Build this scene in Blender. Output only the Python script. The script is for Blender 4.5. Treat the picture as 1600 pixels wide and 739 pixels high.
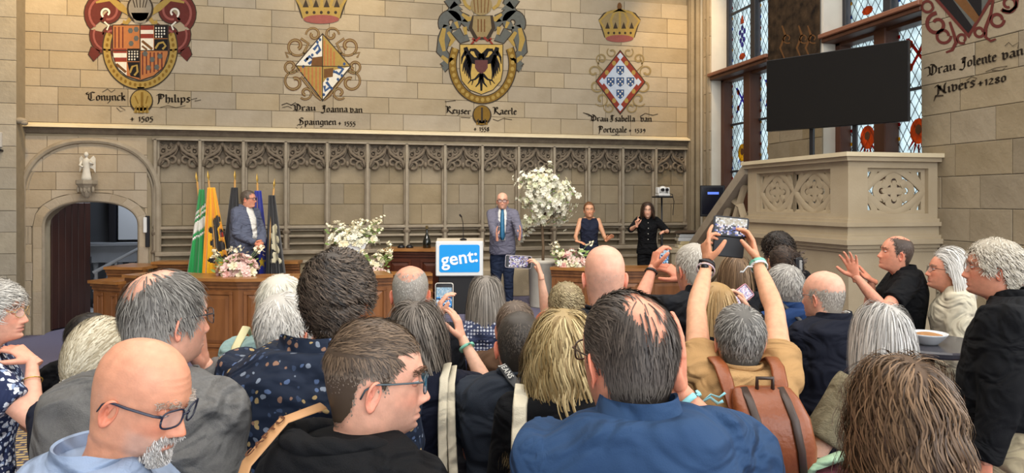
import bpy, bmesh, math, random
import numpy as np
from mathutils import Vector, Matrix, Euler

for _o in list(bpy.data.objects):
    bpy.data.objects.remove(_o)
SC = bpy.context.scene
C = SC.collection
PI = math.pi

# ------------------------------------------------------------------ camera
FPX, HORIZON, CAMH, YAW = 1101.0, 315.0, 2.0, math.radians(13.33)
cam_d = bpy.data.cameras.new('camera')
cam = bpy.data.objects.new('camera', cam_d)
C.objects.link(cam)
cam.location = (0, 0, CAMH)
cam.rotation_euler = (PI / 2, 0, -YAW)
cam_d.sensor_width = 36.0
cam_d.lens = 36.0 * FPX / 1600.0
cam_d.shift_y = -(739 / 2 - HORIZON) / 1600.0
cam_d.clip_start = 0.05
SC.camera = cam

# ------------------------------------------------------------------ daylight, lamps, exposure
world = bpy.data.worlds.new('daylight')
SC.world = world
world.use_nodes = True
_bg = world.node_tree.nodes['Background']
_bg.inputs[0].default_value = (0.93, 0.97, 1.0, 1)
_bg.inputs[1].default_value = 1.9
SC.view_settings.view_transform = 'Standard'
SC.view_settings.look = 'None'
SC.view_settings.gamma = 1.0
SC.view_settings.use_curve_mapping = False
SC.view_settings.exposure = 0.0


def area_light(name, loc, rot, sx, sy, power, col):
    d = bpy.data.lights.new(name, 'AREA')
    d.shape = 'RECTANGLE'
    d.size, d.size_y = sx, sy
    d.energy = power
    d.color = col
    o = bpy.data.objects.new(name, d)
    o.location = loc
    o.rotation_euler = rot
    C.objects.link(o)
    return o


def spot_light(name, loc, target, power, ang, col, blend=1.0, rad=0.15):
    d = bpy.data.lights.new(name, 'SPOT')
    d.energy = power
    d.color = col
    d.spot_size = math.radians(ang)
    d.spot_blend = blend
    d.shadow_soft_size = rad
    o = bpy.data.objects.new(name, d)
    o.location = loc
    o.rotation_euler = (Vector(target) - Vector(loc)).to_track_quat('-Z', 'Y').to_euler()
    C.objects.link(o)
    return o


# big lamp fields under the hall's ceiling, added fill panels for unseen daylight, warm wall spots
area_light('ceiling_lamp', (1.0, 7.2, 8.2), (0, 0, 0), 8, 5, 470, (1.0, 0.93, 0.84))
area_light('ceiling_lamp', (0.8, 1.2, 8.2), (0, 0, 0), 8, 5, 470, (1.0, 0.95, 0.89))
area_light('hall_fill_light', (2.0, -5.5, 5.0), (math.radians(70), 0, 0), 8, 4.5, 420, (0.93, 0.96, 1.0))  # added fill from behind the camera, no window modelled there
area_light('hall_fill_light', (6.2, 0.5, 4.2), (math.radians(90), 0, math.radians(90)), 5, 4.5, 260, (0.93, 0.97, 1.0))  # added fill beside the right wall, no window modelled there
spot_light('wall_spot', (-3.6, 9.4, 7.4), (-4.2, 11.9, 4.6), 1000, 46, (1.0, 0.68, 0.30))
spot_light('wall_spot', (-0.4, 9.6, 7.6), (0.1, 11.9, 5.0), 330, 48, (1.0, 0.76, 0.42))
spot_light('wall_spot', (3.0, 9.6, 7.6), (3.2, 11.9, 5.0), 100, 48, (1.0, 0.78, 0.46))
spot_light('wall_spot', (5.2, 9.6, 7.4), (5.9, 11.9, 4.6), 800, 40, (1.0, 0.66, 0.28))
spot_light('stage_spot', (1.2, 4.2, 6.4), (2.0, 10.4, 1.4), 900, 44, (1.0, 0.93, 0.84))
spot_light('stage_spot', (-2.5, 4.2, 6.4), (-1.8, 9.6, 1.4), 560, 44, (1.0, 0.93, 0.84))

# ------------------------------------------------------------------ helpers
CY, SY = math.cos(YAW), math.sin(YAW)


def cam2w(r, f):
    return CY * r + SY * f, -SY * r + CY * f


def at(px, py, d):
    """world point seen at pixel (px, py) at depth d metres"""
    x, y = cam2w((px - 800) / FPX * d, d)
    return Vector((x, y, CAMH - (py - HORIZON) / FPX * d))


def dirw(r, f, u):
    x, y = cam2w(r, f)
    return Vector((x, y, u)).normalized()


def on_y(px, py, Y):
    r = (px - 800) / FPX
    x, y = cam2w(r, 1.0)
    d = Y / y
    return at(px, py, d)


def on_x(px, py, X):
    r = (px - 800) / FPX
    x, y = cam2w(r, 1.0)
    d = X / x
    return at(px, py, d)


def lin(c):
    """#rrggbb or sRGB 0-255 triple to linear"""
    if isinstance(c, str):
        c = c.lstrip('#')
        c = [int(c[i:i + 2], 16) for i in (0, 2, 4)]
    out = []
    for v in c[:3]:
        v = v / 255.0
        out.append(v / 12.92 if v <= 0.04045 else ((v + 0.055) / 1.055) ** 2.4)
    return tuple(out)


MATS = {}


def mat(name, col, rough=0.7, metal=0.0, noise=0.0, scale=8.0, bump=0.0, bscale=None, col2=None, spec=0.5,
        rnd=0.0, emit=0.0, coat=0.0, sheen=0.0, stretch=None, sss=0.0, alpha=1.0, trans=0.0, detail=4.0):
    """procedural principled material: base colour varied by noise, optional bump, optional per object variation"""
    if name in MATS:
        return MATS[name]
    m = bpy.data.materials.new(name)
    MATS[name] = m
    m.use_nodes = True
    nt = m.node_tree
    b = nt.nodes['Principled BSDF']
    col = lin(col)
    c2 = lin(col2) if col2 is not None else tuple(v * 0.6 for v in col)
    b.inputs['Roughness'].default_value = rough
    b.inputs['Metallic'].default_value = metal
    b.inputs['Specular IOR Level'].default_value = spec
    b.inputs['Base Color'].default_value = (*col, 1)
    if coat:
        b.inputs['Coat Weight'].default_value = coat
    if sheen:
        b.inputs['Sheen Weight'].default_value = sheen
    if sss:
        b.inputs['Subsurface Weight'].default_value = sss
        b.inputs['Subsurface Radius'].default_value = (0.012, 0.005, 0.003)
        b.inputs['Subsurface Scale'].default_value = 1.0
    if alpha < 1:
        b.inputs['Alpha'].default_value = alpha
    if trans:
        b.inputs['Transmission Weight'].default_value = trans
    if emit:
        b.inputs['Emission Color'].default_value = (*col, 1)
        b.inputs['Emission Strength'].default_value = emit
    last = None
    tc = nt.nodes.new('ShaderNodeTexCoord')
    vec = tc.outputs['Object']
    if stretch is not None:
        mp = nt.nodes.new('ShaderNodeMapping')
        mp.inputs['Scale'].default_value = stretch
        nt.links.new(vec, mp.inputs[0])
        vec = mp.outputs[0]
    if noise or col2 is not None:
        n = nt.nodes.new('ShaderNodeTexNoise')
        n.inputs['Scale'].default_value = scale
        n.inputs['Detail'].default_value = detail
        nt.links.new(vec, n.inputs['Vector'])
        mx = nt.nodes.new('ShaderNodeMix')
        mx.data_type = 'RGBA'
        rg = nt.nodes.new('ShaderNodeMapRange')
        rg.inputs[1].default_value = 0.3
        rg.inputs[2].default_value = 0.7
        rg.inputs[4].default_value = noise if noise else 1.0
        nt.links.new(n.outputs[0], rg.inputs[0])
        nt.links.new(rg.outputs[0], mx.inputs[0])
        mx.inputs[6].default_value = (*col, 1)
        mx.inputs[7].default_value = (*c2, 1)
        last = mx.outputs[2]
    if rnd:
        oi = nt.nodes.new('ShaderNodeObjectInfo')
        hs = nt.nodes.new('ShaderNodeHueSaturation')
        mr = nt.nodes.new('ShaderNodeMapRange')
        mr.inputs[3].default_value = 1 - rnd
        mr.inputs[4].default_value = 1 + rnd
        nt.links.new(oi.outputs['Random'], mr.inputs[0])
        nt.links.new(mr.outputs[0], hs.inputs['Value'])
        mr2 = nt.nodes.new('ShaderNodeMapRange')
        wn = nt.nodes.new('ShaderNodeTexWhiteNoise')
        wn.noise_dimensions = '1D'
        nt.links.new(oi.outputs['Random'], wn.inputs['W'])
        mr2.inputs[3].default_value = 1 - rnd * 1.2
        mr2.inputs[4].default_value = 1 + rnd * 0.9
        nt.links.new(wn.outputs[0], mr2.inputs[0])
        nt.links.new(mr2.outputs[0], hs.inputs['Saturation'])
        if last is not None:
            nt.links.new(last, hs.inputs['Color'])
        else:
            hs.inputs['Color'].default_value = (*col, 1)
        last = hs.outputs[0]
    if last is not None:
        nt.links.new(last, b.inputs['Base Color'])
        if emit:
            nt.links.new(last, b.inputs['Emission Color'])
    if bump:
        n2 = nt.nodes.new('ShaderNodeTexNoise')
        n2.inputs['Scale'].default_value = bscale or scale * 3
        n2.inputs['Detail'].default_value = 5
        nt.links.new(vec, n2.inputs['Vector'])
        bp = nt.nodes.new('ShaderNodeBump')
        bp.inputs['Strength'].default_value = bump
        bp.inputs['Distance'].default_value = 0.02
        nt.links.new(n2.outputs[0], bp.inputs['Height'])
        nt.links.new(bp.outputs[0], b.inputs['Normal'])
    return m


class MB:
    """collects polygons; build() links them as one mesh object"""

    def __init__(self):
        self.v, self.f = [], []

    def add(self, vs, fs):
        o = len(self.v)
        self.v += [tuple(p) for p in vs]
        self.f += [tuple(i + o for i in f) for f in fs]
        return self

    def box(self, x0, x1, y0, y1, z0, z1, bev=0.0):
        if bev <= 0:
            vs = [(x, y, z) for z in (z0, z1) for y in (y0, y1) for x in (x0, x1)]
            self.add(vs, [(0, 2, 3, 1), (4, 5, 7, 6), (0, 1, 5, 4), (2, 6, 7, 3), (0, 4, 6, 2), (1, 3, 7, 5)])
        else:
            bm = bmesh.new()
            bmesh.ops.create_cube(bm, size=1)
            for v in bm.verts:
                v.co = (x0 + (v.co.x + .5) * (x1 - x0), y0 + (v.co.y + .5) * (y1 - y0), z0 + (v.co.z + .5) * (z1 - z0))
            bmesh.ops.bevel(bm, geom=list(bm.edges), offset=bev, segments=1, affect='EDGES')
            self.bm(bm)
        return self

    def bm(self, bm, free=True):
        bm.verts.index_update()
        self.add([v.co[:] for v in bm.verts], [[v.index for v in f.verts] for f in bm.faces])
        if free:
            bm.free()
        return self

    def prism(self, pts, axis, a, b):
        """2D polygon extruded along axis from a to b. axis y: pts are (x,z); axis x: (y,z); axis z: (x,y)"""
        n = len(pts)

        def m(p, t):
            return (p[0], t, p[1]) if axis == 'y' else (t, p[0], p[1]) if axis == 'x' else (p[0], p[1], t)
        vs = [m(p, a) for p in pts] + [m(p, b) for p in pts]
        fs = [tuple(range(n)), tuple(range(2 * n - 1, n - 1, -1))]
        fs += [(i, (i + 1) % n, n + (i + 1) % n, n + i)[::-1] for i in range(n)]
        return self.add(vs, fs)

    def tube(self, path, rad, sides=8, caps=True, flat=None, up=None):
        """tube through path; rad a number or list; flat squashes the second axis"""
        P = [Vector(p) for p in path]
        n = len(P)
        R = [rad] * n if not hasattr(rad, '__len__') else list(rad)
        ref = Vector(up) if up is not None else None
        o = len(self.v)
        prev = None
        for i in range(n):
            t = (P[min(i + 1, n - 1)] - P[max(i - 1, 0)])
            if t.length < 1e-9:
                t = Vector((0, 0, 1))
            t.normalize()
            if ref is not None:
                a = ref - t * ref.dot(t)
                if a.length < 1e-4:
                    a = t.orthogonal()
            elif prev is None:
                a = t.orthogonal()
            else:
                a = prev - t * prev.dot(t)
                if a.length < 1e-5:
                    a = t.orthogonal()
            a.normalize()
            prev = a
            b = t.cross(a)
            r = R[i]
            ra, rb = (r, r) if not hasattr(r, '__len__') else r
            if flat:
                rb = ra * flat
            for k in range(sides):
                an = 2 * PI * k / sides
                self.v.append(tuple(P[i] + a * (ra * math.cos(an)) + b * (rb * math.sin(an))))
        for i in range(n - 1):
            for k in range(sides):
                k2 = (k + 1) % sides
                self.f.append((o + i * sides + k, o + i * sides + k2, o + (i + 1) * sides + k2, o + (i + 1) * sides + k))
        if caps:
            self.f.append(tuple(o + k for k in range(sides))[::-1])
            self.f.append(tuple(o + (n - 1) * sides + k for k in range(sides)))
        return self

    def lathe(self, prof, c=(0, 0, 0), sides=20, sx=1.0, sy=1.0):
        """profile of (radius, z) revolved about z through c"""
        o = len(self.v)
        n = len(prof)
        for r, z in prof:
            for k in range(sides):
                a = 2 * PI * k / sides
                self.v.append((c[0] + r * math.cos(a) * sx, c[1] + r * math.sin(a) * sy, c[2] + z))
        for i in range(n - 1):
            for k in range(sides):
                k2 = (k + 1) % sides
                self.f.append((o + i * sides + k, o + i * sides + k2, o + (i + 1) * sides + k2, o + (i + 1) * sides + k))
        self.f.append(tuple(o + k for k in range(sides))[::-1])
        self.f.append(tuple(o + (n - 1) * sides + k for k in range(sides)))
        return self

    def loft(self, rings, caps=True):
        """rings: list of equal-length closed point loops"""
        o = len(self.v)
        m = len(rings[0])
        for r in rings:
            self.v += [tuple(p) for p in r]
        for i in range(len(rings) - 1):
            for k in range(m):
                k2 = (k + 1) % m
                self.f.append((o + i * m + k, o + i * m + k2, o + (i + 1) * m + k2, o + (i + 1) * m + k))
        if caps:
            self.f.append(tuple(o + k for k in range(m))[::-1])
            self.f.append(tuple(o + (len(rings) - 1) * m + k for k in range(m)))
        return self

    def ball(self, c, r, seg=10, rings=7, M=None):
        rx, ry, rz = (r, r, r) if not hasattr(r, '__len__') else r
        o = len(self.v)
        vs = [(0, 0, -rz)]
        for i in range(1, rings):
            t = -PI / 2 + PI * i / rings
            for k in range(seg):
                a = 2 * PI * k / seg
                vs.append((rx * math.cos(t) * math.cos(a), ry * math.cos(t) * math.sin(a), rz * math.sin(t)))
        vs.append((0, 0, rz))
        if M is not None:
            vs = [M @ Vector(p) for p in vs]
        self.v += [(p[0] + c[0], p[1] + c[1], p[2] + c[2]) for p in vs]
        for k in range(seg):
            k2 = (k + 1) % seg
            self.f.append((o, o + 1 + k2, o + 1 + k))
            for i in range(rings - 2):
                a = o + 1 + i * seg
                self.f.append((a + k, a + k2, a + seg + k2, a + seg + k))
            a = o + 1 + (rings - 2) * seg
            self.f.append((a + k, a + k2, o + 1 + (rings - 1) * seg))
        return self

    def mesh(self, name, smooth=False):
        me = bpy.data.meshes.new(name)
        me.from_pydata(self.v, [], self.f)
        me.update()
        if smooth:
            me.polygons.foreach_set('use_smooth', [True] * len(me.polygons))
        return me

    def build(self, name, m, parent=None, smooth=False, fix=True):
        me = self.mesh(name, smooth)
        if fix:
            bm = bmesh.new()
            bm.from_mesh(me)
            bmesh.ops.recalc_face_normals(bm, faces=list(bm.faces))
            bm.to_mesh(me)
            bm.free()
        return link(name, me, m, parent)


def link(name, me, m=None, parent=None):
    o = bpy.data.objects.new(name, me)
    if m is not None and not me.materials:
        me.materials.append(m)
    C.objects.link(o)
    if parent is not None:
        o.parent = parent
    return o


def tag(o, label=None, cat=None, group=None, kind=None):
    if label:
        o['label'] = label
    if cat:
        o['category'] = cat
    if group:
        o['group'] = group
    if kind:
        o['kind'] = kind
    return o


def thing(name, label, cat, loc=(0, 0, 0), rz=0.0, group=None):
    o = bpy.data.objects.new(name, None)
    o.empty_display_size = 0.1
    C.objects.link(o)
    o.location = loc
    o.rotation_euler = (0, 0, rz)
    return tag(o, label, cat, group)


def auto_smooth(o, ang=35):
    me = o.data
    me.polygons.foreach_set('use_smooth', [True] * len(me.polygons))
    try:
        me.set_sharp_from_angle(angle=math.radians(ang))
    except Exception:
        pass
    return o


RS = random.Random(7)

# ------------------------------------------------------------------ materials of the building
M_STONE = mat('ashlar_stone', '#b0a28c', 0.9, noise=0.55, scale=2.2, col2='#94836b', bump=0.35, bscale=22, rnd=0.11, spec=0.2)
M_STONE_W = mat('warm_ashlar_stone', '#aa9c85', 0.9, noise=0.8, scale=1.3, col2='#8f8066', bump=0.3, bscale=20, rnd=0.12, spec=0.2)
M_STONE_G = mat('grey_ashlar_stone', '#aea594', 0.9, noise=0.6, scale=2.5, col2='#8d8473', bump=0.4, bscale=20, rnd=0.12, spec=0.2)
M_STONE_P = mat('brown_ashlar_stone', '#968972', 0.9, noise=0.7, scale=2.5, col2='#7a6d57', bump=0.35, bscale=20, rnd=0.11, spec=0.2)  # darkened: shade under the string course put into the arcade stone
M_MORTAR = mat('lime_mortar', '#988b74', 0.95, noise=0.4, scale=9, spec=0.1)
M_CARVED = mat('carved_stone', '#9f9482', 0.85, noise=0.6, scale=5, col2='#807462', bump=0.25, bscale=40, spec=0.25)  # tone lowered to carry the arcade's shade below the string course
M_CARVED_D = mat('dark_carved_stone', '#7d7161', 0.9, noise=0.6, scale=9, col2='#574c41', bump=0.3, bscale=40, spec=0.2)  # darker carved stone; paints shade into the string hollow and head recesses
M_LEDGE = mat('ledge_stone', '#d3c5a6', 0.8, noise=0.4, scale=3, col2='#bbab88', spec=0.25)  # pale tone puts light from above into the string course ledge
M_PLAT = mat('balustrade_stone', '#b3a48a', 0.8, noise=0.5, scale=3, col2='#9d8c70', bump=0.12, bscale=50, spec=0.3)
M_WHITE = mat('off_white', '#d9d3c6', 0.9, noise=0.3, scale=3, spec=0.2)  # on the window reveals this pale colour carries the daylight falling there
M_CARPET = mat('mauve_carpet', '#6f6c80', 0.98, noise=0.5, scale=60, col2='#615d73', bump=0.3, bscale=400, spec=0.05)
M_OAK = mat('oak', '#8e5c34', 0.42, noise=0.8, scale=3.0, col2='#663c1d', stretch=(3, 3, 0.5), bump=0.08, bscale=30, spec=0.45)
M_OAKTOP = mat('polished_oak_top', '#a97642', 0.3, noise=0.8, scale=3.0, col2='#875527', stretch=(0.6, 4, 4), spec=0.5)
M_MAHOG = mat('red_brown_wood', '#5d2f1d', 0.4, noise=0.7, scale=3, col2='#3b1b10', stretch=(0.6, 3, 3), spec=0.4)
M_DOOR = mat('dark_door_wood', '#3d2119', 0.5, noise=0.7, scale=3, col2='#24120d', stretch=(3, 3, 0.4), spec=0.4)
M_WINWOOD = mat('brown_window_wood', '#553222', 0.5, noise=0.5, scale=4, col2='#3a2117', stretch=(3, 3, 0.5), spec=0.4)
M_WINSHELF = mat('red_brown_window_shelf', '#8a5c47', 0.5, noise=0.4, scale=4, spec=0.4)
M_IRON = mat('dark_window_iron', '#2b2b30', 0.5, spec=0.4)
M_BLACK = mat('satin_black', '#15151a', 0.35, spec=0.4)
M_GREYWOOD = mat('grey_painted_wood', '#74777c', 0.45, noise=0.4, scale=4, spec=0.4)
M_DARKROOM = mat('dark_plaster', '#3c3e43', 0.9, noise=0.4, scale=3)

BY = 11.91      # face of the back wall
RX = 6.29       # face of the right wall
STR_Z = 3.13    # string course


def stone_mesh(pts, mp, depth=0.025, cham=0.006, name='stone'):
    """ashlar with chamfered arrises; pts 2D counter-clockwise; mp maps (u, v, t) with t = distance out of the wall"""
    n = len(pts)
    c = Vector((sum(p[0] for p in pts) / n, sum(p[1] for p in pts) / n))
    inner = []
    for p in pts:
        d = Vector(p) - c
        k = max(0.0, 1 - cham * 1.4 / max(d.length, 1e-3))
        sx = max(0.3, 1 - cham / max(abs(d.x), 1e-3)) if abs(d.x) > cham else 1
        sz = max(0.3, 1 - cham / max(abs(d.y), 1e-3)) if abs(d.y) > cham else 1
        inner.append((c.x + d.x * sx, c.y + d.y * sz))
    mb = MB()
    mb.add([mp(p[0], p[1], 0) for p in pts] + [mp(p[0], p[1], depth - cham * .6) for p in pts] + [mp(p[0], p[1], depth) for p in inner],
           [tuple(range(2 * n, 3 * n))] + [(i, (i + 1) % n, n + (i + 1) % n, n + i) for i in range(n)] +
           [(n + i, n + (i + 1) % n, 2 * n + (i + 1) % n, 2 * n + i) for i in range(n)])
    me = mb.mesh(name)
    bm = bmesh.new()
    bm.from_mesh(me)
    bmesh.ops.recalc_face_normals(bm, faces=list(bm.faces))
    bm.to_mesh(me)
    bm.free()
    return me


STONE_CACHE = {}


def ashlar(parent, u0, u1, v0, v1, course, wmin, wmax, mp, m, boundary=None, gap=0.006, rs=None, seedkey='', jit=0.004):
    """courses of single stones, each an object of its own. boundary(u) = height below which the wall is open"""
    rs = rs or random.Random(hash(seedkey) % 1000 if isinstance(seedkey, int) else 3)
    nrow = max(1, round((v1 - v0) / course))
    ch = (v1 - v0) / nrow
    cnt = 0
    for r in range(nrow):
        a, b = v0 + r * ch, v0 + (r + 1) * ch
        u = u0
        first = True
        while u < u1 - 1e-4:
            w = round(rs.uniform(wmin, wmax) / 0.06) * 0.06
            if first:
                w = max(0.12, round(w * rs.uniform(.4, 1.0) / 0.06) * 0.06)
                first = False
            if u + w > u1 - wmin * 0.4:
                w = u1 - u
            ua, ub = u + gap / 2, u + w - gap / 2
            va, vb = a + gap / 2, b - gap / 2
            t = rs.uniform(-jit, jit)
            u += w
            if boundary is not None:
                xs = [ua + (ub - ua) * i / 10 for i in range(11)]
                keep = [x for x in xs if boundary(x) < vb - 0.02]
                if not keep:
                    continue
                low = [(x, max(va, boundary(x))) for x in keep]
                if max(p[1] for p in low) > va + 1e-3 or len(keep) < 11:
                    # split where the open part interrupts the stone
                    runs, cur = [], []
                    for x in xs:
                        if boundary(x) < vb - 0.02:
                            cur.append(x)
                        elif cur:
                            runs.append(cur)
                            cur = []
                    if cur:
                        runs.append(cur)
                    for run in runs:
                        if len(run) < 2:
                            continue
                        pts = [(x, max(va, boundary(x))) for x in run] + [(run[-1], vb), (run[0], vb)]
                        o = link('stone', stone_mesh(pts, lambda p, q, s, t=t: mp(p, q, s + t)), m, parent)
                        cnt += 1
                    continue
            cw, chh = ub - ua, vb - va
            key = (seedkey, round(cw, 3), round(chh, 3), m.name)
            if key not in STONE_CACHE:
                O = mp(0, 0, 0)
                STONE_CACHE[key] = stone_mesh([(0, 0), (cw, 0), (cw, chh), (0, chh)],
                                              lambda p, q, s: tuple(np.array(mp(p, q, s)) - np.array(O)))
                STONE_CACHE[key].materials.append(m)
            o = link('stone', STONE_CACHE[key], None, parent)
            o.location = mp(ua, va, t)
            cnt += 1
    return cnt


# ------------------------------------------------------------------ floors, ceiling, far walls
mb = MB().box(-7.5, 8, -7, 13.5, -0.12, 0.0)
tag(mb.build('floor', M_CARPET), kind='structure')
mb = MB().box(-7.5, 8, -7, 12.5, 8.6, 8.8)
tag(mb.build('ceiling', M_WHITE), kind='structure')
mb = MB().box(-6.4, -6.1, -7, 12.3, 0, 8.6)
tag(mb.build('wall_left', M_STONE_G), kind='structure')

# patterned border of the carpet, beside the bald man at the photo's left edge
M_RUG = bpy.data.materials.new('ochre_patterned_carpet')
M_RUG.use_nodes = True
nt = M_RUG.node_tree
tcn = nt.nodes.new('ShaderNodeTexCoord')
chk = nt.nodes.new('ShaderNodeTexBrick')
chk.inputs['Color1'].default_value = (*lin('#b99a63'), 1)
chk.inputs['Color2'].default_value = (*lin('#c9b078'), 1)
chk.inputs['Mortar'].default_value = (*lin('#4d4a58'), 1)
chk.inputs['Scale'].default_value = 4
chk.inputs['Mortar Size'].default_value = 0.06
nt.links.new(tcn.outputs['Object'], chk.inputs[0])
nt.links.new(chk.outputs[0], nt.nodes['Principled BSDF'].inputs[0])
nt.nodes['Principled BSDF'].inputs['Roughness'].default_value = 0.95
mb = MB().box(-6.1, -1.0, 2.0, 7.1, 0.0, 0.012)
tag(mb.build('floor_runner', M_RUG), kind='structure')

# ------------------------------------------------------------------ back wall
AX = -3.755                      # axis of the doorway
DO_HW, DO_SPR, DO_TOP = 0.665, 1.62, 2.02
OU_HW, OU_SPR, OU_TOP = 0.93, 2.1, 2.93


def arch_z(x, hw, spr, top, p=2.3):
    t = abs(x - AX) / hw
    if t >= 1:
        return -1
    return spr + (top - spr) * (1 - t ** p) ** (1 / p)


def arch_pts(hw, spr, top, n=16, p=2.3, z0=0.0):
    pts = [(AX - hw, z0)]
    for i in range(n + 1):
        a = PI * (1 - i / n)
        c, s = math.cos(a), math.sin(a)
        pts.append((AX + hw * math.copysign(abs(c) ** (2 / p), c), spr + (top - spr) * abs(s) ** (2 / p)))
    pts.append((AX + hw, z0))
    return pts


mb = MB()
mb.box(-7, 6.9, BY + 0.025, BY + 0.35, STR_Z - 0.05, 8.6)                     # upper wall
mb.box(-2.86, 6.9, BY + 0.13, BY + 0.35, 0, STR_Z - 0.05)                     # arcade back
mb.box(-2.9, 6.9, BY + 0.02, BY + 0.2, 0, 1.2)                                # dado below the arcade
mb.box(-2.9, 6.9, BY + 0.02, BY + 0.2, 2.96, STR_Z - 0.05)
out = [(-7, 0)] + arch_pts(DO_HW, DO_SPR, DO_TOP) + [(-2.86, 0), (-2.86, STR_Z - 0.05), (-7, STR_Z - 0.05)]
mb.prism(out, 'y', BY + 0.025, BY + 0.40)
wall_back = tag(mb.build('wall_back', M_MORTAR), kind='structure')
mpY = lambda u, v, t: (u, BY + 0.025 - t, v)
rs = random.Random(11)
ashlar(wall_back, -4.75, 6.25, STR_Z + 0.06, 5.62, 0.272, 0.5, 0.96, mpY, M_STONE_W, rs=rs, seedkey=1, jit=0.003)
# portal side: stones cut to the doorway's arch
ashlar(wall_back, -4.66, -2.98, 0.0, 2.99, 0.272, 0.34, 0.6, mpY, M_STONE, boundary=lambda x: arch_z(x, DO_HW + 0.13, DO_SPR, DO_TOP + 0.12), rs=rs, seedkey=2)
# jamb and arch stones round the opening
inner = arch_pts(DO_HW, DO_SPR, DO_TOP, 10)
outer = arch_pts(DO_HW + 0.125, DO_SPR, DO_TOP + 0.115, 10)


def densify(pts):
    o = [pts[0]]
    a, b = pts[0], pts[1]
    for i in range(1, 6):
        o.append((a[0] + (b[0] - a[0]) * i / 5, a[1] + (b[1] - a[1]) * i / 5))
    o += pts[2:-2]
    a, b = pts[-2], pts[-1]
    o.append(a)
    for i in range(1, 6):
        o.append((a[0] + (b[0] - a[0]) * i / 5, a[1] + (b[1] - a[1]) * i / 5))
    return o


ip, op = densify(inner), densify(outer)
for i in range(len(ip) - 1):
    q = [ip[i], ip[i + 1], op[i + 1], op[i]]
    link('arch_stone', stone_mesh(q[::-1], mpY, 0.03, 0.006), M_STONE, wall_back)
# chamfered roll mouldings along the two arches
mb = MB()
mb.tube([(p[0], BY + 0.0, p[1]) for p in arch_pts(OU_HW, OU_SPR, OU_TOP, 28, 2.2)], [(0.045, 0.05)] * 31, 8)
mb.tube([(p[0], BY + 0.02, p[1]) for p in arch_pts(OU_HW - 0.075, OU_SPR, OU_TOP - 0.07, 28, 2.2)], 0.022, 6)
auto_smooth(mb.build('arch_moulding', M_CARVED, wall_back))
mb = MB()
mb.tube([(p[0], BY + 0.02, p[1]) for p in arch_pts(DO_HW + 0.0, DO_SPR, DO_TOP, 28)], 0.03, 6)
auto_smooth(mb.build('arch_moulding', M_CARVED, wall_back))

# string course: pale sloped ledge and dark hollow, their light and shade put into the colours
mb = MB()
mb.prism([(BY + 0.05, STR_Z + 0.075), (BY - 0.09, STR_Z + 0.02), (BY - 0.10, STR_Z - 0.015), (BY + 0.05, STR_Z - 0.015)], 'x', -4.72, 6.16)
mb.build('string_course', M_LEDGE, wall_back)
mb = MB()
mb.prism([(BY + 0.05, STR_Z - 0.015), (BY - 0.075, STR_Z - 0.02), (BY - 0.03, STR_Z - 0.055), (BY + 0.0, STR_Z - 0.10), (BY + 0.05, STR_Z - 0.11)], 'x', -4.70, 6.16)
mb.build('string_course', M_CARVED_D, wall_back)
mb = MB().box(-2.9, 6.2, BY - 0.03, BY + 0.1, 2.955, 2.985)
mb.build('frieze_moulding', M_CARVED, wall_back)

# arcade: fourteen bays with traceried heads between shafts on pedestals
BX0, BW, NB = -2.86, 0.6445, 14
LEDGE_Z = 1.56
rs = random.Random(5)
mpB = lambda u, v, t: (u, BY + 0.13 - t, v)
for b in range(NB):
    x0 = BX0 + b * BW
    for r in range(3):
        v0 = LEDGE_Z + 0.06 + r * 0.34
        cut = rs.choice([0.0, 0.26, 0.36, 0.6])
        spans = [(x0, x0 + BW)] if cut in (0.0, 0.6) else [(x0, x0 + cut), (x0 + cut, x0 + BW)]
        for a, c in spans:
            key = ('bay', round(c - a, 3), r == 0)
            if key not in STONE_CACHE:
                STONE_CACHE[key] = stone_mesh([(0, 0), (c - a - .008, 0), (c - a - .008, 0.332), (0, 0.332)], lambda p, q, s: (p, -s, q), 0.02)
                STONE_CACHE[key].materials.append(M_STONE_P)
            o = link('stone', STONE_CACHE[key], None, wall_back)
            o.location = (a + .004, BY + 0.13, v0)
# one traceried head, shared by the bays
mb = MB()
W2 = BW / 2 - 0.035


def arc(cx, cz, r, a0, a1, n=12):
    return [(cx + r * math.cos(a0 + (a1 - a0) * i / n), cz + r * math.sin(a0 + (a1 - a0) * i / n)) for i in range(n + 1)]


def sweep2(mb, pts, y, w, d=None, sides=6):
    mb.tube([(p[0], y, p[1]) for p in pts], [(w, d or w)] * len(pts), sides, up=(0, 1, 0))


for s in (-1, 1):
    # ogee: rises from the shaft, swells outward, then sweeps up to the finial
    og = [(s * W2, -0.36), (s * W2 * .97, -0.30), (s * W2 * .86, -0.235), (s * W2 * .66, -0.195), (s * W2 * .42, -0.165), (s * W2 * .2, -0.11), (s * 0.012, -0.0)]
    sweep2(mb, og, -0.03, 0.024, 0.028)
    og2 = [(p[0] * .93, p[1] - 0.055) for p in og[1:]]
    sweep2(mb, og2, -0.01, 0.014, 0.018)
    # cusps curling in below the ogee and leaf scrolls above it
    sweep2(mb, arc(s * W2 * .72, -0.315, 0.062, PI / 2 - s * 1.2, PI / 2 - s * 1.2 + s * 5.0, 14), -0.02, 0.017, 0.024)
    sweep2(mb, arc(s * W2 * .34, -0.262, 0.052, PI / 2 - s * .6, PI / 2 - s * .6 + s * 4.0, 12), -0.02, 0.014, 0.022)
    for (cx, cz, r) in ((.80, -0.13, .052), (.5, -0.075, .046), (.84, -0.04, .036), (.3, -0.03, .034)):
        sweep2(mb, arc(s * W2 * cx, cz, r, -s * .5 + PI / 2, -s * .5 + PI / 2 - s * 4.6, 12), -0.012, 0.015, 0.026)
        mb.ball((s * W2 * cx, -0.014, cz), (r * .42, .022, r * .42), 7, 5)
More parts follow.
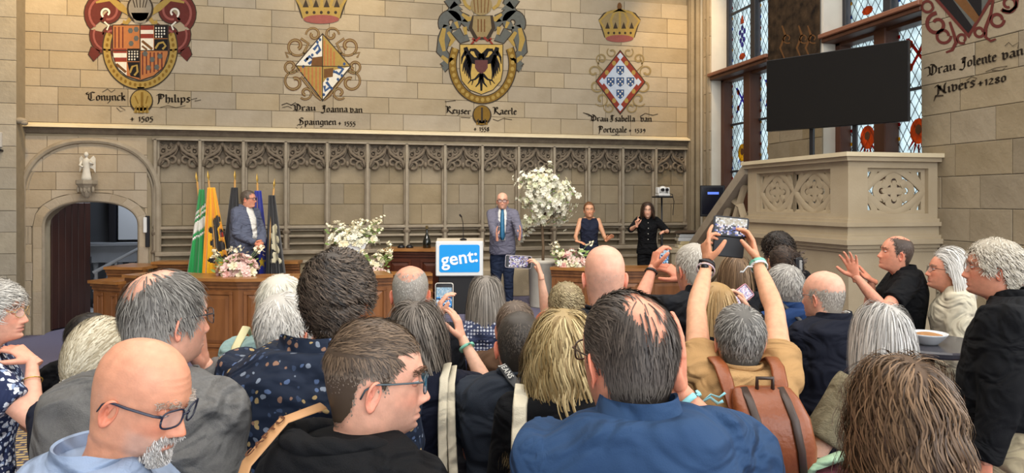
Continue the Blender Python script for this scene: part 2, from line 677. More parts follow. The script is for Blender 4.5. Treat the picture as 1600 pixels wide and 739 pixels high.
mb.tube([(0, -0.03, -0.06), (0, -0.04, -0.01), (0, -0.03, 0.045)], [0.02, 0.034, 0.012], 8)
mb.ball((0, -0.02, -0.30), (.03, .03, .05), 8, 6)
trac = mb.mesh('tracery', True)
trac.materials.append(M_CARVED_D)
# head panel behind the tracery (recess shade put in as darker stone)
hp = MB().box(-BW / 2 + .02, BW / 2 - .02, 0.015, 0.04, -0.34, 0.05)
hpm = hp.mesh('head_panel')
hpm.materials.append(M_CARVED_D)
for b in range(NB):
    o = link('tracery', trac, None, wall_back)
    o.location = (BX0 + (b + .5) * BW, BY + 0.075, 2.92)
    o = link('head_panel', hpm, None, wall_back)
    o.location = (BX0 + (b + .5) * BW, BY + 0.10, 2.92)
# shafts
mb = MB()
mb.prism([(-0.05, 0.12), (-0.045, 0.05), (-0.022, 0.03), (-0.02, -0.03), (0.02, -0.03), (0.022, 0.03), (0.045, 0.05), (0.05, 0.12)], 'z', 1.22, 2.97)
sh_me = mb.mesh('shaft')
sh_me.materials.append(M_CARVED)
mb = MB()
mb.lathe([(0.075, 1.2), (0.078, 1.22), (0.06, 1.25), (0.055, 1.47), (0.068, 1.49), (0.07, 1.52), (0.056, 1.54), (0.05, 1.58), (0.06, 1.605), (0.045, 1.63), (0.03, 1.68), (0.012, 1.70)], (0, 0.03, 0), 8)
pe_me = mb.mesh('pedestal')
pe_me.materials.append(M_CARVED_D)
for b in range(NB + 1):
    o = link('shaft', sh_me, None, wall_back)
    o.location = (BX0 + b * BW, BY, 0)
    o = link('pedestal', pe_me, None, wall_back)
    o.location = (BX0 + b * BW, BY - 0.0, 0)
# ledge and stepped mouldings below
for (z0, z1, y0) in ((LEDGE_Z, LEDGE_Z + 0.05, -0.02), (LEDGE_Z - 0.04, LEDGE_Z, 0.03), (1.42, 1.46, 0.0), (1.30, 1.33, 0.01), (1.15, 1.215, -0.06), (1.0, 1.05, -0.03)):
    MB().box(BX0, 6.2, BY + y0, BY + 0.14, z0, z1, 0.01).build('ledge_moulding', M_CARVED, wall_back)
MB().box(BX0, 6.2, BY - 0.35, BY + 0.1, 0.4, 0.86, 0.01).build('stone_bench', M_PLAT, wall_back)

# left pier and the small bracket on it
mb = MB().box(-6.2, -4.645, 11.62, 11.95, 0, 8.6)
pier = tag(mb.build('wall_pier', M_MORTAR), kind='structure')
mpP = lambda u, v, t: (u, 11.62 - t, v)
ashlar(pier, -5.3, -4.64, 0, 5.6, 0.31, 0.3, 0.5, mpP, M_STONE_G, rs=random.Random(2), seedkey=4)
b = thing('stone_bracket', 'small carved stone bracket at the edge of the pier beside the ledge', 'bracket', (-4.66, 11.66, STR_Z))
MB().ball((0.05, 0, 0.05), (.09, .06, .05)).ball((0.1, 0, 0.02), (.05, .05, .04)).build('leaf', M_CARVED, b, True)
b = thing('iron_box', 'pale metal box with a dark edge on the pier by the arch', 'box', (-4.93, 11.55, 2.78))
MB().box(-0.05, 0.12, 0, 0.1, 0, 0.22, 0.01).build('box_body', mat('pale_metal', '#b5b2ac', .5), b)
MB().prism([(-.06, -.02), (.13, -.06), (.13, -.03), (-.06, .01)], 'y', -0.02, 0.1).build('edge_strip', M_BLACK, b)

# corner shafts where the back wall meets the window wall
mb = MB()
mb.box(6.14, 6.35, BY - 0.08, BY + 0.1, 0, 8.6)
for i, (dx, dy) in enumerate(((6.20, -0.10), (6.27, -0.17), (6.32, -0.34), (6.30, -0.5))):
    mb.tube([(dx, BY + dy, 0), (dx, BY + dy, 8.6)], 0.045, 10)
auto_smooth(tag(mb.build('wall_corner_shafts', M_STONE_P), kind='structure'))

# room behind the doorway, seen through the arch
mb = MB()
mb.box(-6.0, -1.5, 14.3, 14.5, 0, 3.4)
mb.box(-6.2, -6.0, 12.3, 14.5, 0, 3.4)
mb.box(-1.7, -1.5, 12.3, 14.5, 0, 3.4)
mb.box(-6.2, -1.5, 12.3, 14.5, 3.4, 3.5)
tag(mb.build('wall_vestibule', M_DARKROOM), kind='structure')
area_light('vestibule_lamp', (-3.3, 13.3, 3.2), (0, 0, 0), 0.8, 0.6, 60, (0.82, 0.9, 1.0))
# door leaf, opened inwards on the left jamb
dr = thing('door_1', None, None, (AX - DO_HW + 0.02, BY + 0.3, 0), math.radians(66))
dr['kind'] = 'structure'
for i in range(6):
    MB().box(0.0 + i * 0.13, 0.125 + i * 0.13, 0, 0.05, 0.02, 1.98, 0.006).build('plank', M_DOOR, dr)
MB().tube([(0.72, -0.05, 0.98), (0.72, -0.05, 1.1)], 0.012).build('handle', M_IRON, dr)
# panelled chimney piece with ledge
pn = thing('panelled_mantel', 'dark panelled mantel with a pale board behind the doorway', 'mantel', (-3.75, 14.2, -0.42))
MB().box(-0.9, 1.3, -0.1, 0.1, 1.32, 1.62, 0.01).build('frieze', M_GREYWOOD, pn)
MB().box(-0.95, 1.35, -0.16, 0.1, 1.62, 1.68, 0.01).build('ledge', M_GREYWOOD, pn)
MB().box(-0.28, 0.62, -0.05, 0.1, 1.72, 2.8, 0.01).build('board', mat('pale_board', '#a5a8ad', .4), pn)
for a, c in ((-0.42, -0.3), (0.64, 0.76)):
    MB().box(a, c, -0.1, 0.1, 1.68, 3.0, 0.01).build('pilaster', M_BLACK, pn)
for i in range(11):
    prof = [(0.05, 0.5), (0.05, 0.56), (0.025, 0.6), (0.045, 0.8), (0.028, 0.98), (0.04, 1.02), (0.025, 1.06), (0.045, 1.25), (0.05, 1.32)]
    o = MB().lathe(prof, (-0.85 + i * 0.2, -0.02, 0), 8).build('baluster', M_GREYWOOD, pn, True)
MB().box(-0.95, 1.35, -0.1, 0.08, 0.42, 0.5, 0.01).build('bottom_rail', M_GREYWOOD, pn)
# grey handrail
hr = thing('handrail', 'grey metal handrail sloping down inside the doorway', 'handrail', (0, 0, 0))
A, Bp, Cc = Vector((-3.92, 12.5, 0.86)), Vector((-3.32, 12.75, 1.22)), Vector((-2.98, 12.8, 1.23))
MB().tube([A, Bp, Cc], [(0.035, 0.02)] * 3, 8).build('rail', M_GREYWOOD, hr)
for p in (A + Vector((.05, 0, 0)), (A + Bp) / 2, Bp, Cc - Vector((.05, 0, 0))):
    MB().box(p.x - .02, p.x + .02, p.y - .02, p.y + .02, 0, p.z, .004).build('post', M_GREYWOOD, hr)
MB().tube([A - Vector((0, 0, .3)), Bp - Vector((0, 0, .3))], 0.015, 6).build('rail', M_GREYWOOD, hr)

# statuette on its corbel above the door
st = thing('stone_statuette', 'small pale winged statuette standing on the corbel over the doorway', 'statue', (-3.77, BY - 0.17, 2.32))
mb = MB()
mb.lathe([(0.075, 0), (0.07, 0.04), (0.05, 0.14), (0.045, 0.2), (0.06, 0.27), (0.05, 0.31), (0.02, 0.33), (0.018, 0.345)], (0, 0, 0), 12, 1, .75)
mb.ball((0, -0.005, 0.385), (.032, .035, .042), 10, 8)
mb.tube([(-.05, 0, .29), (-.085, -.02, .22), (-.03, -.06, .2)], [.02, .018, .014], 8)
mb.tube([(.05, 0, .29), (.085, -.02, .24), (.06, -.06, .27)], [.02, .018, .014], 8)
mb.build('figure', mat('statue_stone', '#d8d2c4', .7, noise=.4, scale=20), st, True)
for s in (-1, 1):
    mb = MB()
    mb.loft([[(s * .02, .03, .3), (s * .03, .045, .3), (s * .03, .04, .2), (s * .02, .03, .2)], [(s * .08, .04, .37), (s * .085, .05, .37), (s * .085, .05, .17), (s * .08, .04, .17)], [(s * .105, .04, .33), (s * .11, .05, .33), (s * .11, .05, .12), (s * .105, .04, .12)]])
    mb.build('wing', MATS['statue_stone'], st)
cb = thing('stone_corbel', 'carved stone corbel under the statuette above the arched doorway', 'corbel', (-3.77, BY - 0.16, 2.05))
MB().lathe([(0.02, 0), (0.05, 0.03), (0.08, 0.08), (0.09, 0.14), (0.125, 0.19), (0.15, 0.215), (0.15, 0.27)], (0, 0.0, 0), 8).build('corbel_bowl', M_CARVED, cb)
for k in range(-2, 3):
    MB().ball((k * 0.05, -0.085 + abs(k) * .02, 0.13), (.022, .02, .05), 7, 5).build('leaf', M_CARVED, cb, True)

# wall intercom strip right of the portal
sg = thing('wall_phone', 'thin white and black box fixed beside the doorway', 'intercom', (-2.965, BY - 0.02, 1.3))
MB().box(-.03, .03, -.03, .0, .0, .48, .005).build('back_box', M_BLACK, sg)
MB().box(-.055, -.005, -.05, -.02, .22, .46, .008).build('cover', mat('white_plastic', '#d8d8d6', .4), sg)

# ------------------------------------------------------------------ stage
mb = MB()
q_ = [at(262, 0, 9.62), at(372, 0, 9.5), at(482, 0, 9.6), at(606, 0, 9.98), at(640, 0, 9.7), at(1000, 0, 9.55)]
mb.prism([(-2.75, 12.0), (-2.75, q_[0].y + .35)] + [(a.x, a.y) for a in q_] + [(5.1, 9.3), (5.1, 10.02), (6.2, 10.02), (6.2, 12.0)], 'z', 0.0, 0.40)
tag(mb.build('stage_platform', M_CARPET), kind='structure')

# ------------------------------------------------------------------ right wall with two windows
WIN = [(9.58, 11.32), (6.63, 8.32)]      # far, near (Y ranges)
SILL, TRAN, HEAD = 1.75, 4.2, 7.6
mb = MB()
mb.box(RX + .02, RX + .55, -7, 6.63, 0, 8.6)
mb.box(RX + .02, RX + .55, 8.32, 9.58, 0, 8.6)
mb.box(RX + .02, RX + .55, 11.32, BY + .3, 0, 8.6)
for a, b_ in WIN:
    mb.box(RX + .02, RX + .55, a, b_, 0, SILL)
    mb.box(RX + .02, RX + .55, a, b_, HEAD, 8.6)
wall_right = tag(mb.build('wall_right', M_WHITE), kind='structure')
mpX = lambda u, v, t: (RX + .02 - t, u, v)
rs = random.Random(21)
ashlar(wall_right, 4.5, 6.63, 0.9, 5.0, 0.33, 0.42, 0.72, mpX, M_STONE_P, rs=rs, seedkey=6)
ashlar(wall_right, 8.32, 9.58, 1.85, 3.9, 0.33, 0.42, 0.66, mpX, M_STONE_P, rs=rs, seedkey=7)
ashlar(wall_right, 11.32, 11.6, 0.9, 5.6, 0.33, 0.3, 0.4, mpX, M_STONE, rs=rs, seedkey=8)


def glass_mat(name, col, rough=0.0):
    if name in MATS:
        return MATS[name]
    m = bpy.data.materials.new(name)
    MATS[name] = m
    m.use_nodes = True
    nt = m.node_tree
    for n in list(nt.nodes):
        if n.type == 'BSDF_PRINCIPLED':
            nt.nodes.remove(n)
    outn = nt.nodes['Material Output']
    tr = nt.nodes.new('ShaderNodeBsdfTransparent')
    tl = nt.nodes.new('ShaderNodeBsdfTranslucent')
    gl = nt.nodes.new('ShaderNodeBsdfGlossy')
    gl.inputs['Roughness'].default_value = 0.15
    mx = nt.nodes.new('ShaderNodeMixShader')
    mx2 = nt.nodes.new('ShaderNodeMixShader')
    tc_ = nt.nodes.new('ShaderNodeTexCoord')
    vn = nt.nodes.new('ShaderNodeTexNoise')
    vn.inputs['Scale'].default_value = 6
    nt.links.new(tc_.outputs['Object'], vn.inputs['Vector'])
    rp = nt.nodes.new('ShaderNodeValToRGB')
    c = lin(col)
    rp.color_ramp.elements[0].position = 0.3
    rp.color_ramp.elements[1].position = 0.7
    rp.color_ramp.elements[0].color = (*[v * 0.72 for v in c], 1)
    rp.color_ramp.elements[1].color = (*c, 1)
    nt.links.new(vn.outputs[0], rp.inputs[0])
    nt.links.new(rp.outputs[0], tr.inputs[0])
    nt.links.new(rp.outputs[0], tl.inputs[0])
    mx.inputs[0].default_value = 0.35
    mx2.inputs[0].default_value = 0.04
    nt.links.new(tr.outputs[0], mx.inputs[1])
    nt.links.new(tl.outputs[0], mx.inputs[2])
    nt.links.new(mx.outputs[0], mx2.inputs[1])
    nt.links.new(gl.outputs[0], mx2.inputs[2])
    nt.links.new(mx2.outputs[0], outn.inputs[0])
    return m


G_CLEAR = glass_mat('pale_blue_glass', '#e2edef')
G_RED, G_YEL, G_BLU, G_GRN, G_VIO, G_ORA = (glass_mat(n, c) for n, c in (('red_glass', '#c01f32'), ('yellow_glass', '#e8b81e'), ('blue_glass', '#5a7fc4'), ('green_glass', '#7fae6a'), ('violet_glass', '#6a5fc0'), ('orange_glass', '#e57a1c')))
GX = RX + 0.36


def flat_x(mb, pts, x):
    """polygon in the (y, z) plane, given thickness along x"""
    mb.prism(pts, 'x', x, x + 0.004)


def disc(cy, cz, ry, rz, n=16, a0=0):
    return [(cy + ry * math.cos(a0 + 2 * PI * i / n), cz + rz * math.sin(a0 + 2 * PI * i / n)) for i in range(n)]


for wi, (ya, yb) in enumerate(WIN):
    w = thing('window_%d' % (wi + 1), None, None)
    w['kind'] = 'structure'
    ym = (ya + yb) / 2
    # lower wooden frame, upper dark iron frame
    for (z0, z1, m, th, dx) in ((SILL, TRAN, M_WINWOOD, 0.10, 0.16), (TRAN, HEAD, M_IRON, 0.07, 0.05)):
        MB().box(GX - dx, GX + .05, ya, ya + th, z0, z1, .008).build('frame', m, w)
        MB().box(GX - dx, GX + .05, yb - th, yb, z0, z1, .008).build('frame', m, w)
        MB().box(GX - dx - .03, GX + .05, ym - th, ym + th, z0, z1, .012).build('mullion', m, w)
        MB().box(GX - dx, GX + .05, ya, yb, z1 - th, z1, .008).build('frame', m, w)
        MB().box(GX - dx, GX + .05, ya, yb, z0, z0 + th, .008).build('frame', m, w)
    MB().box(RX - 0.06, GX + .05, ya - 0.02, yb + 0.02, TRAN + .0, TRAN + 0.06, .01).build('transom_shelf', M_WINSHELF, w)
    MB().box(RX - 0.02, GX, ya, yb, TRAN - 0.06, TRAN, .01).build('transom_beam', M_WINWOOD, w)
    MB().box(RX - 0.06, GX + .1, ya, yb, SILL - 0.08, SILL, .01).build('sill', M_PLAT, w)
    for li, (la, lb) in enumerate(((ya + .1, ym - .1), (ym + .1, yb - .1))):
        for ti, (z0, z1) in enumerate(((SILL + .1, TRAN - .1), (TRAN + .08, HEAD - .08))):
            MB().box(GX + .012, GX + .018, la, lb, z0, z1).build('pane', G_CLEAR, w)
            # iron saddle bars
            for z in ((2.53, 3.35) if ti == 0 else (5.3, 6.3)):
                MB().box(GX - .025, GX + .01, la, lb, z - .018, z + .018).build('saddle_bar', M_IRON, w)
            # diamond lead lattice
            mb = MB()
            lw, st_ = 0.0042, 0.125
            W_, H_ = lb - la, z1 - z0
            k = -H_ * 0.62
            while k < W_ + H_ * 0.62:
                for sgn in (1, -1):
                    pts = []
                    # line y = k + t*0.62 (sgn) with z = t
                    t0, t1 = 0.0, H_
                    f = lambda t: (k + 0.62 * t) if sgn > 0 else (W_ - k - 0.62 * t)
                    if sgn > 0:
                        t0, t1 = max(0, -k / 0.62), min(H_, (W_ - k) / 0.62)
                    else:
                        t0, t1 = max(0, (-k) / 0.62), min(H_, (W_ - k) / 0.62)
                    if t1 - t0 > 0.02:
                        a_, b_ = (la + f(t0), z0 + t0), (la + f(t1), z0 + t1)
                        flat_x(mb, [(a_[0] - lw, a_[1]), (a_[0] + lw, a_[1]), (b_[0] + lw, b_[1]), (b_[0] - lw, b_[1])], GX + .006)
                k += st_
            o = mb.build('lead_lattice', M_IRON, w, fix=False)
            o['kind'] = 'stuff'
            # coloured border quarries
            mbs = {c: MB() for c in (G_RED, G_BLU, G_YEL)}
            keys = list(mbs)
            nz = int(H_ / 0.09)
            for i in range(nz):
                zz = z0 + i * H_ / nz
                for (p, q) in ((la, la + .03), (lb - .03, lb)):
                    if i % 2 == 0:
                        flat_x(mbs[keys[(i // 2) % 3]], [(p, zz), (q, zz), (q, zz + .045), (p, zz + .045)], GX + .003)
            for c, mm in mbs.items():
                mm.build('border_quarry', c, w, fix=False)['kind'] = 'stuff'
            # heraldic pieces
            cy = (la + lb) / 2
            if ti == 0:
                MB_ = MB()
                flat_x(MB_, disc(cy, 2.84, .13, .155), GX - .002)
                MB_.build('roundel', G_YEL if wi == 0 else G_ORA, w, fix=False)
                MB_ = MB()
                flat_x(MB_, disc(cy, 2.86, .05, .06, 8), GX - .006)
                MB_.build('roundel_boss', mat('brown_lead', '#5b3a20', .6), w, fix=False)
                MB_ = MB()
                for a in range(5):
                    an = -PI / 2 + (a - 2) * .45
                    flat_x(MB_, [(cy + .1 * math.cos(an - .15), 2.82 + .14 * math.sin(an - .15)), (cy + .22 * math.cos(an), 2.8 + .30 * math.sin(an)), (cy + .1 * math.cos(an + .15), 2.82 + .14 * math.sin(an + .15))], GX - .001)
                MB_.build('ribbon', G_RED if wi else G_BLU, w, fix=False)
                MB_ = MB()
                for s in (-1, 1):
                    flat_x(MB_, [(cy - s * .17 - .025, 3.55), (cy - s * .17 + .025, 3.55), (cy + s * .17 + .025, 3.98), (cy + s * .17 - .025, 3.98)], GX - .003 - s * .001)
                MB_.build('saltire', G_RED if wi else G_VIO, w, fix=False)
                MB_ = MB()
                for s in (-1, 1):
                    flat_x(MB_, disc(cy + s * .12, 3.62, .04, .05, 8), GX - .005)
                    flat_x(MB_, disc(cy + s * .12, 3.9, .04, .05, 8), GX - .005)
                MB_.build('flower_glass', G_ORA, w, fix=False)
            else:
                MB_ = MB()
                for (dy, dz) in ((0, 0), (-.07, .06), (.07, .06), (0, .13), (-.05, -.08), (.05, -.08), (.0, -.16)):
                    flat_x(MB_, disc(cy + dy, 4.86 + dz, .04, .05, 8), GX - .002)
                MB_.build('grape_glass', G_VIO, w, fix=False)
                MB_ = MB()
                flat_x(MB_, [(cy - .06, 5.06), (cy + .06, 5.06), (cy + .02, 5.2), (cy - .02, 5.2)], GX - .002)
                flat_x(MB_, disc(cy, 4.5, .1, .06, 8), GX - .002)
                MB_.build('leaf_glass', G_ORA if li else G_GRN, w, fix=False)
# window reveals left pale, the light on them put into the colour; faded mural on the pier between the windows
M_MURAL = mat('faded_dark_mural', '#4a3a2a', 0.9, noise=1.0, scale=7, col2='#1d1712', bump=0.2, bscale=30, spec=0.15, detail=8)
mu = thing('pier_mural', 'faded dark brown wall painting on the pier between the windows', 'mural', (0, 0, 0))
MB().box(RX - .012, RX - .002, 8.36, 9.56, 4.02, 7.4).build('painted_field', M_MURAL, mu)

# ------------------------------------------------------------------ painted arms and lettering on the walls
PAINTS = {n: mat('paint_' + n, c, 0.85, noise=0.35, scale=25, spec=0.15) for n, c in dict(
    gold='#9f8548', gold_dark='#7c5f28', ink='#3d342b', red='#84392e', wine='#5f2e29', rose='#8d524b', grey='#8d8577', slate='#5b5d59', black='#1f1d1e',
    blue='#3b5278', white='#d6d0c2', orange='#a86c42', brown='#6b4a2c', green='#4f6043', yellow='#b89a55', paleblue='#b5c0cf', purple='#5f3c3a', tan='#8c7a56').items()}


class Wall2D:
    """flat paint on a wall: pixel coordinates of the photo are mapped once to metres on that wall"""

    def __init__(self, plane, pos):
        self.plane, self.pos = plane, pos
        self.layer = 0

    def uv(self, px, py):
        if self.plane == 'y':
            p = on_y(px, py, self.pos)
            return (p.x, p.z)
        p = on_x(px, py, self.pos)
        return (p.y, p.z)

    def poly(self, mb, pts, lay):
        t = self.pos - 0.0006 * lay
        q = [self.uv(*p) for p in pts]
        if self.plane == 'y':
            mb.add([(a, t, b) for a, b in q], [tuple(range(len(q)))])
        else:
            mb.add([(t, a, b) for a, b in q], [tuple(range(len(q)))])

    def stroke(self, mb, pts, w, lay):
        n = len(pts)
        W_ = [w] * n if not hasattr(w, '__len__') else w
        L, R = [], []
        for i in range(n):
            a, b = pts[max(i - 1, 0)], pts[min(i + 1, n - 1)]
            dx, dy = b[0] - a[0], b[1] - a[1]
            l = math.hypot(dx, dy) or 1
            nx, ny = -dy / l * W_[i] / 2, dx / l * W_[i] / 2
            L.append((pts[i][0] + nx, pts[i][1] + ny))
            R.append((pts[i][0] - nx, pts[i][1] - ny))
        for i in range(n - 1):
            self.poly(mb, [L[i], L[i + 1], R[i + 1], R[i]], lay)


def spiral(cx, cy, r0, r1, a0, turns, n=22):
    return [(cx + (r0 + (r1 - r0) * i / n) * math.cos(a0 + turns * 2 * PI * i / n), cy + (r0 + (r1 - r0) * i / n) * math.sin(a0 + turns * 2 * PI * i / n)) for i in range(n + 1)]


def ell(cx, cy, rx, ry, n=20, a0=0, a1=2 * PI):
    return [(cx + rx * math.cos(a0 + (a1 - a0) * i / n), cy + ry * math.sin(a0 + (a1 - a0) * i / n)) for i in range(n + (0 if a1 - a0 > 6.28 else 1))]


def taper(n, a, b, mid=None):
    if mid is None:
        return [a + (b - a) * i / (n - 1) for i in range(n)]
    return [(a + (mid - a) * 2 * i / (n - 1)) if i < n / 2 else (mid + (b - mid) * (2 * i / (n - 1) - 1)) for i in range(n)]


# blackletter alphabet as pen strokes; x-height 1, baseline 0, y up
def _st(x, top=.9, bot=.1):
    return [(x - .09, top - .02), (x, top - .1), (x, bot + .08), (x + .11, bot - .06)]


GLY = {
    'i': (.34, [_st(.1)]), 'n': (.66, [_st(.1), [(.14, .76), (.34, .95), (.46, .8), (.46, .16), (.57, .04)]]),
    'u': (.66, [_st(.1), [(.2, .1), (.44, .3)], _st(.46)]),
    'm': (1.0, [_st(.1), [(.14, .76), (.34, .95), (.46, .8), (.46, .12)], [(.5, .76), (.68, .95), (.8, .8), (.8, .16), (.91, .04)]]),
    'a': (.62, [[(.06, .8), (.24, .96), (.42, .8), (.42, .16), (.54, .04)], [(.42, .52), (.12, .42), (.06, .2), (.18, .04), (.4, .2)]]),
    'e': (.52, [[(.06, .5), (.4, .68), (.26, .95), (.07, .78), (.07, .18), (.22, .03), (.44, .16)]]),
    'o': (.6, [[(.08, .78), (.08, .2), (.22, .04), (.44, .22), (.44, .78), (.28, .96), (.08, .78)]]),
    'c': (.5, [[(.42, .84), (.24, .97), (.07, .78), (.07, .18), (.22, .03), (.42, .14)]]),
    'r': (.5, [_st(.1), [(.14, .76), (.3, .97), (.42, .84)]]),
    's': (.5, [[(.4, .85), (.22, .98), (.08, .76), (.4, .32), (.24, .03), (.04, .14)]]),
    'y': (.64, [_st(.1), [(.2, .1), (.44, .3)], [(.37, .9), (.46, .8), (.46, -.1), (.16, -.5)]]),
    'k': (.6, [[(.02, 1.5), (.1, 1.4), (.1, .1), (.2, .03)], [(.12, .5), (.34, .95), (.42, .74), (.16, .5), (.5, .03)]]),
    'h': (.62, [[(.02, 1.5), (.1, 1.4), (.1, .1), (.2, .03)], [(.14, .76), (.32, .95), (.46, .78), (.44, .1), (.28, -.2)]]),
    'l': (.34, [[(.02, 1.5), (.1, 1.4), (.1, .16), (.22, .03)]]),
    'b': (.6, [[(.02, 1.5), (.1, 1.4), (.1, .2), (.24, .04), (.44, .22), (.44, .76), (.28, .95), (.12, .76)]]),
    'p': (.62, [[(.02, .9), (.1, .8), (.1, -.5)], [(.12, .76), (.3, .95), (.46, .78), (.46, .22), (.28, .04), (.12, .18)]]),
    'g': (.62, [[(.08, .78), (.08, .22), (.22, .06), (.42, .22)], [(.08, .78), (.26, .95), (.46, .8), (.46, -.2), (.26, -.46), (.04, -.34)]]),
    't': (.42, [[(.1, 1.2), (.12, .2), (.24, .03), (.38, .12)], [(-.02, .85), (.34, .9)]]),
    'v': (.62, [[(.0, 1.1), (.1, .9), (.1, .18), (.24, .03), (.44, .26), (.44, .78), (.3, .96), (.14, .8)]]),
    'C': (1.0, [[(.85, 1.5), (.5, 1.62), (.15, 1.3), (.1, .4), (.4, .02), (.85, .22)], [(.4, 1.4), (.42, .3)], [(.0, 1.1), (-.2, 1.4), (.1, 1.6)]]),
    'P': (1.0, [[(.3, 1.6), (.32, .2), (.2, -.3)], [(.05, 1.3), (.3, 1.62), (.75, 1.5), (.85, 1.1), (.6, .7), (.36, .72)], [(.5, 1.5), (.52, .8)]]),
    'V': (1.05, [[(-.3, 1.25), (.1, 1.35), (.25, 1.1), (.25, .3), (.5, .0), (.85, .35), (.88, 1.0), (.6, 1.5), (.3, 1.62)], [(.5, 1.4), (.5, .2)], [(.25, .15), (.0, .05)]]),
    'J': (.75, [[(.1, 1.3), (.35, 1.55), (.62, 1.4)], [(.5, 1.5), (.46, .1), (.28, -.28), (-.05, -.1)], [(.25, .9), (.5, .75)], [(.32, 1.4), (.3, .7)]]),
    'S': (.95, [[(.75, 1.45), (.45, 1.65), (.15, 1.3), (.7, .7), (.72, .25), (.4, .0), (.0, .1), (-.15, -.2)], [(.3, 1.2), (.32, .3)]]),
    'K': (1.05, [[(.0, 1.55), (.3, 1.5), (.28, .1), (.1, .0)], [(.3, .75), (.55, 1.6), (.75, 1.3), (.34, .8), (.75, .2), (1.1, -.15)]]),
    'I': (.85, [[(.1, 1.3), (.3, 1.6), (.6, 1.45), (.8, 1.6)], [(.46, 1.5), (.44, .2), (.3, .0), (.0, .1)], [(.24, 1.4), (.24, .5)]]),
    'N': (1.1, [[(-.1, 1.2), (.15, 1.5), (.25, 1.2), (.22, .1), (-.1, -.25)], [(.22, 1.3), (.75, .25)], [(.9, 1.55), (.78, 1.2), (.78, .2), (.95, .03)], [(.4, 1.3), (.42, .6)]]),
    '+': (.7, [[(.06, .5), (.56, .55)], [(.3, .85), (.32, .15)]]),
    '0': (.6, [[(.1, .8), (.1, .2), (.26, .03), (.46, .25), (.46, .8), (.28, .97), (.1, .8)]]),
    '1': (.4, [[(.04, .8), (.2, 1.0), (.2, .05)]]), '2': (.62, [[(.06, .8), (.24, 1.0), (.44, .8), (.06, .08), (.5, .08)]]),
    '3': (.56, [[(.06, .9), (.24, 1.0), (.42, .8), (.2, .55), (.44, .3), (.24, .0), (.04, .1)]]),
    '5': (.56, [[(.46, 1.02), (.14, .98), (.12, .6), (.36, .58), (.42, .25), (.22, -.1), (.02, -.05)]]),
    '8': (.6, [[(.26, .55), (.08, .8), (.28, 1.0), (.44, .8), (.26, .55), (.06, .22), (.28, .0), (.48, .22), (.26, .55)]]),
    '9': (.58, [[(.44, .75), (.26, 1.0), (.08, .75), (.24, .5), (.44, .7), (.4, .2), (.2, -.15)]]),
    ' ': (.45, []),
}


def lettering(wall, mb, text, x0, y0, x1, y1, xh, lay, pen=.24, ang=40):
    """broad-nib lettering from pixel (x0, y0) to (x1, y1) along the baseline, x-height xh pixels"""
    tot = sum(GLY[c][0] for c in text)
    ln = math.hypot(x1 - x0, y1 - y0)
    sx = ln / tot
    ux, uy = (x1 - x0) / ln, (y1 - y0) / ln
    nib = (math.cos(math.radians(ang)) * pen / 2, math.sin(math.radians(ang)) * pen / 2)

    def P(a, b):
        return (x0 + ux * a * sx, y0 + uy * a * sx - b * xh)
    cx = 0
    for c in text:
        w, strokes = GLY[c]
        for s in strokes:
            for i in range(len(s) - 1):
                a, b = (s[i][0] + cx, s[i][1]), (s[i + 1][0] + cx, s[i + 1][1])
                q = [P(a[0] - nib[0], a[1] - nib[1]), P(a[0] + nib[0], a[1] + nib[1]), P(b[0] + nib[0], b[1] + nib[1]), P(b[0] - nib[0], b[1] - nib[1])]
                wall.poly(mb, q, lay)
                # hairline so that strokes along the nib keep some width
                dx, dy = q[2][0] - q[1][0], q[2][1] - q[1][1]
                l = math.hypot(dx, dy) or 1
                h = .035 * xh + .15
                nx, ny = -dy / l * h, dx / l * h
                A, B = P(*a), P(*b)
                wall.poly(mb, [(A[0] + nx, A[1] + ny), (B[0] + nx, B[1] + ny), (B[0] - nx, B[1] - ny), (A[0] - nx, A[1] - ny)], lay)
        cx += w


def paint(parent, name, m, fn):
    mb = MB()
    fn(mb)
    if name == 'wall_inscription':
        root = thing(name, None, None)
        mb.build('lettering', PAINTS[m], root, fix=False)['kind'] = 'stuff'
        return root
    o = mb.build(name, PAINTS[m], parent, fix=False)
    o['kind'] = 'stuff'
    return o


WB = Wall2D('y', BY - 0.0068)


def pl(*items):
    """items: polygons (pts, lay)"""
    def f(mb):
        for pts, lay in items:
            WB.poly(mb, pts, lay)
    return f


def stx(*items):
    def f(mb):
        for pts, w, lay in items:
            WB.stroke(mb, pts, w, lay)
    return f


def mirror(items, ax):
    return items + [tuple([[(2 * ax - p[0], p[1]) for p in it[0]]] + list(it[1:])) for it in items]


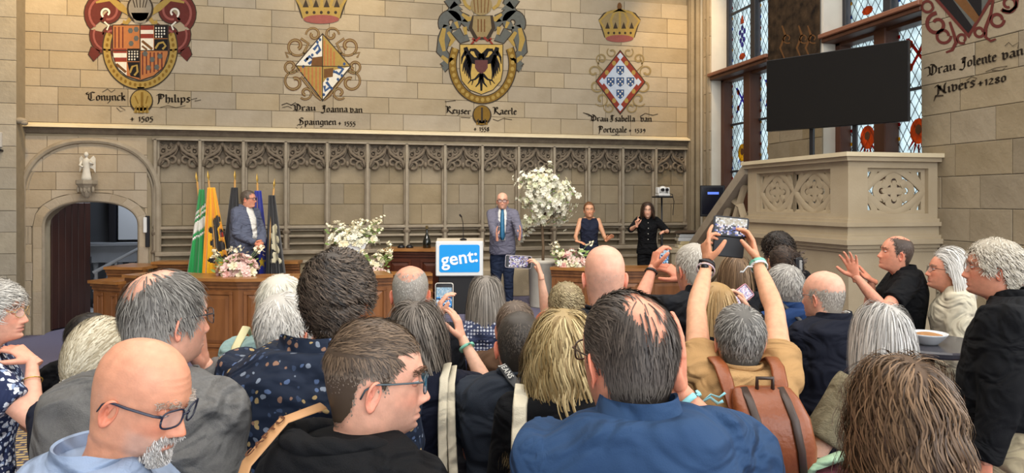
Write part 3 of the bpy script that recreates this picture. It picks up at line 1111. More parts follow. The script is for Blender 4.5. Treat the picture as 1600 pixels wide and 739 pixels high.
def crown(parent, cx, cy, w, h, tilt=0.0):
    def R(pts):
        return [(cx + (p[0] * math.cos(tilt) - p[1] * math.sin(tilt)) * 1, cy + (p[0] * math.sin(tilt) + p[1] * math.cos(tilt))) for p in pts]
    body = R([(-w * .36, h * .32), (-w * .5, -h * .22), (-w * .38, -h * .42), (-w * .2, -h * .5), (0, -h * .52), (w * .2, -h * .5), (w * .38, -h * .42), (w * .5, -h * .22), (w * .36, h * .32)])
    paint(parent, 'crown_outline', 'ink', pl(([(cx + (p[0] - cx) * 1.06, cy + (p[1] - cy) * 1.08) for p in body], 1)))
    paint(parent, 'crown_cap', 'tan', pl((body, 2)))
    paint(parent, 'crown_arches', 'gold', stx(*[(R([(k * w * .36, h * .1), (k * w * .5, -h * .2), (k * w * .3, -h * .46), (0, -h * .56)]), w * .06, 3) for k in (-1, -.45, 0.02, .45, 1)]))
    paint(parent, 'crown_band', 'gold', pl((R([(-w * .42, h * .02), (-w * .36, h * .36), (w * .36, h * .36), (w * .42, h * .02)]), 4)))
    paint(parent, 'crown_lining', 'rose', pl((R(ell(0, h * .38, w * .35, h * .12)), 5)))
    paint(parent, 'crown_jewels', 'ink', pl(*[(R(ell(k * w * .14, h * .2, w * .03, h * .045, 8)), 6) for k in (-2, -1, 0, 1, 2)],
                                          *[(R([(k * w * .16 - w * .06, h * .06), (k * w * .16, -h * .16), (k * w * .16 + w * .06, h * .06)]), 6) for k in (-1.9, -.65, .65, 1.9)]))
    paint(parent, 'crown_finial', 'brown', pl((R(ell(0, -h * .66, w * .06, h * .14, 10)), 3)))


# --- first arms: red mantling, quartered shield, gold chain collar
a1 = thing('coat_of_arms', 'painted coat of arms with red mantling and gold chain above the arched doorway', 'mural', group=None)
cx = 219
L = []
L += [(spiral(166, 18, 24, 8, 2.2, 1.0), taper(23, 26, 16), 2), (spiral(172, 58, 22, 6, 3.6, -1.0), taper(23, 22, 14), 2), ([(150, 76), (146, 84), (152, 90)], 15, 2), ([(185, 40), (196, 58), (190, 76), (176, 88)], [14, 12, 10, 8], 2)]
paint(a1, 'mantling_outline', 'ink', stx(*[(p, [x + 3 for x in w] if hasattr(w, '__len__') else w + 3, 1) for p, w, l in mirror(L, cx)]))
paint(a1, 'mantling', 'wine', stx(*mirror(L, cx)))
paint(a1, 'mantling_light', 'rose', stx(*mirror([(spiral(166, 18, 29, 12, 2.2, .9), 3.5, 3), (spiral(172, 58, 27, 8, 3.6, -.9), 3, 3)], cx)))
paint(a1, 'mantling_white', 'white', stx(*mirror([(spiral(166, 20, 8, 4, 2.2, .8), 3, 4), ([(163, 34), (170, 40), (167, 47)], 2.5, 4)], cx)))
paint(a1, 'ribbons', 'gold', stx(*mirror([([(202, 22), (190, 12), (172, -2), (150, 4)], [5, 11, 8, 3], 5), ([(206, 26), (198, 36), (192, 34)], 6, 5)], cx)))
paint(a1, 'helmet_outline', 'ink', pl((ell(cx, 14, 21, 23), 6)))
paint(a1, 'helmet', 'grey', pl((ell(cx, 13, 18, 20), 7), ([(205, 20), (233, 20), (227, 36), (211, 36)], 7)))
paint(a1, 'helmet_bars', 'ink', stx(*[([(x, 0), (x + (cx - x) * .3, 12)], 1.6, 8) for x in (208, 213, 219, 225, 230)]))
paint(a1, 'chain_collar', 'gold', stx((ell(cx, 76, 52, 57, 40, -.42, PI + .42), 11, 3)))
paint(a1, 'chain_outline', 'ink', stx((ell(cx, 76, 58.5, 63.5, 40, -.42, PI + .42), 1.8, 4), (ell(cx, 76, 46, 51, 40, -.42, PI + .42), 1.5, 4)))
paint(a1, 'chain_links', 'gold_dark', pl(*[(ell(cx + 52 * math.cos(t), 76 + 57 * math.sin(t), 2.2, 3.0, 8), 5) for t in [(-.4 + (PI + .8) * i / 26) for i in range(27)]]))
sh = [(177, 40), (262, 40), (262, 84), (256, 104), (240, 118), (219, 125), (198, 118), (183, 104), (177, 84)]
paint(a1, 'shield_outline', 'ink', pl(([(cx + (p[0] - cx) * 1.04, 80 + (p[1] - 80) * 1.04) for p in sh], 6)))
paint(a1, 'shield', 'orange', pl((sh, 7)))
paint(a1, 'shield_quarters', 'red', pl(([(220, 40), (240, 40), (240, 60), (220, 60)], 8), ([(177, 76), (198, 76), (198, 96), (180, 96)], 8)))
paint(a1, 'shield_bars', 'white', pl(([(220, 47), (240, 47), (240, 53), (220, 53)], 9), ([(177, 83), (198, 83), (198, 90), (178, 90)], 9), ([(220, 60), (240, 60), (240, 79), (220, 79)], 8), ([(180, 97), (198, 97), (198, 118), (186, 108)], 8)))
paint(a1, 'shield_bends', 'brown', stx(([(222, 64), (238, 77)], 4, 10), ([(222, 72), (230, 78)], 3, 10), ([(182, 100), (197, 113)], 4, 10)))
paint(a1, 'shield_lions', 'black', pl(([(241, 40), (262, 40), (262, 60), (241, 60)], 8), ([(199, 76), (218, 76), (218, 96), (199, 96)], 8)))
paint(a1, 'lion_flecks', 'white', pl(*[(ell(244 + 4.3 * (i % 4), 44 + 4.5 * (i // 4), 1.3, 1.6, 7), 9) for i in range(15)], *[(ell(202 + 4.3 * (i % 4), 80 + 4.3 * (i // 4), 1.3, 1.6, 7), 9) for i in range(15)]))
paint(a1, 'shield_gold_lions', 'black', pl(([(241, 61), (262, 61), (262, 79), (241, 79)], 8), ([(199, 97), (218, 97), (218, 122), (204, 119)], 8)))
paint(a1, 'gold_lions', 'gold', stx(([(243, 76), (248, 68), (255, 66), (259, 72), (254, 77)], 3.2, 9), ([(203, 114), (207, 104), (214, 102), (215, 112), (210, 118)], 3.2, 9)))
paint(a1, 'shield_stripes', 'wine', stx(*[([(x, 42), (x, 75)], 2, 8) for x in (180, 186, 192)], *[([(x, 82), (x, 118 - abs(x - 219) * .25)], 2, 8) for x in (223, 229, 235, 241, 247, 253)]))
paint(a1, 'castle_charges', 'slate', pl(*[(ell(x, y, 4.2, 4.6, 6), 9) for x, y in ((204, 48), (213, 60), (205, 68), (213, 46), (227, 84), (238, 93), (250, 88), (245, 105), (232, 106))]))
paint(a1, 'shield_cross', 'ink', stx(([(219, 38), (219, 124)], 1.6, 11), ([(177, 79), (262, 79)], 1.4, 11)))
paint(a1, 'medallion_outline', 'ink', pl((ell(221, 158, 18.5, 19), 3), ([(214, 136), (226, 136), (224, 142), (216, 142)], 3)))
paint(a1, 'medallion', 'gold', pl((ell(221, 157, 16.5, 16.5), 4), ([(211, 168), (231, 168), (233, 176), (209, 176)], 4)))
paint(a1, 'medallion_relief', 'gold_dark', stx(([(222, 144), (222, 168)], 4, 5), ([(211, 150), (216, 162)], 2, 5), ([(231, 150), (228, 162)], 2, 5), *[([(x, 166), (x - .5, 177)], 2, 5) for x in (213, 218, 224, 230)]))
i1 = tag(paint(None, 'wall_inscription', 'ink', lambda mb: (
    lettering(WB, mb, 'Conynck', 137, 157, 197, 157, 8.2, 1), lettering(WB, mb, 'Philips', 244, 160, 298, 160, 8.2, 1), lettering(WB, mb, '+ 1505', 203, 190, 240, 190, 7.5, 1),
    WB.stroke(mb, [(160, 144), (168, 139), (174, 144), (180, 140)], .9, 1), WB.stroke(mb, [(186, 166), (196, 172), (188, 174), (182, 168)], .9, 1), WB.stroke(mb, [(298, 156), (308, 153), (304, 158), (314, 156)], .9, 1), WB.stroke(mb, [(250, 168), (262, 165), (275, 168), (290, 165)], .8, 1))),
    'blackletter inscription Conynck Philips with 1505 under the red mantled arms', 'inscription')

# --- second arms: lozenge in brown scrollwork with crown
a2 = thing('coat_of_arms', 'painted lozenge with red and gold stripes in brown scrolls above the left flags', 'mural')
cx = 504
crown(a2, 502, 8, 80, 58)
S = [(spiral(463, 72, 17, 5, PI * .1, 1.1), taper(23, 3, 6), 1), (spiral(490, 54, 12, 3, PI, 1.1), taper(23, 3, 5), 1), (spiral(454, 104, 12, 4, 0, 1.2), taper(23, 3, 5), 1), (spiral(460, 128, 18, 5, -1.2, -1.1), taper(23, 3, 6), 1),
     (spiral(478, 145, 11, 3, 2.4, -1.1), taper(23, 3, 5), 1), ([(470, 120), (482, 135), (494, 150), (502, 156)], 4, 1), ([(450, 90), (446, 82), (456, 84)], 3, 1), ([(470, 60), (482, 68), (474, 84)], 4, 1)]
paint(a2, 'scrollwork', 'brown', stx(*mirror(S, cx)))
paint(a2, 'scroll_light', 'tan', stx(*mirror([(p, [x * .4 for x in w] if hasattr(w, '__len__') else w * .4, 2) for p, w, l in S], cx)))
cz = 104
loz = [(504, 54), (547, 104), (504, 156), (463, 102)]
paint(a2, 'lozenge_outline', 'ink', pl(([(cx + (p[0] - cx) * 1.05, cz + (p[1] - cz) * 1.05) for p in loz], 3)))
paint(a2, 'lozenge', 'gold', pl((loz, 4)))
paint(a2, 'lozenge_lions', 'white', pl(([(504, 54), (504, 104), (463, 102)], 5), ([(547, 104), (525, 130), (504, 156), (504, 130), (520, 110)], 5)))
paint(a2, 'lions', 'blue', stx(([(476, 96), (484, 88), (490, 94), (482, 100)], 4.5, 6), ([(490, 78), (497, 70), (500, 78), (494, 84)], 4.5, 6), ([(528, 104), (536, 108), (530, 116), (524, 112)], 4.5, 6), ([(510, 128), (516, 136), (508, 142), (507, 134)], 4.5, 6)))
paint(a2, 'lion_spots', 'blue', pl(*[(ell(x, y, 2.2, 2.6, 7), 6) for x, y in ((474, 104), (480, 92), (494, 96), (496, 66), (488, 86), (502, 92), (500, 62), (522, 112), (538, 100), (534, 118), (512, 124), (518, 138), (506, 148), (528, 124), (510, 116))]))
paint(a2, 'castles', 'brown', pl(([(488, 90), (504, 88), (504, 104), (486, 103)], 7), ([(506, 108), (521, 106), (520, 120), (506, 122)], 7)))
paint(a2, 'lozenge_stripes', 'orange', stx(*[([(x, 60 + (x - 504) * 1.15), (x, 103)], 2.6, 7) for x in (507, 512, 517, 522)], *[([(x, 105), (x, 104 + (x - 463) * 1.22)], 2.6, 7) for x in (470, 476, 482, 488, 494, 500)]))
paint(a2, 'lozenge_cross', 'ink', stx(([(504, 54), (504, 156)], 1.4, 8), ([(463, 103), (547, 104)], 1.2, 8)))
tag(paint(None, 'wall_inscription', 'ink', lambda mb: (
    lettering(WB, mb, 'Vrau', 458, 173, 494, 173, 6.8, 1), lettering(WB, mb, 'Joanna', 502, 175, 544, 175, 6.8, 1), lettering(WB, mb, 'van', 547, 176, 567, 176, 6.8, 1),
    lettering(WB, mb, 'Spaingnen', 466, 195, 526, 195, 6.8, 1), lettering(WB, mb, '+ 1555', 528, 196, 556, 197, 6.4, 1),
    WB.stroke(mb, [(440, 164), (448, 161), (455, 164), (462, 160)], 1.2, 1), WB.stroke(mb, [(441, 168), (450, 166), (456, 169)], .9, 1), WB.stroke(mb, [(462, 199), (468, 203), (472, 197)], .9, 1))),
    'blackletter inscription Vrau Joanna van Spaingnen with 1555 under the striped lozenge', 'inscription')

# --- third arms: black double eagle on gold
a3 = thing('coat_of_arms', 'painted black double headed eagle shield in gold collar and grey mantling', 'mural')
cx = 753
Mt = [([(700, 40), (694, 60), (690, 80), (700, 92)], [14, 18, 15, 10], 2), (spiral(706, 34, 14, 6, 2.5, .9), taper(23, 16, 10), 2), ([(716, 8), (708, 16), (718, 26), (732, 30)], [18, 18, 14, 10], 2), ([(712, 48), (722, 62), (732, 58)], [14, 12, 10], 2), ([(704, -4), (712, 10)], [22, 18], 2), ([(692, 96), (698, 104), (692, 108)], 10, 2), ([(725, 30), (738, 44)], [14, 12], 2)]
paint(a3, 'mantling_outline', 'ink', stx(*[(p, [x + 3 for x in w] if hasattr(w, '__len__') else w + 3, 1) for p, w, l in mirror(Mt, cx)]))
paint(a3, 'mantling', 'slate', stx(*mirror(Mt, cx)))
paint(a3, 'mantling_gold', 'gold', stx(*mirror([([(694, 44), (690, 62), (694, 80)], [6, 9, 5], 3), ([(700, 50), (708, 62), (702, 72)], [5, 8, 3], 3), ([(690, 88), (700, 96), (708, 90)], [5, 8, 4], 3), ([(722, 22), (732, 30), (744, 28)], [4, 8, 4], 3), ([(726, 42), (728, 54)], [7, 4], 3), ([(712, 34), (716, 44)], [6, 3], 3), ([(724, -2), (728, 8), (736, 14)], 5, 3)], cx)))
paint(a3, 'helmet_outline', 'ink', pl(([(738, 24), (770, 24), (774, 44), (764, 62), (742, 62), (732, 44)], 4)))
paint(a3, 'helmet', 'tan', pl(([(740, 25), (766, 25), (768, 44), (760, 58), (746, 58), (738, 44)], 5), (ell(752, 8, 17, 16), 5)))
paint(a3, 'helmet_bars', 'brown', stx(*[([(x, -4), (x + (752 - x) * .2, 20)], 1.4, 6) for x in (740, 746, 752, 758, 764)], *[([(x, 30), (x, 50)], 2, 6) for x in (747, 752, 757)]))
paint(a3, 'red_trim', 'red', stx(*mirror([([(738, 60), (744, 64), (750, 58)], 3.5, 6), ([(736, 70), (742, 62)], 3, 6)], cx)))
paint(a3, 'chain_collar', 'gold_dark', stx((ell(754, 100, 47, 56, 36, -.45, PI + .45), 11, 3)))
paint(a3, 'chain_outline', 'ink', stx((ell(754, 100, 53, 62, 36, -.45, PI + .45), 1.6, 4), (ell(754, 100, 41, 50, 36, -.45, PI + .45), 1.4, 4)))
paint(a3, 'chain_links', 'gold', pl(*[(ell(754 + 47 * math.cos(t), 100 + 56 * math.sin(t), 3, 3.4, 8), 5) for t in [(-.4 + (PI + .8) * i / 22) for i in range(23)]]))
sh = [(719, 70), (785, 70), (785, 110), (782, 126), (770, 140), (752, 147), (734, 140), (722, 126), (719, 110)]
paint(a3, 'shield_outline', 'ink', pl(([(752 + (p[0] - 752) * 1.04, 108 + (p[1] - 108) * 1.03) for p in sh], 6)))
paint(a3, 'shield', 'yellow', pl((sh, 7)))
cx = 752
E = [([(752, 90), (746, 84), (742, 78), (735, 78), (733, 83)], [10, 8, 6, 4.5, 1.5], 8), ([(748, 96), (738, 94), (730, 84), (727, 74)], [12, 11, 9, 6], 8)]
E += [([(732 + k * .8, 86 + k * 3), (725 + k * 2.2, 100 + k * 3.6), (723 + k * 3.2, 112 + k * 3.6)], [5, 3.4, 1.2], 8) for k in range(5)]
E += [([(728, 80), (722, 90), (721, 100)], [5, 3.5, 1.2], 8), ([(750, 116), (742, 124), (735, 126), (731, 131)], [5, 3, 2, 1.2], 8), ([(739, 126), (737, 133)], [2, 1.2], 8), ([(752, 116), (748, 130), (743, 136)], [5, 3, 1.5], 8)]
paint(a3, 'eagle', 'black', stx(*mirror(E, cx), ([(752, 84), (752, 142)], [9, 3], 8)))
paint(a3, 'breast_shield', 'purple', pl(([(742, 94), (762, 94), (762, 106), (758, 112), (752, 115), (746, 112), (742, 106)], 9)))
paint(a3, 'medallion_outline', 'ink', pl((ell(753, 180, 15, 16), 3)))
paint(a3, 'medallion', 'gold_dark', pl((ell(753, 179, 13, 14), 4), ([(745, 188), (761, 188), (762, 195), (744, 195)], 4)))
paint(a3, 'medallion_relief', 'ink', stx(([(753, 168), (753, 190)], 3, 5), ([(747, 186), (748, 194)], 2, 5), ([(758, 186), (758, 194)], 2, 5)))
tag(paint(None, 'wall_inscription', 'ink', lambda mb: (
    lettering(WB, mb, 'Keyser', 696, 176, 736, 179, 6.6, 1), lettering(WB, mb, 'Kaerle', 770, 178, 808, 179, 6.8, 1), lettering(WB, mb, '+ 1558', 740, 205, 765, 205, 6.2, 1),
    WB.stroke(mb, [(720, 183), (735, 184)], 1, 1), WB.stroke(mb, [(770, 186), (778, 189), (786, 185), (800, 187)], .9, 1), WB.stroke(mb, [(695, 159), (703, 158), (712, 157)], 1, 1))),
    'blackletter inscription Keyser Kaerle with 1558 under the double eagle arms', 'inscription')

# --- fourth arms: blue and white lozenge, red border
a4 = thing('coat_of_arms', 'painted white lozenge with five small blue shields and a red border', 'mural')
cx = 969
crown(a4, 968, 42, 62, 48)
S = [(spiral(940, 92, 9, 3, 2, 1.1), taper(23, 1.5, 4), 1), (spiral(928, 112, 11, 3, 1, -1.1), taper(23, 1.5, 4), 1), (spiral(932, 134, 13, 4, 5, 1.1), taper(23, 1.5, 4), 1), (spiral(940, 155, 12, 3, 2.5, -1.1), taper(23, 1.5, 4), 1), (spiral(952, 168, 9, 3, 3.5, -1), taper(23, 1.5, 3.5), 1), (spiral(956, 82, 8, 3, 4, -1), taper(23, 1.5, 3), 1), ([(938, 88), (934, 102), (944, 112)], 2, 1)]
paint(a4, 'scrollwork', 'tan', stx(*mirror(S, cx)))
loz = [(969, 80), (1007, 128), (969, 177), (932, 127)]
sc_ = lambda k: [(969 + (p[0] - 969) * k, 128 + (p[1] - 128) * k) for p in loz]
paint(a4, 'lozenge_outline', 'ink', pl((sc_(1.05), 2)))
paint(a4, 'lozenge_border', 'red', pl((sc_(1.0), 3)))
paint(a4, 'lozenge', 'paleblue', pl((sc_(.74), 4), *[(ell(x, y, 5, 6, 4), 5) for x, y in ((969, 88), (997, 128), (969, 168), (941, 127))]))
paint(a4, 'border_castles', 'gold', pl(*[(ell(969 + 37 * .87 * a, 128 + 48 * .87 * b, 3.4, 4.2, 6), 5) for a, b in ((.3, -.7), (.65, -.35), (-.3, -.7), (-.65, -.35), (.3, .7), (.65, .35), (-.3, .7), (-.65, .35))]))
five = [(969, 128), (954, 128), (985, 128), (969, 110), (969, 147)]
paint(a4, 'small_shields', 'blue', pl(*[([(x - 6, y - 7), (x + 6, y - 7), (x + 6, y + 3), (x, y + 8), (x - 6, y + 3)], 6) for x, y in five]))
paint(a4, 'shield_dots', 'white', pl(*[(ell(x + a, y + b, 1.3, 1.4, 7), 7) for x, y in five for a, b in ((-3, -4), (3, -4), (0, -.5), (-3, 3), (3, 3))]))
tag(paint(None, 'wall_inscription', 'ink', lambda mb: (
    lettering(WB, mb, 'Vrau', 922, 189, 951, 190, 6.2, 1), lettering(WB, mb, 'Isabella', 953, 190, 993, 190, 6.4, 1), lettering(WB, mb, 'van', 1001, 190, 1019, 190, 6.4, 1),
    lettering(WB, mb, 'Portegale', 934, 207, 980, 207, 6.4, 1), lettering(WB, mb, '+ 1539', 982, 207, 1009, 207, 5.6, 1), WB.stroke(mb, [(911, 176), (920, 179), (928, 184)], [1, 2.2, 1], 1), WB.stroke(mb, [(1000, 182), (1008, 177), (1020, 180), (1028, 178)], 1, 1), WB.stroke(mb, [(955, 212), (968, 211)], .9, 1))),
    'blackletter inscription Vrau Isabella van Portegale under the blue and white lozenge', 'inscription')

# --- fifth arms, on the right wall: striped shield in dark scrolls
WR = Wall2D('x', RX - 0.0100)


def plr(*items):
    def f(mb):
        for pts, lay in items:
            WR.poly(mb, pts, lay)
    return f


def str_(*items):
    def f(mb):
        for pts, w, lay in items:
            WR.stroke(mb, pts, w, lay)
    return f


a5 = thing('coat_of_arms', 'painted dark and ochre lozenge with dark red scrolls beside the near window', 'mural')
S = [(spiral(1449, 10, 9, 8, 0, 1), 4, 1), (spiral(1464, 38, 18, 6, -1.6, -1.15), taper(23, 6, 5), 1), (spiral(1474, 56, 12, 8, 0, 1.0), 4.5, 1), ([(1484, 34), (1490, 52), (1494, 66), (1488, 78), (1478, 82)], [4, 5, 6, 5, 3], 1), (spiral(1503, 60, 8, 5, 1, 1), 4, 1), (spiral(1530, 50, 8, 6, 0, 1), 4.5, 1),
     ([(1552, 0), (1548, 22), (1540, 44), (1540, 58), (1548, 64), (1556, 61)], [4, 5, 6, 5, 4, 3], 1), (spiral(1558, 31, 11, 8, 0, 1), 5, 1), (spiral(1576, 6, 14, 5, 2.5, -1.2), taper(23, 6, 4), 1), ([(1590, -4), (1588, 10), (1578, 18), (1566, 16)], 5, 1)]
paint(a5, 'scrollwork', 'wine', str_(*S))
paint(a5, 'lozenge_outline', 'wine', plr(([(1459, -2), (1553, -4), (1514, 60)], 2)))
paint(a5, 'lozenge', 'slate', plr(([(1466, -2), (1547, -4), (1513, 52)], 3)))
paint(a5, 'lozenge_black', 'black', plr(([(1466, -2), (1488, -2), (1520, 42), (1513, 52)], 4), ([(1510, -3), (1534, -3), (1534, 20), (1530, 26)], 4)))
paint(a5, 'lozenge_bend', 'brown', plr(([(1489, -2), (1508, -3), (1531, 26), (1524, 36)], 4)))
tag(paint(None, 'wall_inscription', 'ink', lambda mb: (
    lettering(WR, mb, 'Vrau', 1449, 119, 1494, 109, 10.5, 1), lettering(WR, mb, 'Jolente', 1500, 107, 1558, 95, 10.5, 1), lettering(WR, mb, 'van', 1566, 94, 1600, 85, 10.5, 1),
    lettering(WR, mb, 'Nivers', 1462, 149, 1524, 135, 10.5, 1), lettering(WR, mb, '+1280', 1527, 136, 1573, 127, 9.5, 1),
    WR.stroke(mb, [(1540, 112), (1556, 106), (1574, 103), (1566, 110), (1550, 110)], 1, 1), WR.stroke(mb, [(1570, 72), (1576, 66), (1582, 72), (1592, 66), (1590, 76)], 1, 1), WR.stroke(mb, [(1510, 126), (1518, 120), (1526, 122), (1522, 128)], 1, 1), WR.stroke(mb, [(1459, 158), (1462, 150), (1474, 149)], [1, 3, 2], 1))),
    'blackletter inscription Vrau Jolente van Nivers +1280 on the wall right of the windows', 'inscription')
# pale figures in the pier mural
for x in (1222, 1248, 1262):
    paint(mu, 'painted_figure', 'brown', lambda mb, x=x: [Wall2D('x', RX - 0.014).stroke(mb, q, w, 1) for q, w in (([(x, 40), (x + 5, 55), (x - 3, 75), (x + 4, 92)], [2, 4, 3, 2]), (spiral(x + 8, 60, 8, 3, 1, 1), 2))])

# ------------------------------------------------------------------ oak council desks
def raised_panel(parent, M4, w, h, m=None, name='panel'):
    """framed fielded panel; M4 places its lower left corner, x along, z up, y out of the face (towards -y)"""
    mb = MB()
    f = 0.045
    for (a, b, c, d) in ((0, w, 0, f), (0, w, h - f, h), (0, f, f, h - f), (w - f, w, f, h - f)):
        mb.box(a, b, -0.022, 0.0, c, d, 0.006)
    o = mb.build('panel_frame', m or M_OAK, parent)
    o.matrix_local = M4
    o['kind'] = 'stuff'
    mb = MB()
    mb.loft([[(f, 0, f), (w - f, 0, f), (w - f, 0, h - f), (f, 0, h - f)], [(f + .005, -.004, f + .005), (w - f - .005, -.004, f + .005), (w - f - .005, -.004, h - f - .005), (f + .005, -.004, h - f - .005)],
             [(f + .05, -.016, f + .05), (w - f - .05, -.016, f + .05), (w - f - .05, -.016, h - f - .05), (f + .05, -.016, h - f - .05)]])
    o = mb.build(name, m or M_OAK, parent)
    o.matrix_local = M4


def desk_run(root, pts, z0, z1, depth, npan, top=True, m=None):
    """desk front following the XY polyline pts (left to right, front on the camera's side)"""
    m = m or M_OAK
    P = [Vector((p[0], p[1], 0)) for p in pts]
    nrm = []
    for i in range(len(P)):
        t = (P[min(i + 1, len(P) - 1)] - P[max(i - 1, 0)]).normalized()
        nrm.append(Vector((t.y, -t.x, 0)))
    ring = lambda off0, off1, a, b: [[tuple(P[i] + nrm[i] * off0 + Vector((0, 0, a))), tuple(P[i] + nrm[i] * off0 + Vector((0, 0, b))), tuple(P[i] + nrm[i] * off1 + Vector((0, 0, b))), tuple(P[i] + nrm[i] * off1 + Vector((0, 0, a)))] for i in range(len(P))]
    MB().loft(ring(0, -0.05, z0, z1 - 0.04)).build('front_board', m, root)
    MB().loft(ring(0.035, -0.04, z0, z0 + 0.12)).build('plinth_board', m, root)
    MB().loft(ring(0.025, -0.04, z1 - 0.13, z1 - 0.085)).build('moulding', m, root)
    MB().loft(ring(0.05, -0.04, z1 - 0.085, z1 - 0.04)).build('moulding', m, root)
    if top:
        MB().loft(ring(0.09, -depth, z1 - 0.04, z1)).build('desk_top', M_OAKTOP, root)
    for i in range(len(P) - 1):
        seg = P[i + 1] - P[i]
        L = seg.length
        k = npan[i]
        t = seg.normalized()
        n = Vector((t.y, -t.x, 0))
        for j in range(k):
            w = L / k - 0.14
            o = P[i] + t * (L * j / k + 0.07) + n * 0.002 + Vector((0, 0, z0 + 0.16))
            M4 = Matrix((( t.x, -n.x, 0, o.x), (t.y, -n.y, 0, o.y), (0, 0, 1, o.z), (0, 0, 0, 1)))
            raised_panel(root, M4, w, z1 - z0 - 0.33, m)


d1 = thing('council_desk', 'curved oak council desk with panelled front below the flags and pink bouquet', 'desk')
pts = [at(147, 0, 9.9), at(200, 0, 9.35), at(268, 0, 9.0), at(372, 0, 8.85), at(482, 0, 8.95), at(612, 0, 9.35)]
desk_run(d1, [(p.x, p.y) for p in pts[1:]], 0, 1.04, 0.5, [1, 1, 1, 1])
e1 = pts[0]
rt = thing('bench_end', 'low stepped oak bench end with two small panels left of the curved desk', 'bench')
q0, q1 = at(146, 0, 9.75), at(190, 0, 9.55)
desk_run(rt, [(q0.x, q0.y), (q1.x, q1.y)], 0, 0.92, 0.34, [2])
rt = thing('oak_desk', 'raised oak desk with a polished slab top behind the curved desk end', 'desk')
q0, q1 = at(168, 0, 10.35), at(228, 0, 10.28)
desk_run(rt, [(q0.x, q0.y), (q1.x, q1.y)], 0, 1.05, 0.55, [2])
rt = thing('back_bench', 'long plain oak bench back with flat rail in front of the arcade, behind flags', 'bench')
q0, q1 = at(240, 0, 10.6), at(468, 0, 10.7)
desk_run(rt, [(q0.x, q0.y), (q1.x, q1.y)], 0.4, 1.1, 0.2, [4])

d2 = thing('council_desk', 'dark oak desk with overhanging top carrying the bouquet before the interpreters', 'desk')
pts = [at(862, 0, 10.2), at(925, 0, 10.0), at(1010, 0, 10.0), at(1098, 0, 10.15)]
desk_run(d2, [(p.x, p.y) for p in pts], 0.40, 1.06, 0.4, [1, 1, 1])
d3 = thing('president_desk', 'red brown wooden desk behind the lectern carrying the dark bottle', 'desk')
pts = [at(600, 0, 11.0), at(700, 0, 10.9)]
desk_run(d3, [(p.x, p.y) for p in pts], 0.4, 1.27, 0.45, [2], m=M_MAHOG)
d4 = thing('stepped_bench', 'pale oak stepped bench rails beside the lectern behind the balding man', 'bench')
for k in range(4):
    a, b = at(612 + 2 * k, 0, 10.1 - k * .03), at(676, 0, 10.0 - k * .03)
    z = 0.98 - k * .11
    MB().prism([(a.x, a.y), (b.x, b.y), (b.x, b.y + .25), (a.x, a.y + .25)], 'z', z - .035, z).build('rail', M_OAKTOP, d4)
a, b = at(612, 0, 10.15), at(676, 0, 10.05)
MB().prism([(a.x, a.y), (b.x, b.y), (b.x, b.y + .2), (a.x, a.y + .2)], 'z', 0.4, 0.95).build('bench_back', M_OAK, d4)
d5 = thing('side_table', 'small square oak stand with light top under the low white flowers', 'table')
a, b = at(574, 0, 10.0), at(604, 0, 9.97)
MB().prism([(a.x, a.y), (b.x, b.y), (b.x, b.y + .4), (a.x, a.y + .4)], 'z', 0.94, 0.98).build('table_top', M_OAKTOP, d5)
MB().prism([(a.x + .03, a.y + .03), (b.x - .03, b.y + .03), (b.x - .03, b.y + .35), (a.x + .03, a.y + .35)], 'z', 0.4, 0.94).build('body', M_OAK, d5)

# ------------------------------------------------------------------ lectern with the city's sign
LEC = at(718, 0, 10.0)
lc = thing('lectern', 'black lectern behind the blue city sign, left of the speaker', 'lectern', (LEC.x, LEC.y, 0.4), -YAW + .05)
MB().box(-.30, .30, .02, .45, 0, .62, .01).build('pedestal', mat('black_board', '#131316', .6), lc)
MB().prism([(.0, .98), (.45, 1.06), (.45, 1.03), (.0, .95)], 'x', -.34, .34).build('top_board', mat('pale_lectern_top', '#cfc3ae', .5), lc)
MB().box(-.31, .31, .03, .43, .62, .96, .01).build('upper_box', MATS['black_board'], lc)
MB().box(-.335, .335, -.03, .0, .545, 1.04, .012).build('sign_frame', mat('white_sign_board', '#d9dcdb', .5), lc)


def rounded_rect(x0, x1, z0, z1, r, n=5):
    pts = []
    for cx, cz, a0 in ((x1 - r, z1 - r, 0), (x0 + r, z1 - r, PI / 2), (x0 + r, z0 + r, PI), (x1 - r, z0 + r, 1.5 * PI)):
        for i in range(n + 1):
            a = a0 + PI / 2 * i / n
            pts.append((cx + r * math.cos(a), cz + r * math.sin(a)))
    return pts


MB().prism(rounded_rect(-.285, .285, .60, .99, .03), 'y', -.034, -.028).build('sign_panel', mat('city_blue', '#0a96e6', .35, emit=0.0), lc)


def text_obj(name, txt, size, m, parent, M4, bold=0.0, extrude=0.0015, spacing=1.0):
    cu = bpy.data.curves.new(name, 'FONT')
    cu.body = txt
    cu.size = size
    cu.align_x = 'CENTER'
    cu.align_y = 'CENTER'
    cu.offset = bold
    cu.extrude = extrude
    cu.resolution_u = 4
    cu.space_character = spacing
    t = bpy.data.objects.new(name + '_tmp', cu)
    C.objects.link(t)
    dg = bpy.context.evaluated_depsgraph_get()
    me = bpy.data.meshes.new_from_object(t.evaluated_get(dg))
    bpy.data.objects.remove(t)
    bpy.data.curves.remove(cu)
    me.name = name
    o = link(name, me, m, parent)
    o.matrix_local = M4
    o['kind'] = 'stuff'
    return o


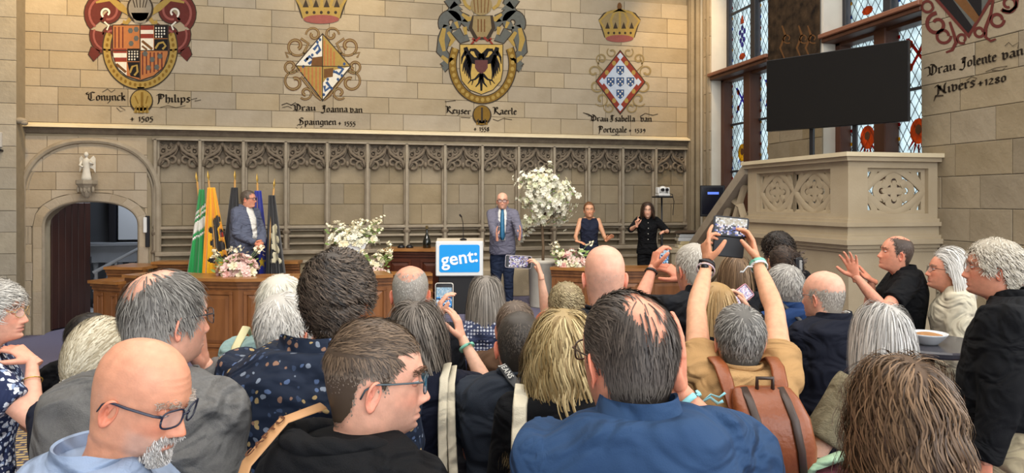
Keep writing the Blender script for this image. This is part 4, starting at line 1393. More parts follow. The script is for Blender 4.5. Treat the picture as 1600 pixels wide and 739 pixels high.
MX = Matrix(((1, 0, 0, 0), (0, 0, -1, 0), (0, 1, 0, 0), (0, 0, 0, 1)))     # text plane to upright, facing -y
text_obj('lettering', 'gent:', 0.262, mat('white_lettering', '#f4f6f6', .5), lc, Matrix.Translation((0.0, -.0365, .80)) @ Matrix.Rotation(-.13, 4, 'Y') @ MX, bold=0.0045, spacing=1.02)
mc = thing('gooseneck_microphone', 'thin black gooseneck microphone rising from the lectern', 'microphone', lc.matrix_basis @ Vector((.05, .2, 1.04)))
MB().tube([(0, 0, 0), (0, 0, .15), (-.01, -.02, .26), (-.04, -.08, .34)], .005, 6).build('gooseneck', M_BLACK, mc)
MB().tube([(-.04, -.08, .34), (-.07, -.12, .37)], [.012, .014], 8).build('capsule', M_BLACK, mc)
MB().lathe([(.05, 0), (.05, .02), (.02, .03)], (0, 0, .0), 12).build('foot', M_BLACK, mc)

bt = thing('dark_bottle', 'dark slender bottle standing on the red brown desk left of lectern', 'bottle', at(667, 387, 11.1))
bt.location.z = 1.27
MB().lathe([(.0, 0), (.06, 0), (.065, .01), (.065, .1), (.045, .17), (.018, .23), (.015, .33), (.018, .34), (.0, .345)], (0, 0, 0), 14).build('glass_body', mat('dark_bottle_glass', '#12140f', .12, coat=.5), bt, True)
MB().lathe([(.0, .30), (.02, .30), (.02, .352), (.0, .353)], (0, 0, 0), 10).build('capsule', mat('gold_foil', '#5b4a22', .4), bt)
for px, nm in ((627, 'dark folded spectacle case on the red brown desk left of the bottle'), (640, 'small dark puck microphone on the red brown desk beside the case')):
    p = at(px, 0, 11.12)
    o = thing('desk_item', nm, 'case' if px < 630 else 'microphone', (p.x, p.y, 1.27))
    MB().lathe([(.0, 0), (.06, 0), (.06, .02), (.03, .05), (.0, .055)], (0, 0, 0), 10).build('body', M_BLACK, o, True)

# ------------------------------------------------------------------ flags
GOLD = mat('gilt_finial', '#d8b25a', .3, metal=.6)
POLE = mat('varnished_pole', '#b98b4e', .4)


def flag(label, top, foot, paints, spread0, spread1, ztop, zbot, seed, deco=None, loc=None):
    """pole with spear head; cloth hangs in folds from below the finial"""
    rr = random.Random(seed)
    fo = thing('flag_on_pole', label, 'flag', foot)
    T, F = Vector(top) - Vector(foot), Vector((0, 0, 0))
    ax = (T - F).normalized()
    MB().tube([F, T], .014, 8).build('pole', POLE, fo, True)
    M4 = Matrix.Translation(T) @ ax.to_track_quat('Z', 'Y').to_matrix().to_4x4()
    mb = MB()
    prof = [(.012, -.02), (.02, 0), (.012, .015), (.034, .045), (.028, .075), (.0, .15)]
    tmp = MB().lathe(prof, (0, 0, 0), 10, 1, .4)
    mb.add([M4 @ Vector(v) for v in tmp.v], tmp.f)
    mb.build('spear_head', GOLD, fo, True)
    # draped cloth: grid u across the gathered width, v downwards
    nu, nv = 56, 72
    ph = rr.uniform(0, 6)

    def pos(u, v):
        s = v
        z = ztop + (zbot - ztop) * v
        k = (z - F.z) / max(T.z - F.z, .01)
        base = F + (T - F) * (k - foot[2] * 0)
        base = F + (T - F) * min(1, max(0, (z - 0) / T.z))
        x = (spread0[0] + (spread0[1] - spread0[0]) * u) * (1 - s) + (spread1[0] + (spread1[1] - spread1[0]) * u) * s
        fold = (math.sin(u * 15 + ph + s * 1.5) * .05 + math.sin(u * 31 + ph * 2) * .018) * min(1, .25 + s * 1.2)
        zz = z - (abs(u - .35) * .10) * s + math.sin(u * 9 + ph) * .012 * s
        return Vector((base.x + x, base.y - .03 + fold, zz))
    regions = {}
    for i in range(nu):
        for j in range(nv):
            u, v = (i + .5) / nu, (j + .5) / nv
            regions.setdefault(paints(u, v), []).append((i, j))
    for mi, (mn, cells) in enumerate(sorted(regions.items())):
        ids, vs, fs = {}, [], []
        for (i, j) in cells:
            q = []
            for a, b in ((i, j), (i + 1, j), (i + 1, j + 1), (i, j + 1)):
                if (a, b) not in ids:
                    ids[(a, b)] = len(vs)
                    vs.append(tuple(pos(a / nu, b / nv)))
                q.append(ids[(a, b)])
            fs.append(tuple(q))
        o = MB().add(vs, fs).build('cloth' if mi == 0 else 'cloth_charge', FLAGM[mn], fo, True)
        if mi:
            o['kind'] = 'stuff'
        sm = o.modifiers.new('thick', 'SOLIDIFY')
        sm.thickness = .004
    return fo


FLAGM = {n: mat('flag_' + n, c, .75, sheen=.3) for n, c in dict(green='#1d9a4c', white='#eceae2', yellow='#f2b20a', black='#17161a', blue='#2130a0', star='#f0c530', red='#b8341f', lion='#d8cfae').items()}


def fl(px_top, py_top, d, px_foot, lab, paints, pxl0, pxr0, pxl1, pxr1, pyt, pyb, seed):
    top = at(px_top, py_top + 14, d)
    foot = at(px_foot, 470, d)
    foot.z = 0.4
    ppm = d / FPX
    zt, zb = at(0, pyt, d).z - .4, at(0, pyb, d).z - .4

    def axis_px(py):
        k = (at(0, py, d).z - .4) / (top.z - .4)
        return px_foot + (px_top - px_foot) * k
    c0, c1 = axis_px(pyt), axis_px(pyb)
    return flag(lab, top, foot, paints, ((pxl0 - c0) * ppm, (pxr0 - c0) * ppm), ((pxl1 - c1) * ppm, (pxr1 - c1) * ppm), zt, zb, seed)


def p_green(u, v):
    w = v + .12 * u
    return 'white' if (.27 < w < .31 or .335 < w < .365 or .40 < w < .53 or .57 < w < .60) else 'green'


def lion(u, v, u0, u1, v0, v1):
    a, b = (u - u0) / (u1 - u0), (v - v0) / (v1 - v0)
    if not (0 < a < 1 and 0 < b < 1):
        return False
    for (cx, cy, rx, ry) in ((.55, .16, .26, .10), (.72, .08, .2, .06), (.45, .38, .22, .2), (.62, .6, .3, .1), (.3, .58, .2, .07), (.45, .8, .22, .1), (.25, .92, .25, .06), (.8, .85, .2, .06), (.15, .32, .14, .06), (.85, .36, .14, .08)):
        if ((a - cx) / rx) ** 2 + ((b - cy) / ry) ** 2 < 1:
            return True
    return False


fl(308, 270, 10.25, 330, 'green and white banded flag on a gilt tipped pole, first of five', p_green, 311, 319, 293, 330, 296, 430, 1)
fl(326, 268, 10.15, 345, 'yellow flag with a black lion on a gilt tipped pole', lambda u, v: 'red' if lion(u, v, .55, .98, .36, .8) and abs(u - .88) < .07 and abs(v - .5) < .035 else ('black' if lion(u, v, .22, 1.02, .30, .86) else 'yellow'), 325, 336, 317, 362, 293, 432, 2)
fl(367, 267, 10.35, 366, 'plain black hanging flag behind the standing man in grey suit', lambda u, v: 'black', 362, 372, 345, 378, 293, 420, 3)


def p_blue(u, v):
    for (a, b) in ((.55, .42), (.62, .82), (.2, .62)):
        x, y = (u - a) * 1.0, (v - b) * 2.6
        r = math.hypot(x, y)
        an = math.atan2(x, -y)
        k = (an % (2 * PI / 5)) / (2 * PI / 5)
        if r < .16 * (1 - .5 * (1 - abs(2 * k - 1))):
            return 'star'
    return 'blue'


fl(402, 272, 10.3, 408, 'blue flag with gold stars right of the standing man', p_blue, 398, 408, 390, 424, 298, 432, 4)
fl(428, 280, 10.2, 412, 'black flag with a pale lion on a slanting pole, last of five', lambda u, v: 'lion' if lion(u, v, .2, .9, .34, .86) else 'black', 420, 430, 416, 446, 305, 430, 5)

# ------------------------------------------------------------------ flowers
PETALS = [mat('petal_' + n, c, .6, sss=.0) for n, c in (('white', '#f0edda'), ('cream', '#efe6c6'), ('pink', '#f0cfc6'), ('rose', '#e9b9b0'), ('yellow', '#ecd27a'))]
LEAF = mat('leaf_green', '#7f9a52', .6, noise=.5, scale=20)
STEMM = mat('stem_brown', '#6e5a44', .8)


def blossom(mb, c, r, nrm, rr, petals=6, layers=2):
    """cupped petals around a centre"""
    n = Vector(nrm).normalized()
    a = n.orthogonal().normalized()
    b = n.cross(a)
    c = Vector(c)
    for L in range(layers):
        k = petals - L
        rad = r * (1 - .35 * L)
        for i in range(k):
            an = 2 * PI * (i + .5 * L) / k + rr.uniform(-.2, .2)
            d = a * math.cos(an) + b * math.sin(an)
            t = n.cross(d)
            tilt = .35 + .5 * L
            p0 = c
            p1 = c + d * rad * .55 + n * rad * tilt * .5
            p2 = c + d * rad + n * rad * (tilt * .9)
            w = rad * .42
            mb.add([p0, p1 + t * w, p2 + t * w * .4, p2 - t * w * .4, p1 - t * w], [(0, 1, 2, 3, 4)])


def flower_thing(name, label, loc, blobs, cat='flowers'):
    """blobs: list of (material index, radius, [(x,y,z)...])"""
    return thing(name, label, cat, loc)


def bouquet(name, label, loc, sx, sy, sz, n, mixp, rmin, rmax, seed, sprigs=10, z0=0.0):
    rr = random.Random(seed)
    t = thing(name, label, 'flowers', loc)
    pts = []
    tries = 0
    while len(pts) < n and tries < 4000:
        tries += 1
        x, y, z = rr.uniform(-1, 1), rr.uniform(-1, 1), rr.uniform(0, 1)
        q = x * x + y * y + z * z
        if .35 < q < 1:
            p = Vector((x * sx, y * sy, z0 + z * sz))
            if all((p - o).length > rmin * 1.05 for o in pts):
                pts.append(p)
    for p in pts:
        nrm = Vector((p.x / sx ** 2, p.y / sy ** 2, (p.z - z0) / sz ** 2 + .8))
        r = rr.uniform(rmin, rmax)
        mb = MB()
        blossom(mb, p, r, nrm, rr, 6, 3)
        mb.build('blossom', PETALS[rr.choice(mixp)], t, True, fix=False)
    mb = MB()
    for i in range(60):
        a = rr.uniform(0, 2 * PI)
        k = rr.uniform(.3, 1.05)
        p = Vector((math.cos(a) * sx * k, math.sin(a) * sy * k, z0 + rr.uniform(0, .85) * sz))
        d = Vector((math.cos(a), math.sin(a), rr.uniform(0, .8))).normalized()
        s = d.orthogonal().normalized()
        l = rr.uniform(.05, .1)
        mb.add([p, p + d * l * .5 + s * l * .25, p + d * l, p + d * l * .5 - s * l * .25], [(0, 1, 2, 3)])
    mb.build('foliage', LEAF, t, fix=False)['kind'] = 'stuff'
    mb, mb2 = MB(), MB()
    for i in range(sprigs):
        a = rr.uniform(0, 2 * PI)
        e = Vector((math.cos(a) * sx * 1.1, math.sin(a) * sy * .9, z0 + sz * rr.uniform(.75, 1.35)))
        mb.tube([Vector((0, 0, z0 * .5)), e * .6 + Vector((0, 0, .02)), e], .003, 4)
        for k in range(7):
            blossom(mb2, e + Vector((rr.gauss(0, .03), rr.gauss(0, .03), rr.gauss(0, .025))), .022, (rr.gauss(0, 1), rr.gauss(0, 1), 1), rr, 5, 1)
    mb.build('stems', LEAF, t, fix=False)['kind'] = 'stuff'
    mb2.build('small_blossoms', PETALS[1], t, fix=False)['kind'] = 'stuff'
    return t


p = at(372, 432, 9.15)
bouquet('pink_bouquet', 'low bouquet of pink and cream roses on the curved desk under flags', (p.x, p.y, 1.04), .26, .17, .27, 52, [2, 2, 3, 2, 1], .050, .075, 3, 10)
p = at(892, 420, 10.25)
bouquet('pink_bouquet', 'bouquet of white and pink roses on the dark desk beside the blossom tree', (p.x, p.y, 1.06), .23, .16, .25, 46, [0, 2, 2, 1, 3], .048, .070, 4, 9)
p = at(589, 425, 10.18)
bouquet('white_bouquet', 'small cream and white flowers on the oak stand beside curly haired man', (p.x, p.y, .98), .17, .14, .30, 26, [0, 1, 1, 2], .04, .055, 6, 9)
p = at(551, 400, 10.3)
vt = thing('flower_pedestal', 'tall pale square pedestal hidden behind the curly haired man', 'pedestal', (p.x, p.y, .4))
MB().box(-.16, .16, -.16, .16, 0, .83, .01).build('pedestal_body', mat('pale_pedestal', '#d9d4c8', .6), vt)
vs = thing('white_bowl', 'white square bowl full of white lisianthus, above the dark curly head', 'bowl', (p.x, p.y, 1.23))
MB().loft([[(-.13, -.13, 0), (.13, -.13, 0), (.13, .13, 0), (-.13, .13, 0)], [(-.2, -.16, .17), (.2, -.16, .17), (.2, .16, .17), (-.2, .16, .17)]]).build('bowl_body', mat('white_ceramic', '#dfe2e6', .25), vs)
bouquet('white_bouquet', 'wide arrangement of white lisianthus in the white square bowl', (p.x, p.y, 1.40), .38, .22, .26, 90, [0, 0, 0, 1], .044, .062, 5, 16, z0=-.02)

# blossom tree in its pot
p = at(848, 0, 10.75)
tr = thing('blossom_tree', 'white flowering cherry tree with slim trunk, behind the speaker', 'tree', (p.x, p.y, .4))
rr = random.Random(12)
MB().lathe([(0, 0), (.19, 0), (.2, .02), (.22, .66), (.235, .67), (.235, .72), (.2, .72), (.2, .66), (0, .66)], (0, 0, 0), 24).build('plant_pot', mat('pale_concrete_pot', '#cfc9bb', .7, noise=.3, scale=8), tr, True)
MB().tube([(0, 0, .6), (.01, 0, .9), (-.01, 0, 1.2), (.01, .01, 1.5)], [.024, .022, .02, .016], 8).build('trunk', STEMM, tr, True)
tips = []
mb = MB()
crown_c = Vector((.03, 0, 1.70))
for i in range(34):
    while True:
        v = Vector((rr.uniform(-1, 1), rr.uniform(-1, 1), rr.uniform(-.75, 1)))
        if .3 < v.length < 1:
            break
    e = crown_c + Vector((v.x * .45, v.y * .38, v.z * .52))
    if i < 5:
        e = crown_c + Vector((rr.choice((-.42, .36, .46, -.38)), rr.uniform(-.2, .1), rr.uniform(-.62, -.2)))
    m1 = Vector((0, 0, 1.35)) + (e - Vector((0, 0, 1.35))) * .5 + Vector((0, 0, .08))
    mb.tube([Vector((0, 0, 1.3 + rr.uniform(-.1, .15))), m1, e], [.012, .008, .004], 5)
    tips += [m1 + (e - m1) * k for k in (.35, .6, .8, .92, 1.0)]
o = mb.build('branches', STEMM, tr, fix=False)
o['kind'] = 'stuff'
pr = MB()
blossom(pr, (0, 0, 0), .044, (0, 0, 1), rr, 6, 3)
blm = [pr.mesh('blossom', True) for k in range(3)]
for k in range(3):
    blm[k].materials.append((PETALS[0], PETALS[1], mat('petal_greenish', '#e4e6c4', .6))[k])
cnt = 0
bloss = []
while cnt < 298:
    tpt = rr.choice(tips)
    q = tpt + Vector((rr.gauss(0, .06), rr.gauss(0, .06), rr.gauss(0, .055)))
    nrm = (q - crown_c).normalized() + Vector((rr.gauss(0, .3), rr.gauss(0, .3) - .3, rr.gauss(0, .3)))
    o = link('blossom', blm[rr.choice((0, 0, 0, 1, 2))], None, tr)
    o.matrix_local = Matrix.Translation(q) @ nrm.to_track_quat('Z', 'Y').to_matrix().to_4x4() @ Matrix.Scale(rr.uniform(.8, 1.25), 4)
    cnt += 1
mb = MB()
for i in range(700):
    tpt = rr.choice(tips)
    q = tpt + Vector((rr.gauss(0, .06), rr.gauss(0, .06), rr.gauss(0, .055)))
    blossom(mb, q, rr.uniform(.028, .045), (q - crown_c) + Vector((rr.gauss(0, .2), -.1, rr.gauss(0, .2))), rr, 5, 2)
mb.build('blossom_clusters', PETALS[0], tr, fix=False)['kind'] = 'stuff'
mb = MB()
for i in range(260):
    q = rr.choice(tips) + Vector((rr.gauss(0, .05), rr.gauss(0, .05), rr.gauss(0, .05)))
    d = Vector((rr.gauss(0, 1), rr.gauss(0, 1), rr.gauss(0, 1))).normalized()
    s = d.orthogonal().normalized()
    mb.add([q, q + d * .03 + s * .014, q + d * .06, q + d * .03 - s * .014], [(0, 1, 2, 3)])
mb.build('foliage', LEAF, tr, fix=False)['kind'] = 'stuff'

# ------------------------------------------------------------------ camera on its stand, monitor, things on the table by the stair
p = at(1034, 0, 11.1)
cs = thing('camera_stand', 'thin black stand carrying the white camera behind the interpreter in black', 'stand', (p.x, p.y, .4))
MB().tube([(0, 0, 0.02), (0, 0, 1.66)], .014, 8).tube([(0, 0, 0.6), (0, 0, 1.1)], .02, 8).build('pole', M_BLACK, cs, True)
MB().lathe([(.0, 0), (.2, 0), (.2, .015), (.03, .03), (.0, .03)], (0, 0, 0), 20).build('base_plate', M_BLACK, cs)
MB().box(-.13, .15, -.09, .09, 1.66, 1.685, .005).build('top_plate', M_BLACK, cs)
cc = thing('video_camera', 'white remote video camera with dark lenses on the thin stand', 'camera', (p.x, p.y, .4 + 1.685))
wp = mat('white_plastic', '#d8d8d6', .4)
MB().box(-.08, .11, -.08, .08, 0, .045, .012).build('camera_base', wp, cc)
for s in (-.07, .10):
    MB().box(s - .015, s + .015, -.05, .05, .04, .14, .01).build('yoke', wp, cc)
MB().ball((.015, 0, .095), (.07, .075, .065), 14, 10).build('camera_head', wp, cc, True)
for q in (-.02, .05):
    MB().tube([(q, -.06, .1), (q, -.095, .1)], .026, 12).build('lens', M_BLACK, cc)
MB().tube([(.11, .02, .05), (.19, .02, .03), (.22, .02, -.08), (.2, .02, -.3)], .006, 6).build('cable', M_BLACK, cc)
p = at(1113, 0, 11.75)
mo = thing('black_monitor', 'black monitor on stand with a faint blue glow behind the stair rail', 'monitor', (p.x, p.y, .4), -.4)
MB().box(-.2, .2, -.03, .03, 1.35, 1.87, .01).build('housing', M_BLACK, mo)
MB().box(-.17, .17, -.034, -.028, 1.39, 1.84).build('screen', mat('dim_screen', '#0c1020', .15), mo)
MB().box(-.08, .10, -.037, -.033, 1.72, 1.76).build('glow_bar', mat('blue_glow', '#5a7de8', .3, emit=.7), mo)
MB().tube([(0, 0, 0), (0, 0, 1.4)], .03, 8).build('stand_pole', M_BLACK, mo)
MB().lathe([(.0, 0), (.24, 0), (.22, .03), (.0, .04)], (0, 0, 0), 16).build('base_plate', M_BLACK, mo)
p = at(1075, 0, 11.3)
tb = thing('stone_table', 'pale table block with stacked books behind the interpreter in black', 'table', (p.x, p.y, .4), -YAW)
MB().box(-.3, .3, -.15, .25, 0, .78, .015).build('table_body', M_PLAT, tb)
MB().box(-.33, .33, -.18, .28, .78, .86, .015).build('table_top', M_PLAT, tb)
for k, (c, nm, dx) in enumerate((('#cdbf98', 'cream', 0.0), ('#b9a97f', 'tan', .03), ('#b9bcc0', 'silver grey', .0), ('#a3a6aa', 'dark grey', .02))):
    bk = thing('book', '%s book in the stack on the pale table behind the interpreter' % nm, 'book', tb.matrix_basis @ Vector((.0 + dx, 0, .86 + k * .055)), -YAW, 'books stacked behind the interpreter')
    MB().box(-.18, .18, -.12, .12, 0, .054, .006).build('cover', mat('book_' + nm.replace(' ', '_'), c, .6), bk)
    MB().box(-.184, .17, -.115, .115, .008, .046).build('pages', mat('paper', '#e4dfd0', .9), bk)
dp = thing('draped_cap', 'dark brown flat cap lying on top of the stacked books', 'cap', tb.matrix_basis @ Vector((-.02, 0, .86 + 4 * .055)), -YAW)
MB().ball((0, 0, .03), (.2, .13, .035), 14, 8).build('crown', mat('dark_brown_cloth', '#4a3a2b', .9), dp, True)
MB().ball((-.16, -.05, .018), (.09, .08, .012), 12, 6).build('brim', MATS['dark_brown_cloth'], dp, True)

# ------------------------------------------------------------------ stone stair and landing with tracery balustrade
PX, PY = 5.16, 6.41           # outer corner of the landing
LTOP, LFL = 2.50, 1.58
YS = 8.31                     # where the landing ends and the stair goes down
st = thing('stone_landing', 'stone landing with pierced tracery balustrade and sloping stair beside the windows', 'stair')
HX = RX + .02                 # meets the wall
SL = 0.745                    # fall per metre of the stair
YE = YS + 1.68


def slab(mbn, z0, z1, out, mm=M_PLAT, yb=None, nm='moulding'):
    mb = MB()
    y1 = yb if yb is not None else YS + .02
    mb.prism([(PX - out, PY - out), (HX, PY - out), (HX, PY + .16), (PX + .16, PY + .16), (PX + .16, y1), (PX - out, y1)], 'z', z0, z1)
    return mb.build(nm, mm, st)


# core wall below, mouldings, parapet
MB().prism([(PX + .02, PY + .02), (HX, PY + .02), (HX, YS), (PX + .02, YS)], 'z', 0, LFL - .12).build('base_wall', M_PLAT, st)
MB().prism([(PX, PY), (HX, PY), (HX, YS), (PX, YS)], 'z', LFL - .12, LFL).build('landing_floor', M_PLAT, st)
for (z0, z1, o_) in ((1.50, 1.545, .035), (1.545, 1.60, .075), (1.60, 1.64, .05), (1.64, 1.735, .02), (1.735, 1.78, .055), (1.78, 1.815, .03)):
    slab(None, z0, z1, o_)
slab(None, 1.815, 1.87, .0, nm='parapet_foot')
slab(None, 2.36, 2.43, .0, nm='parapet_head')
slab(None, 2.43, 2.475, .06, M_PLAT)
slab(None, 2.475, 2.52, .095, M_LEDGE, nm='coping')
# pillars of the parapet
for (x0, x1, y0, y1) in ((PX, PX + .2, PY, PY + .28), (HX - .14, HX, PY, PY + .14), (PX, PX + .14, YS - .2, YS)):
    MB().box(x0, x1, y0, y1, 1.87, 2.36).build('parapet_pier', M_PLAT, st)
MB().box(PX + .2, PX + .24, PY, PY + .14, 1.87, 2.36).build('parapet_pier', M_PLAT, st)


def tracery_panel(u0, u1, z0, z1, mp, kind='diamond'):
    """pierced panel: frame moulding, two interlaced arcs making a pointed lozenge, quatrefoil with cusps"""
    mb = MB()
    cu, cz = (u0 + u1) / 2, (z0 + z1) / 2
    a, b = (u1 - u0) / 2, (z1 - z0) / 2

    def sw(pts, w):
        mb.tube([mp(*p) for p in pts], [(w, .045)] * len(pts), 6, up=mp(0, 0, 1) - mp(0, 0, 0))
    n = 14
    for s in (-1, 1):
        for t in (-1, 1):
            # bowed sides of the lozenge running on into the corners
            sw([(cu + s * a * (1 - k / n), cz + t * b * (1 - (1 - k / n) ** 1.5) * .98) for k in range(n + 1)], .026)
            sw([(cu + s * a * (1.0 - .36 * math.sin(PI / 2 * k / n)), cz + t * b * (.05 + .93 * k / n)) for k in range(n + 1)], .018)
    # quatrefoil
    for k in range(4):
        an = PI / 2 * k
        r = min(a, b) * .30
        c = (cu + math.cos(an) * a * .40, cz + math.sin(an) * b * .42)
        sw([(c[0] + r * math.cos(an - 2.2 + 4.4 * i / n), c[1] + r * math.sin(an - 2.2 + 4.4 * i / n)) for i in range(n + 1)], .012)
        e = (cu + math.cos(an) * a * .34, cz + math.sin(an) * b * .36)
        sw([(cu, cz), e], .012)
        mb.tube([mp(e[0], e[1], -.012), mp(e[0], e[1], .012)], .028, 8)
        an2 = an + PI / 4
        sw([(cu + math.cos(an2) * a * .30, cz + math.sin(an2) * b * .30), (cu + math.cos(an2) * a * .56, cz + math.sin(an2) * b * .56)], .02)
    for (p, q) in (((u0, z0), (u1, z0)), ((u1, z0), (u1, z1)), ((u1, z1), (u0, z1)), ((u0, z1), (u0, z0))):
        sw([p, q], .02)
    o = mb.build('tracery_panel', M_PLAT, st)
    auto_smooth(o, 40)
    return o


mpf = lambda u, z, t=0.0: Vector((u, PY + .07 - t, z))
mps = lambda u, z, t=0.0: Vector((PX + .07 - t, u, z))
tracery_panel(PX + .24, HX - .14, 1.87, 2.36, mpf)
ys0, ys1 = PY + .28, YS - .2
ymid = (ys0 + ys1) / 2
tracery_panel(ys0, ymid, 1.87, 2.36, mps)
tracery_panel(ymid, ys1, 1.87, 2.36, mps)
# stair: sloping rail, parapet string and steps
zs = lambda y, z: z - (y - YS) * SL
mb = MB()
mb.prism([(YS, 2.36), (YS, 2.52), (YE, zs(YE, 2.52)), (YE, zs(YE, 2.36))], 'x', PX - .05, PX + .19)
mb.build('sloping_rail', M_CARVED, st)
mb = MB()
mb.prism([(YS, 1.50), (YS, 1.87), (YE, zs(YE, 1.87)), (YE, max(.4, zs(YE, 1.5)))], 'x', PX, PX + .14)
mb.build('sloping_string', M_PLAT, st)
MB().prism([(YS, 0), (YS, 1.5), (YE, max(.3, zs(YE, 1.5))), (YE, 0)], 'x', PX + .01, PX + .13).build('base_wall', M_PLAT, st)
mb = MB()
for k in range(5):
    y = YS + .18 + k * .42
    mb.tube([mps(y, zs(y, 1.87)), mps(y + .1, zs(y + .1, 2.15)), mps(y + .28, zs(y + .28, 2.36))], [(.022, .05)] * 3, 6)
    mb.tube([mps(y + .3, zs(y + .3, 1.87)), mps(y + .24, zs(y + .24, 2.1)), mps(y, zs(y, 2.36))], [(.022, .05)] * 3, 6)
o = mb.build('sloping_tracery', M_PLAT, st)
o['kind'] = 'stuff'
nst = 7
for k in range(nst):
    y0 = YS + k * (YE - YS + .1) / nst
    MB().box(PX + .14, HX - .02, y0, y0 + (YE - YS + .1) / nst, 0.3, LFL - (k + 1) * (LFL - .4) / (nst + 1), .008).build('step', M_PLAT, st)

# ------------------------------------------------------------------ big black screen on two legs standing on the landing
A, B = at(1198, 150, 8.3), at(1420, 125, 8.3)
# screen plane turned towards the hall
n0 = dirw(-math.sin(math.radians(44.5)), math.cos(math.radians(44.5)), 0)
far = at(1198, 150, 8.9)
k = 7.735
near = at(1420, 125, k)
ctr = (far + near) / 2
ang = math.atan2(near.y - far.y, near.x - far.x)
Wd = math.hypot(near.x - far.x, near.y - far.y)
ztop = (at(1198, 95, 8.9).z + at(1420, 62, k).z) / 2
zbot = (at(1198, 207, 8.9).z + at(1420, 188, k).z) / 2
sc = thing('large_screen', 'large switched-off black screen above the stone landing, in front of the windows', 'screen', (ctr.x, ctr.y, LFL), ang)
MB().box(-Wd / 2, Wd / 2, -.01, .06, zbot - LFL, ztop - LFL, .006).build('housing', M_BLACK, sc)
MB().box(-Wd / 2 + .008, Wd / 2 - .008, -.013, -.009, zbot - LFL + .008, ztop - LFL - .008).build('screen_surface', mat('black_glass', '#0b0b0e', .22, spec=.4), sc)
for x in (-.28, .22):
    MB().box(x - .025, x + .025, .06, .11, 0.03, zbot - LFL + .5, .004).build('leg', M_BLACK, sc)
MB().box(-.4, .35, -.1, .3, 0.0, .03, .005).build('foot_plate', M_BLACK, sc)

# ------------------------------------------------------------------ standing table at the right
p = at(1450, 0, 4.12)
bt = thing('standing_table', 'dark round standing table between the cream cardigan and the grey bob', 'table', (p.x, p.y, 0))
MB().lathe([(0, 1.14), (.31, 1.14), (.32, 1.15), (.32, 1.17), (.31, 1.18), (0, 1.18)], (0, 0, 0), 32).build('table_top', mat('dark_table_top', '#3a3a42', .25), bt)
MB().lathe([(0, 0), (.28, 0), (.28, .02), (.04, .04), (.035, 1.14), (0, 1.14)], (0, 0, 0), 16).build('column', M_BLACK, bt, True)
bw = thing('small_bowl', 'small pale bowl on the dark standing table', 'bowl', (p.x - .05, p.y - .05, 1.18))
MB().lathe([(0, 0), (.05, 0), (.06, .01), (.1, .055), (.105, .065), (.095, .06), (.05, .015), (0, .012)], (0, 0, 0), 20).build('bowl_body', MATS['white_ceramic'], bw, True)
MB().ball((0, 0, .045), (.085, .085, .022), 12, 6).build('nuts', mat('nuts', '#b07f4e', .7, noise=.8, scale=60), bw, True)

# ------------------------------------------------------------------ people: heads, hands, bodies, hair, clothes
def np_mesh(name, V, F, smooth=True, cols=None):
    """V (n,3) array; F list of arrays (m,k) of faces with k corners"""
    me = bpy.data.meshes.new(name)
    F = [f for f in F if len(f)]
    nl = sum(f.size for f in F)
    npoly = sum(len(f) for f in F)
    me.vertices.add(len(V))
    me.vertices.foreach_set('co', np.ascontiguousarray(V, dtype=np.float32).ravel())
    me.loops.add(nl)
    me.loops.foreach_set('vertex_index', np.concatenate([f.ravel() for f in F]).astype(np.int32))
    me.polygons.add(npoly)
    tot = np.concatenate([np.full(len(f), f.shape[1]) for f in F])
    st_ = np.concatenate([[0], np.cumsum(tot)[:-1]])
    me.polygons.foreach_set('loop_start', st_.astype(np.int32))
    me.polygons.foreach_set('use_smooth', [smooth] * npoly)
    me.update(calc_edges=True)
    me.validate()
    if cols is not None:
        at_ = me.color_attributes.new('Col', 'FLOAT_COLOR', 'POINT')
        c4 = np.ones((len(V), 4), dtype=np.float32)
        c4[:, :3] = cols
        at_.data.foreach_set('color', c4.ravel())
    return me


def mesh_arrays(me):
    V = np.empty(len(me.vertices) * 3, dtype=np.float32)
    me.vertices.foreach_get('co', V)
    n = len(me.loops)
    L = np.empty(n, dtype=np.int32)
    me.loops.foreach_get('vertex_index', L)
    s = np.empty(len(me.polygons), dtype=np.int32)
    t = np.empty(len(me.polygons), dtype=np.int32)
    me.polygons.foreach_get('loop_start', s)
    me.polygons.foreach_get('loop_total', t)
    F = []
    for k in np.unique(t):
        idx = s[t == k]
        F.append(L[idx[:, None] + np.arange(k)[None, :]])
    return V.reshape(-1, 3), F


def remesh(mb, voxel, smooth=4):
    """one closed skin over all the pieces collected in mb"""
    me = mb.mesh('tmp')
    bm = bmesh.new()
    bm.from_mesh(me)
    bmesh.ops.recalc_face_normals(bm, faces=list(bm.faces))
    bm.to_mesh(me)
    bm.free()
    o = bpy.data.objects.new('tmp', me)
    C.objects.link(o)
    m = o.modifiers.new('r', 'REMESH')
    m.mode = 'VOXEL'
    m.voxel_size = voxel
    if smooth:
        s = o.modifiers.new('s', 'SMOOTH')
        s.iterations = smooth
        s.factor = .5
    dg = bpy.context.evaluated_depsgraph_get()
    ev = o.evaluated_get(dg)
    V, F = mesh_arrays(ev.data)
    V = V.copy()
    bpy.data.objects.remove(o)
    bpy.data.meshes.remove(me)
    return V, F


def vnormals(V, F):
    N = np.zeros_like(V)
    for f in F:
        a, b, c = V[f[:, 0]], V[f[:, 1]], V[f[:, 2]]
        n = np.cross(b - a, c - a)
        for k in range(f.shape[1]):
            np.add.at(N, f[:, k], n)
    l = np.linalg.norm(N, axis=1, keepdims=True)
    return N / np.maximum(l, 1e-12)


def join(parts):
    Vs, Fd, Cs, o = [], {}, [], 0
    for V, F, Cc_ in parts:
        Vs.append(V)
        Cs.append(Cc_)
        for f in F:
            Fd.setdefault(f.shape[1], []).append(f + o)
        o += len(V)
    return np.concatenate(Vs), [np.concatenate(v) for v in Fd.values()], np.concatenate(Cs)


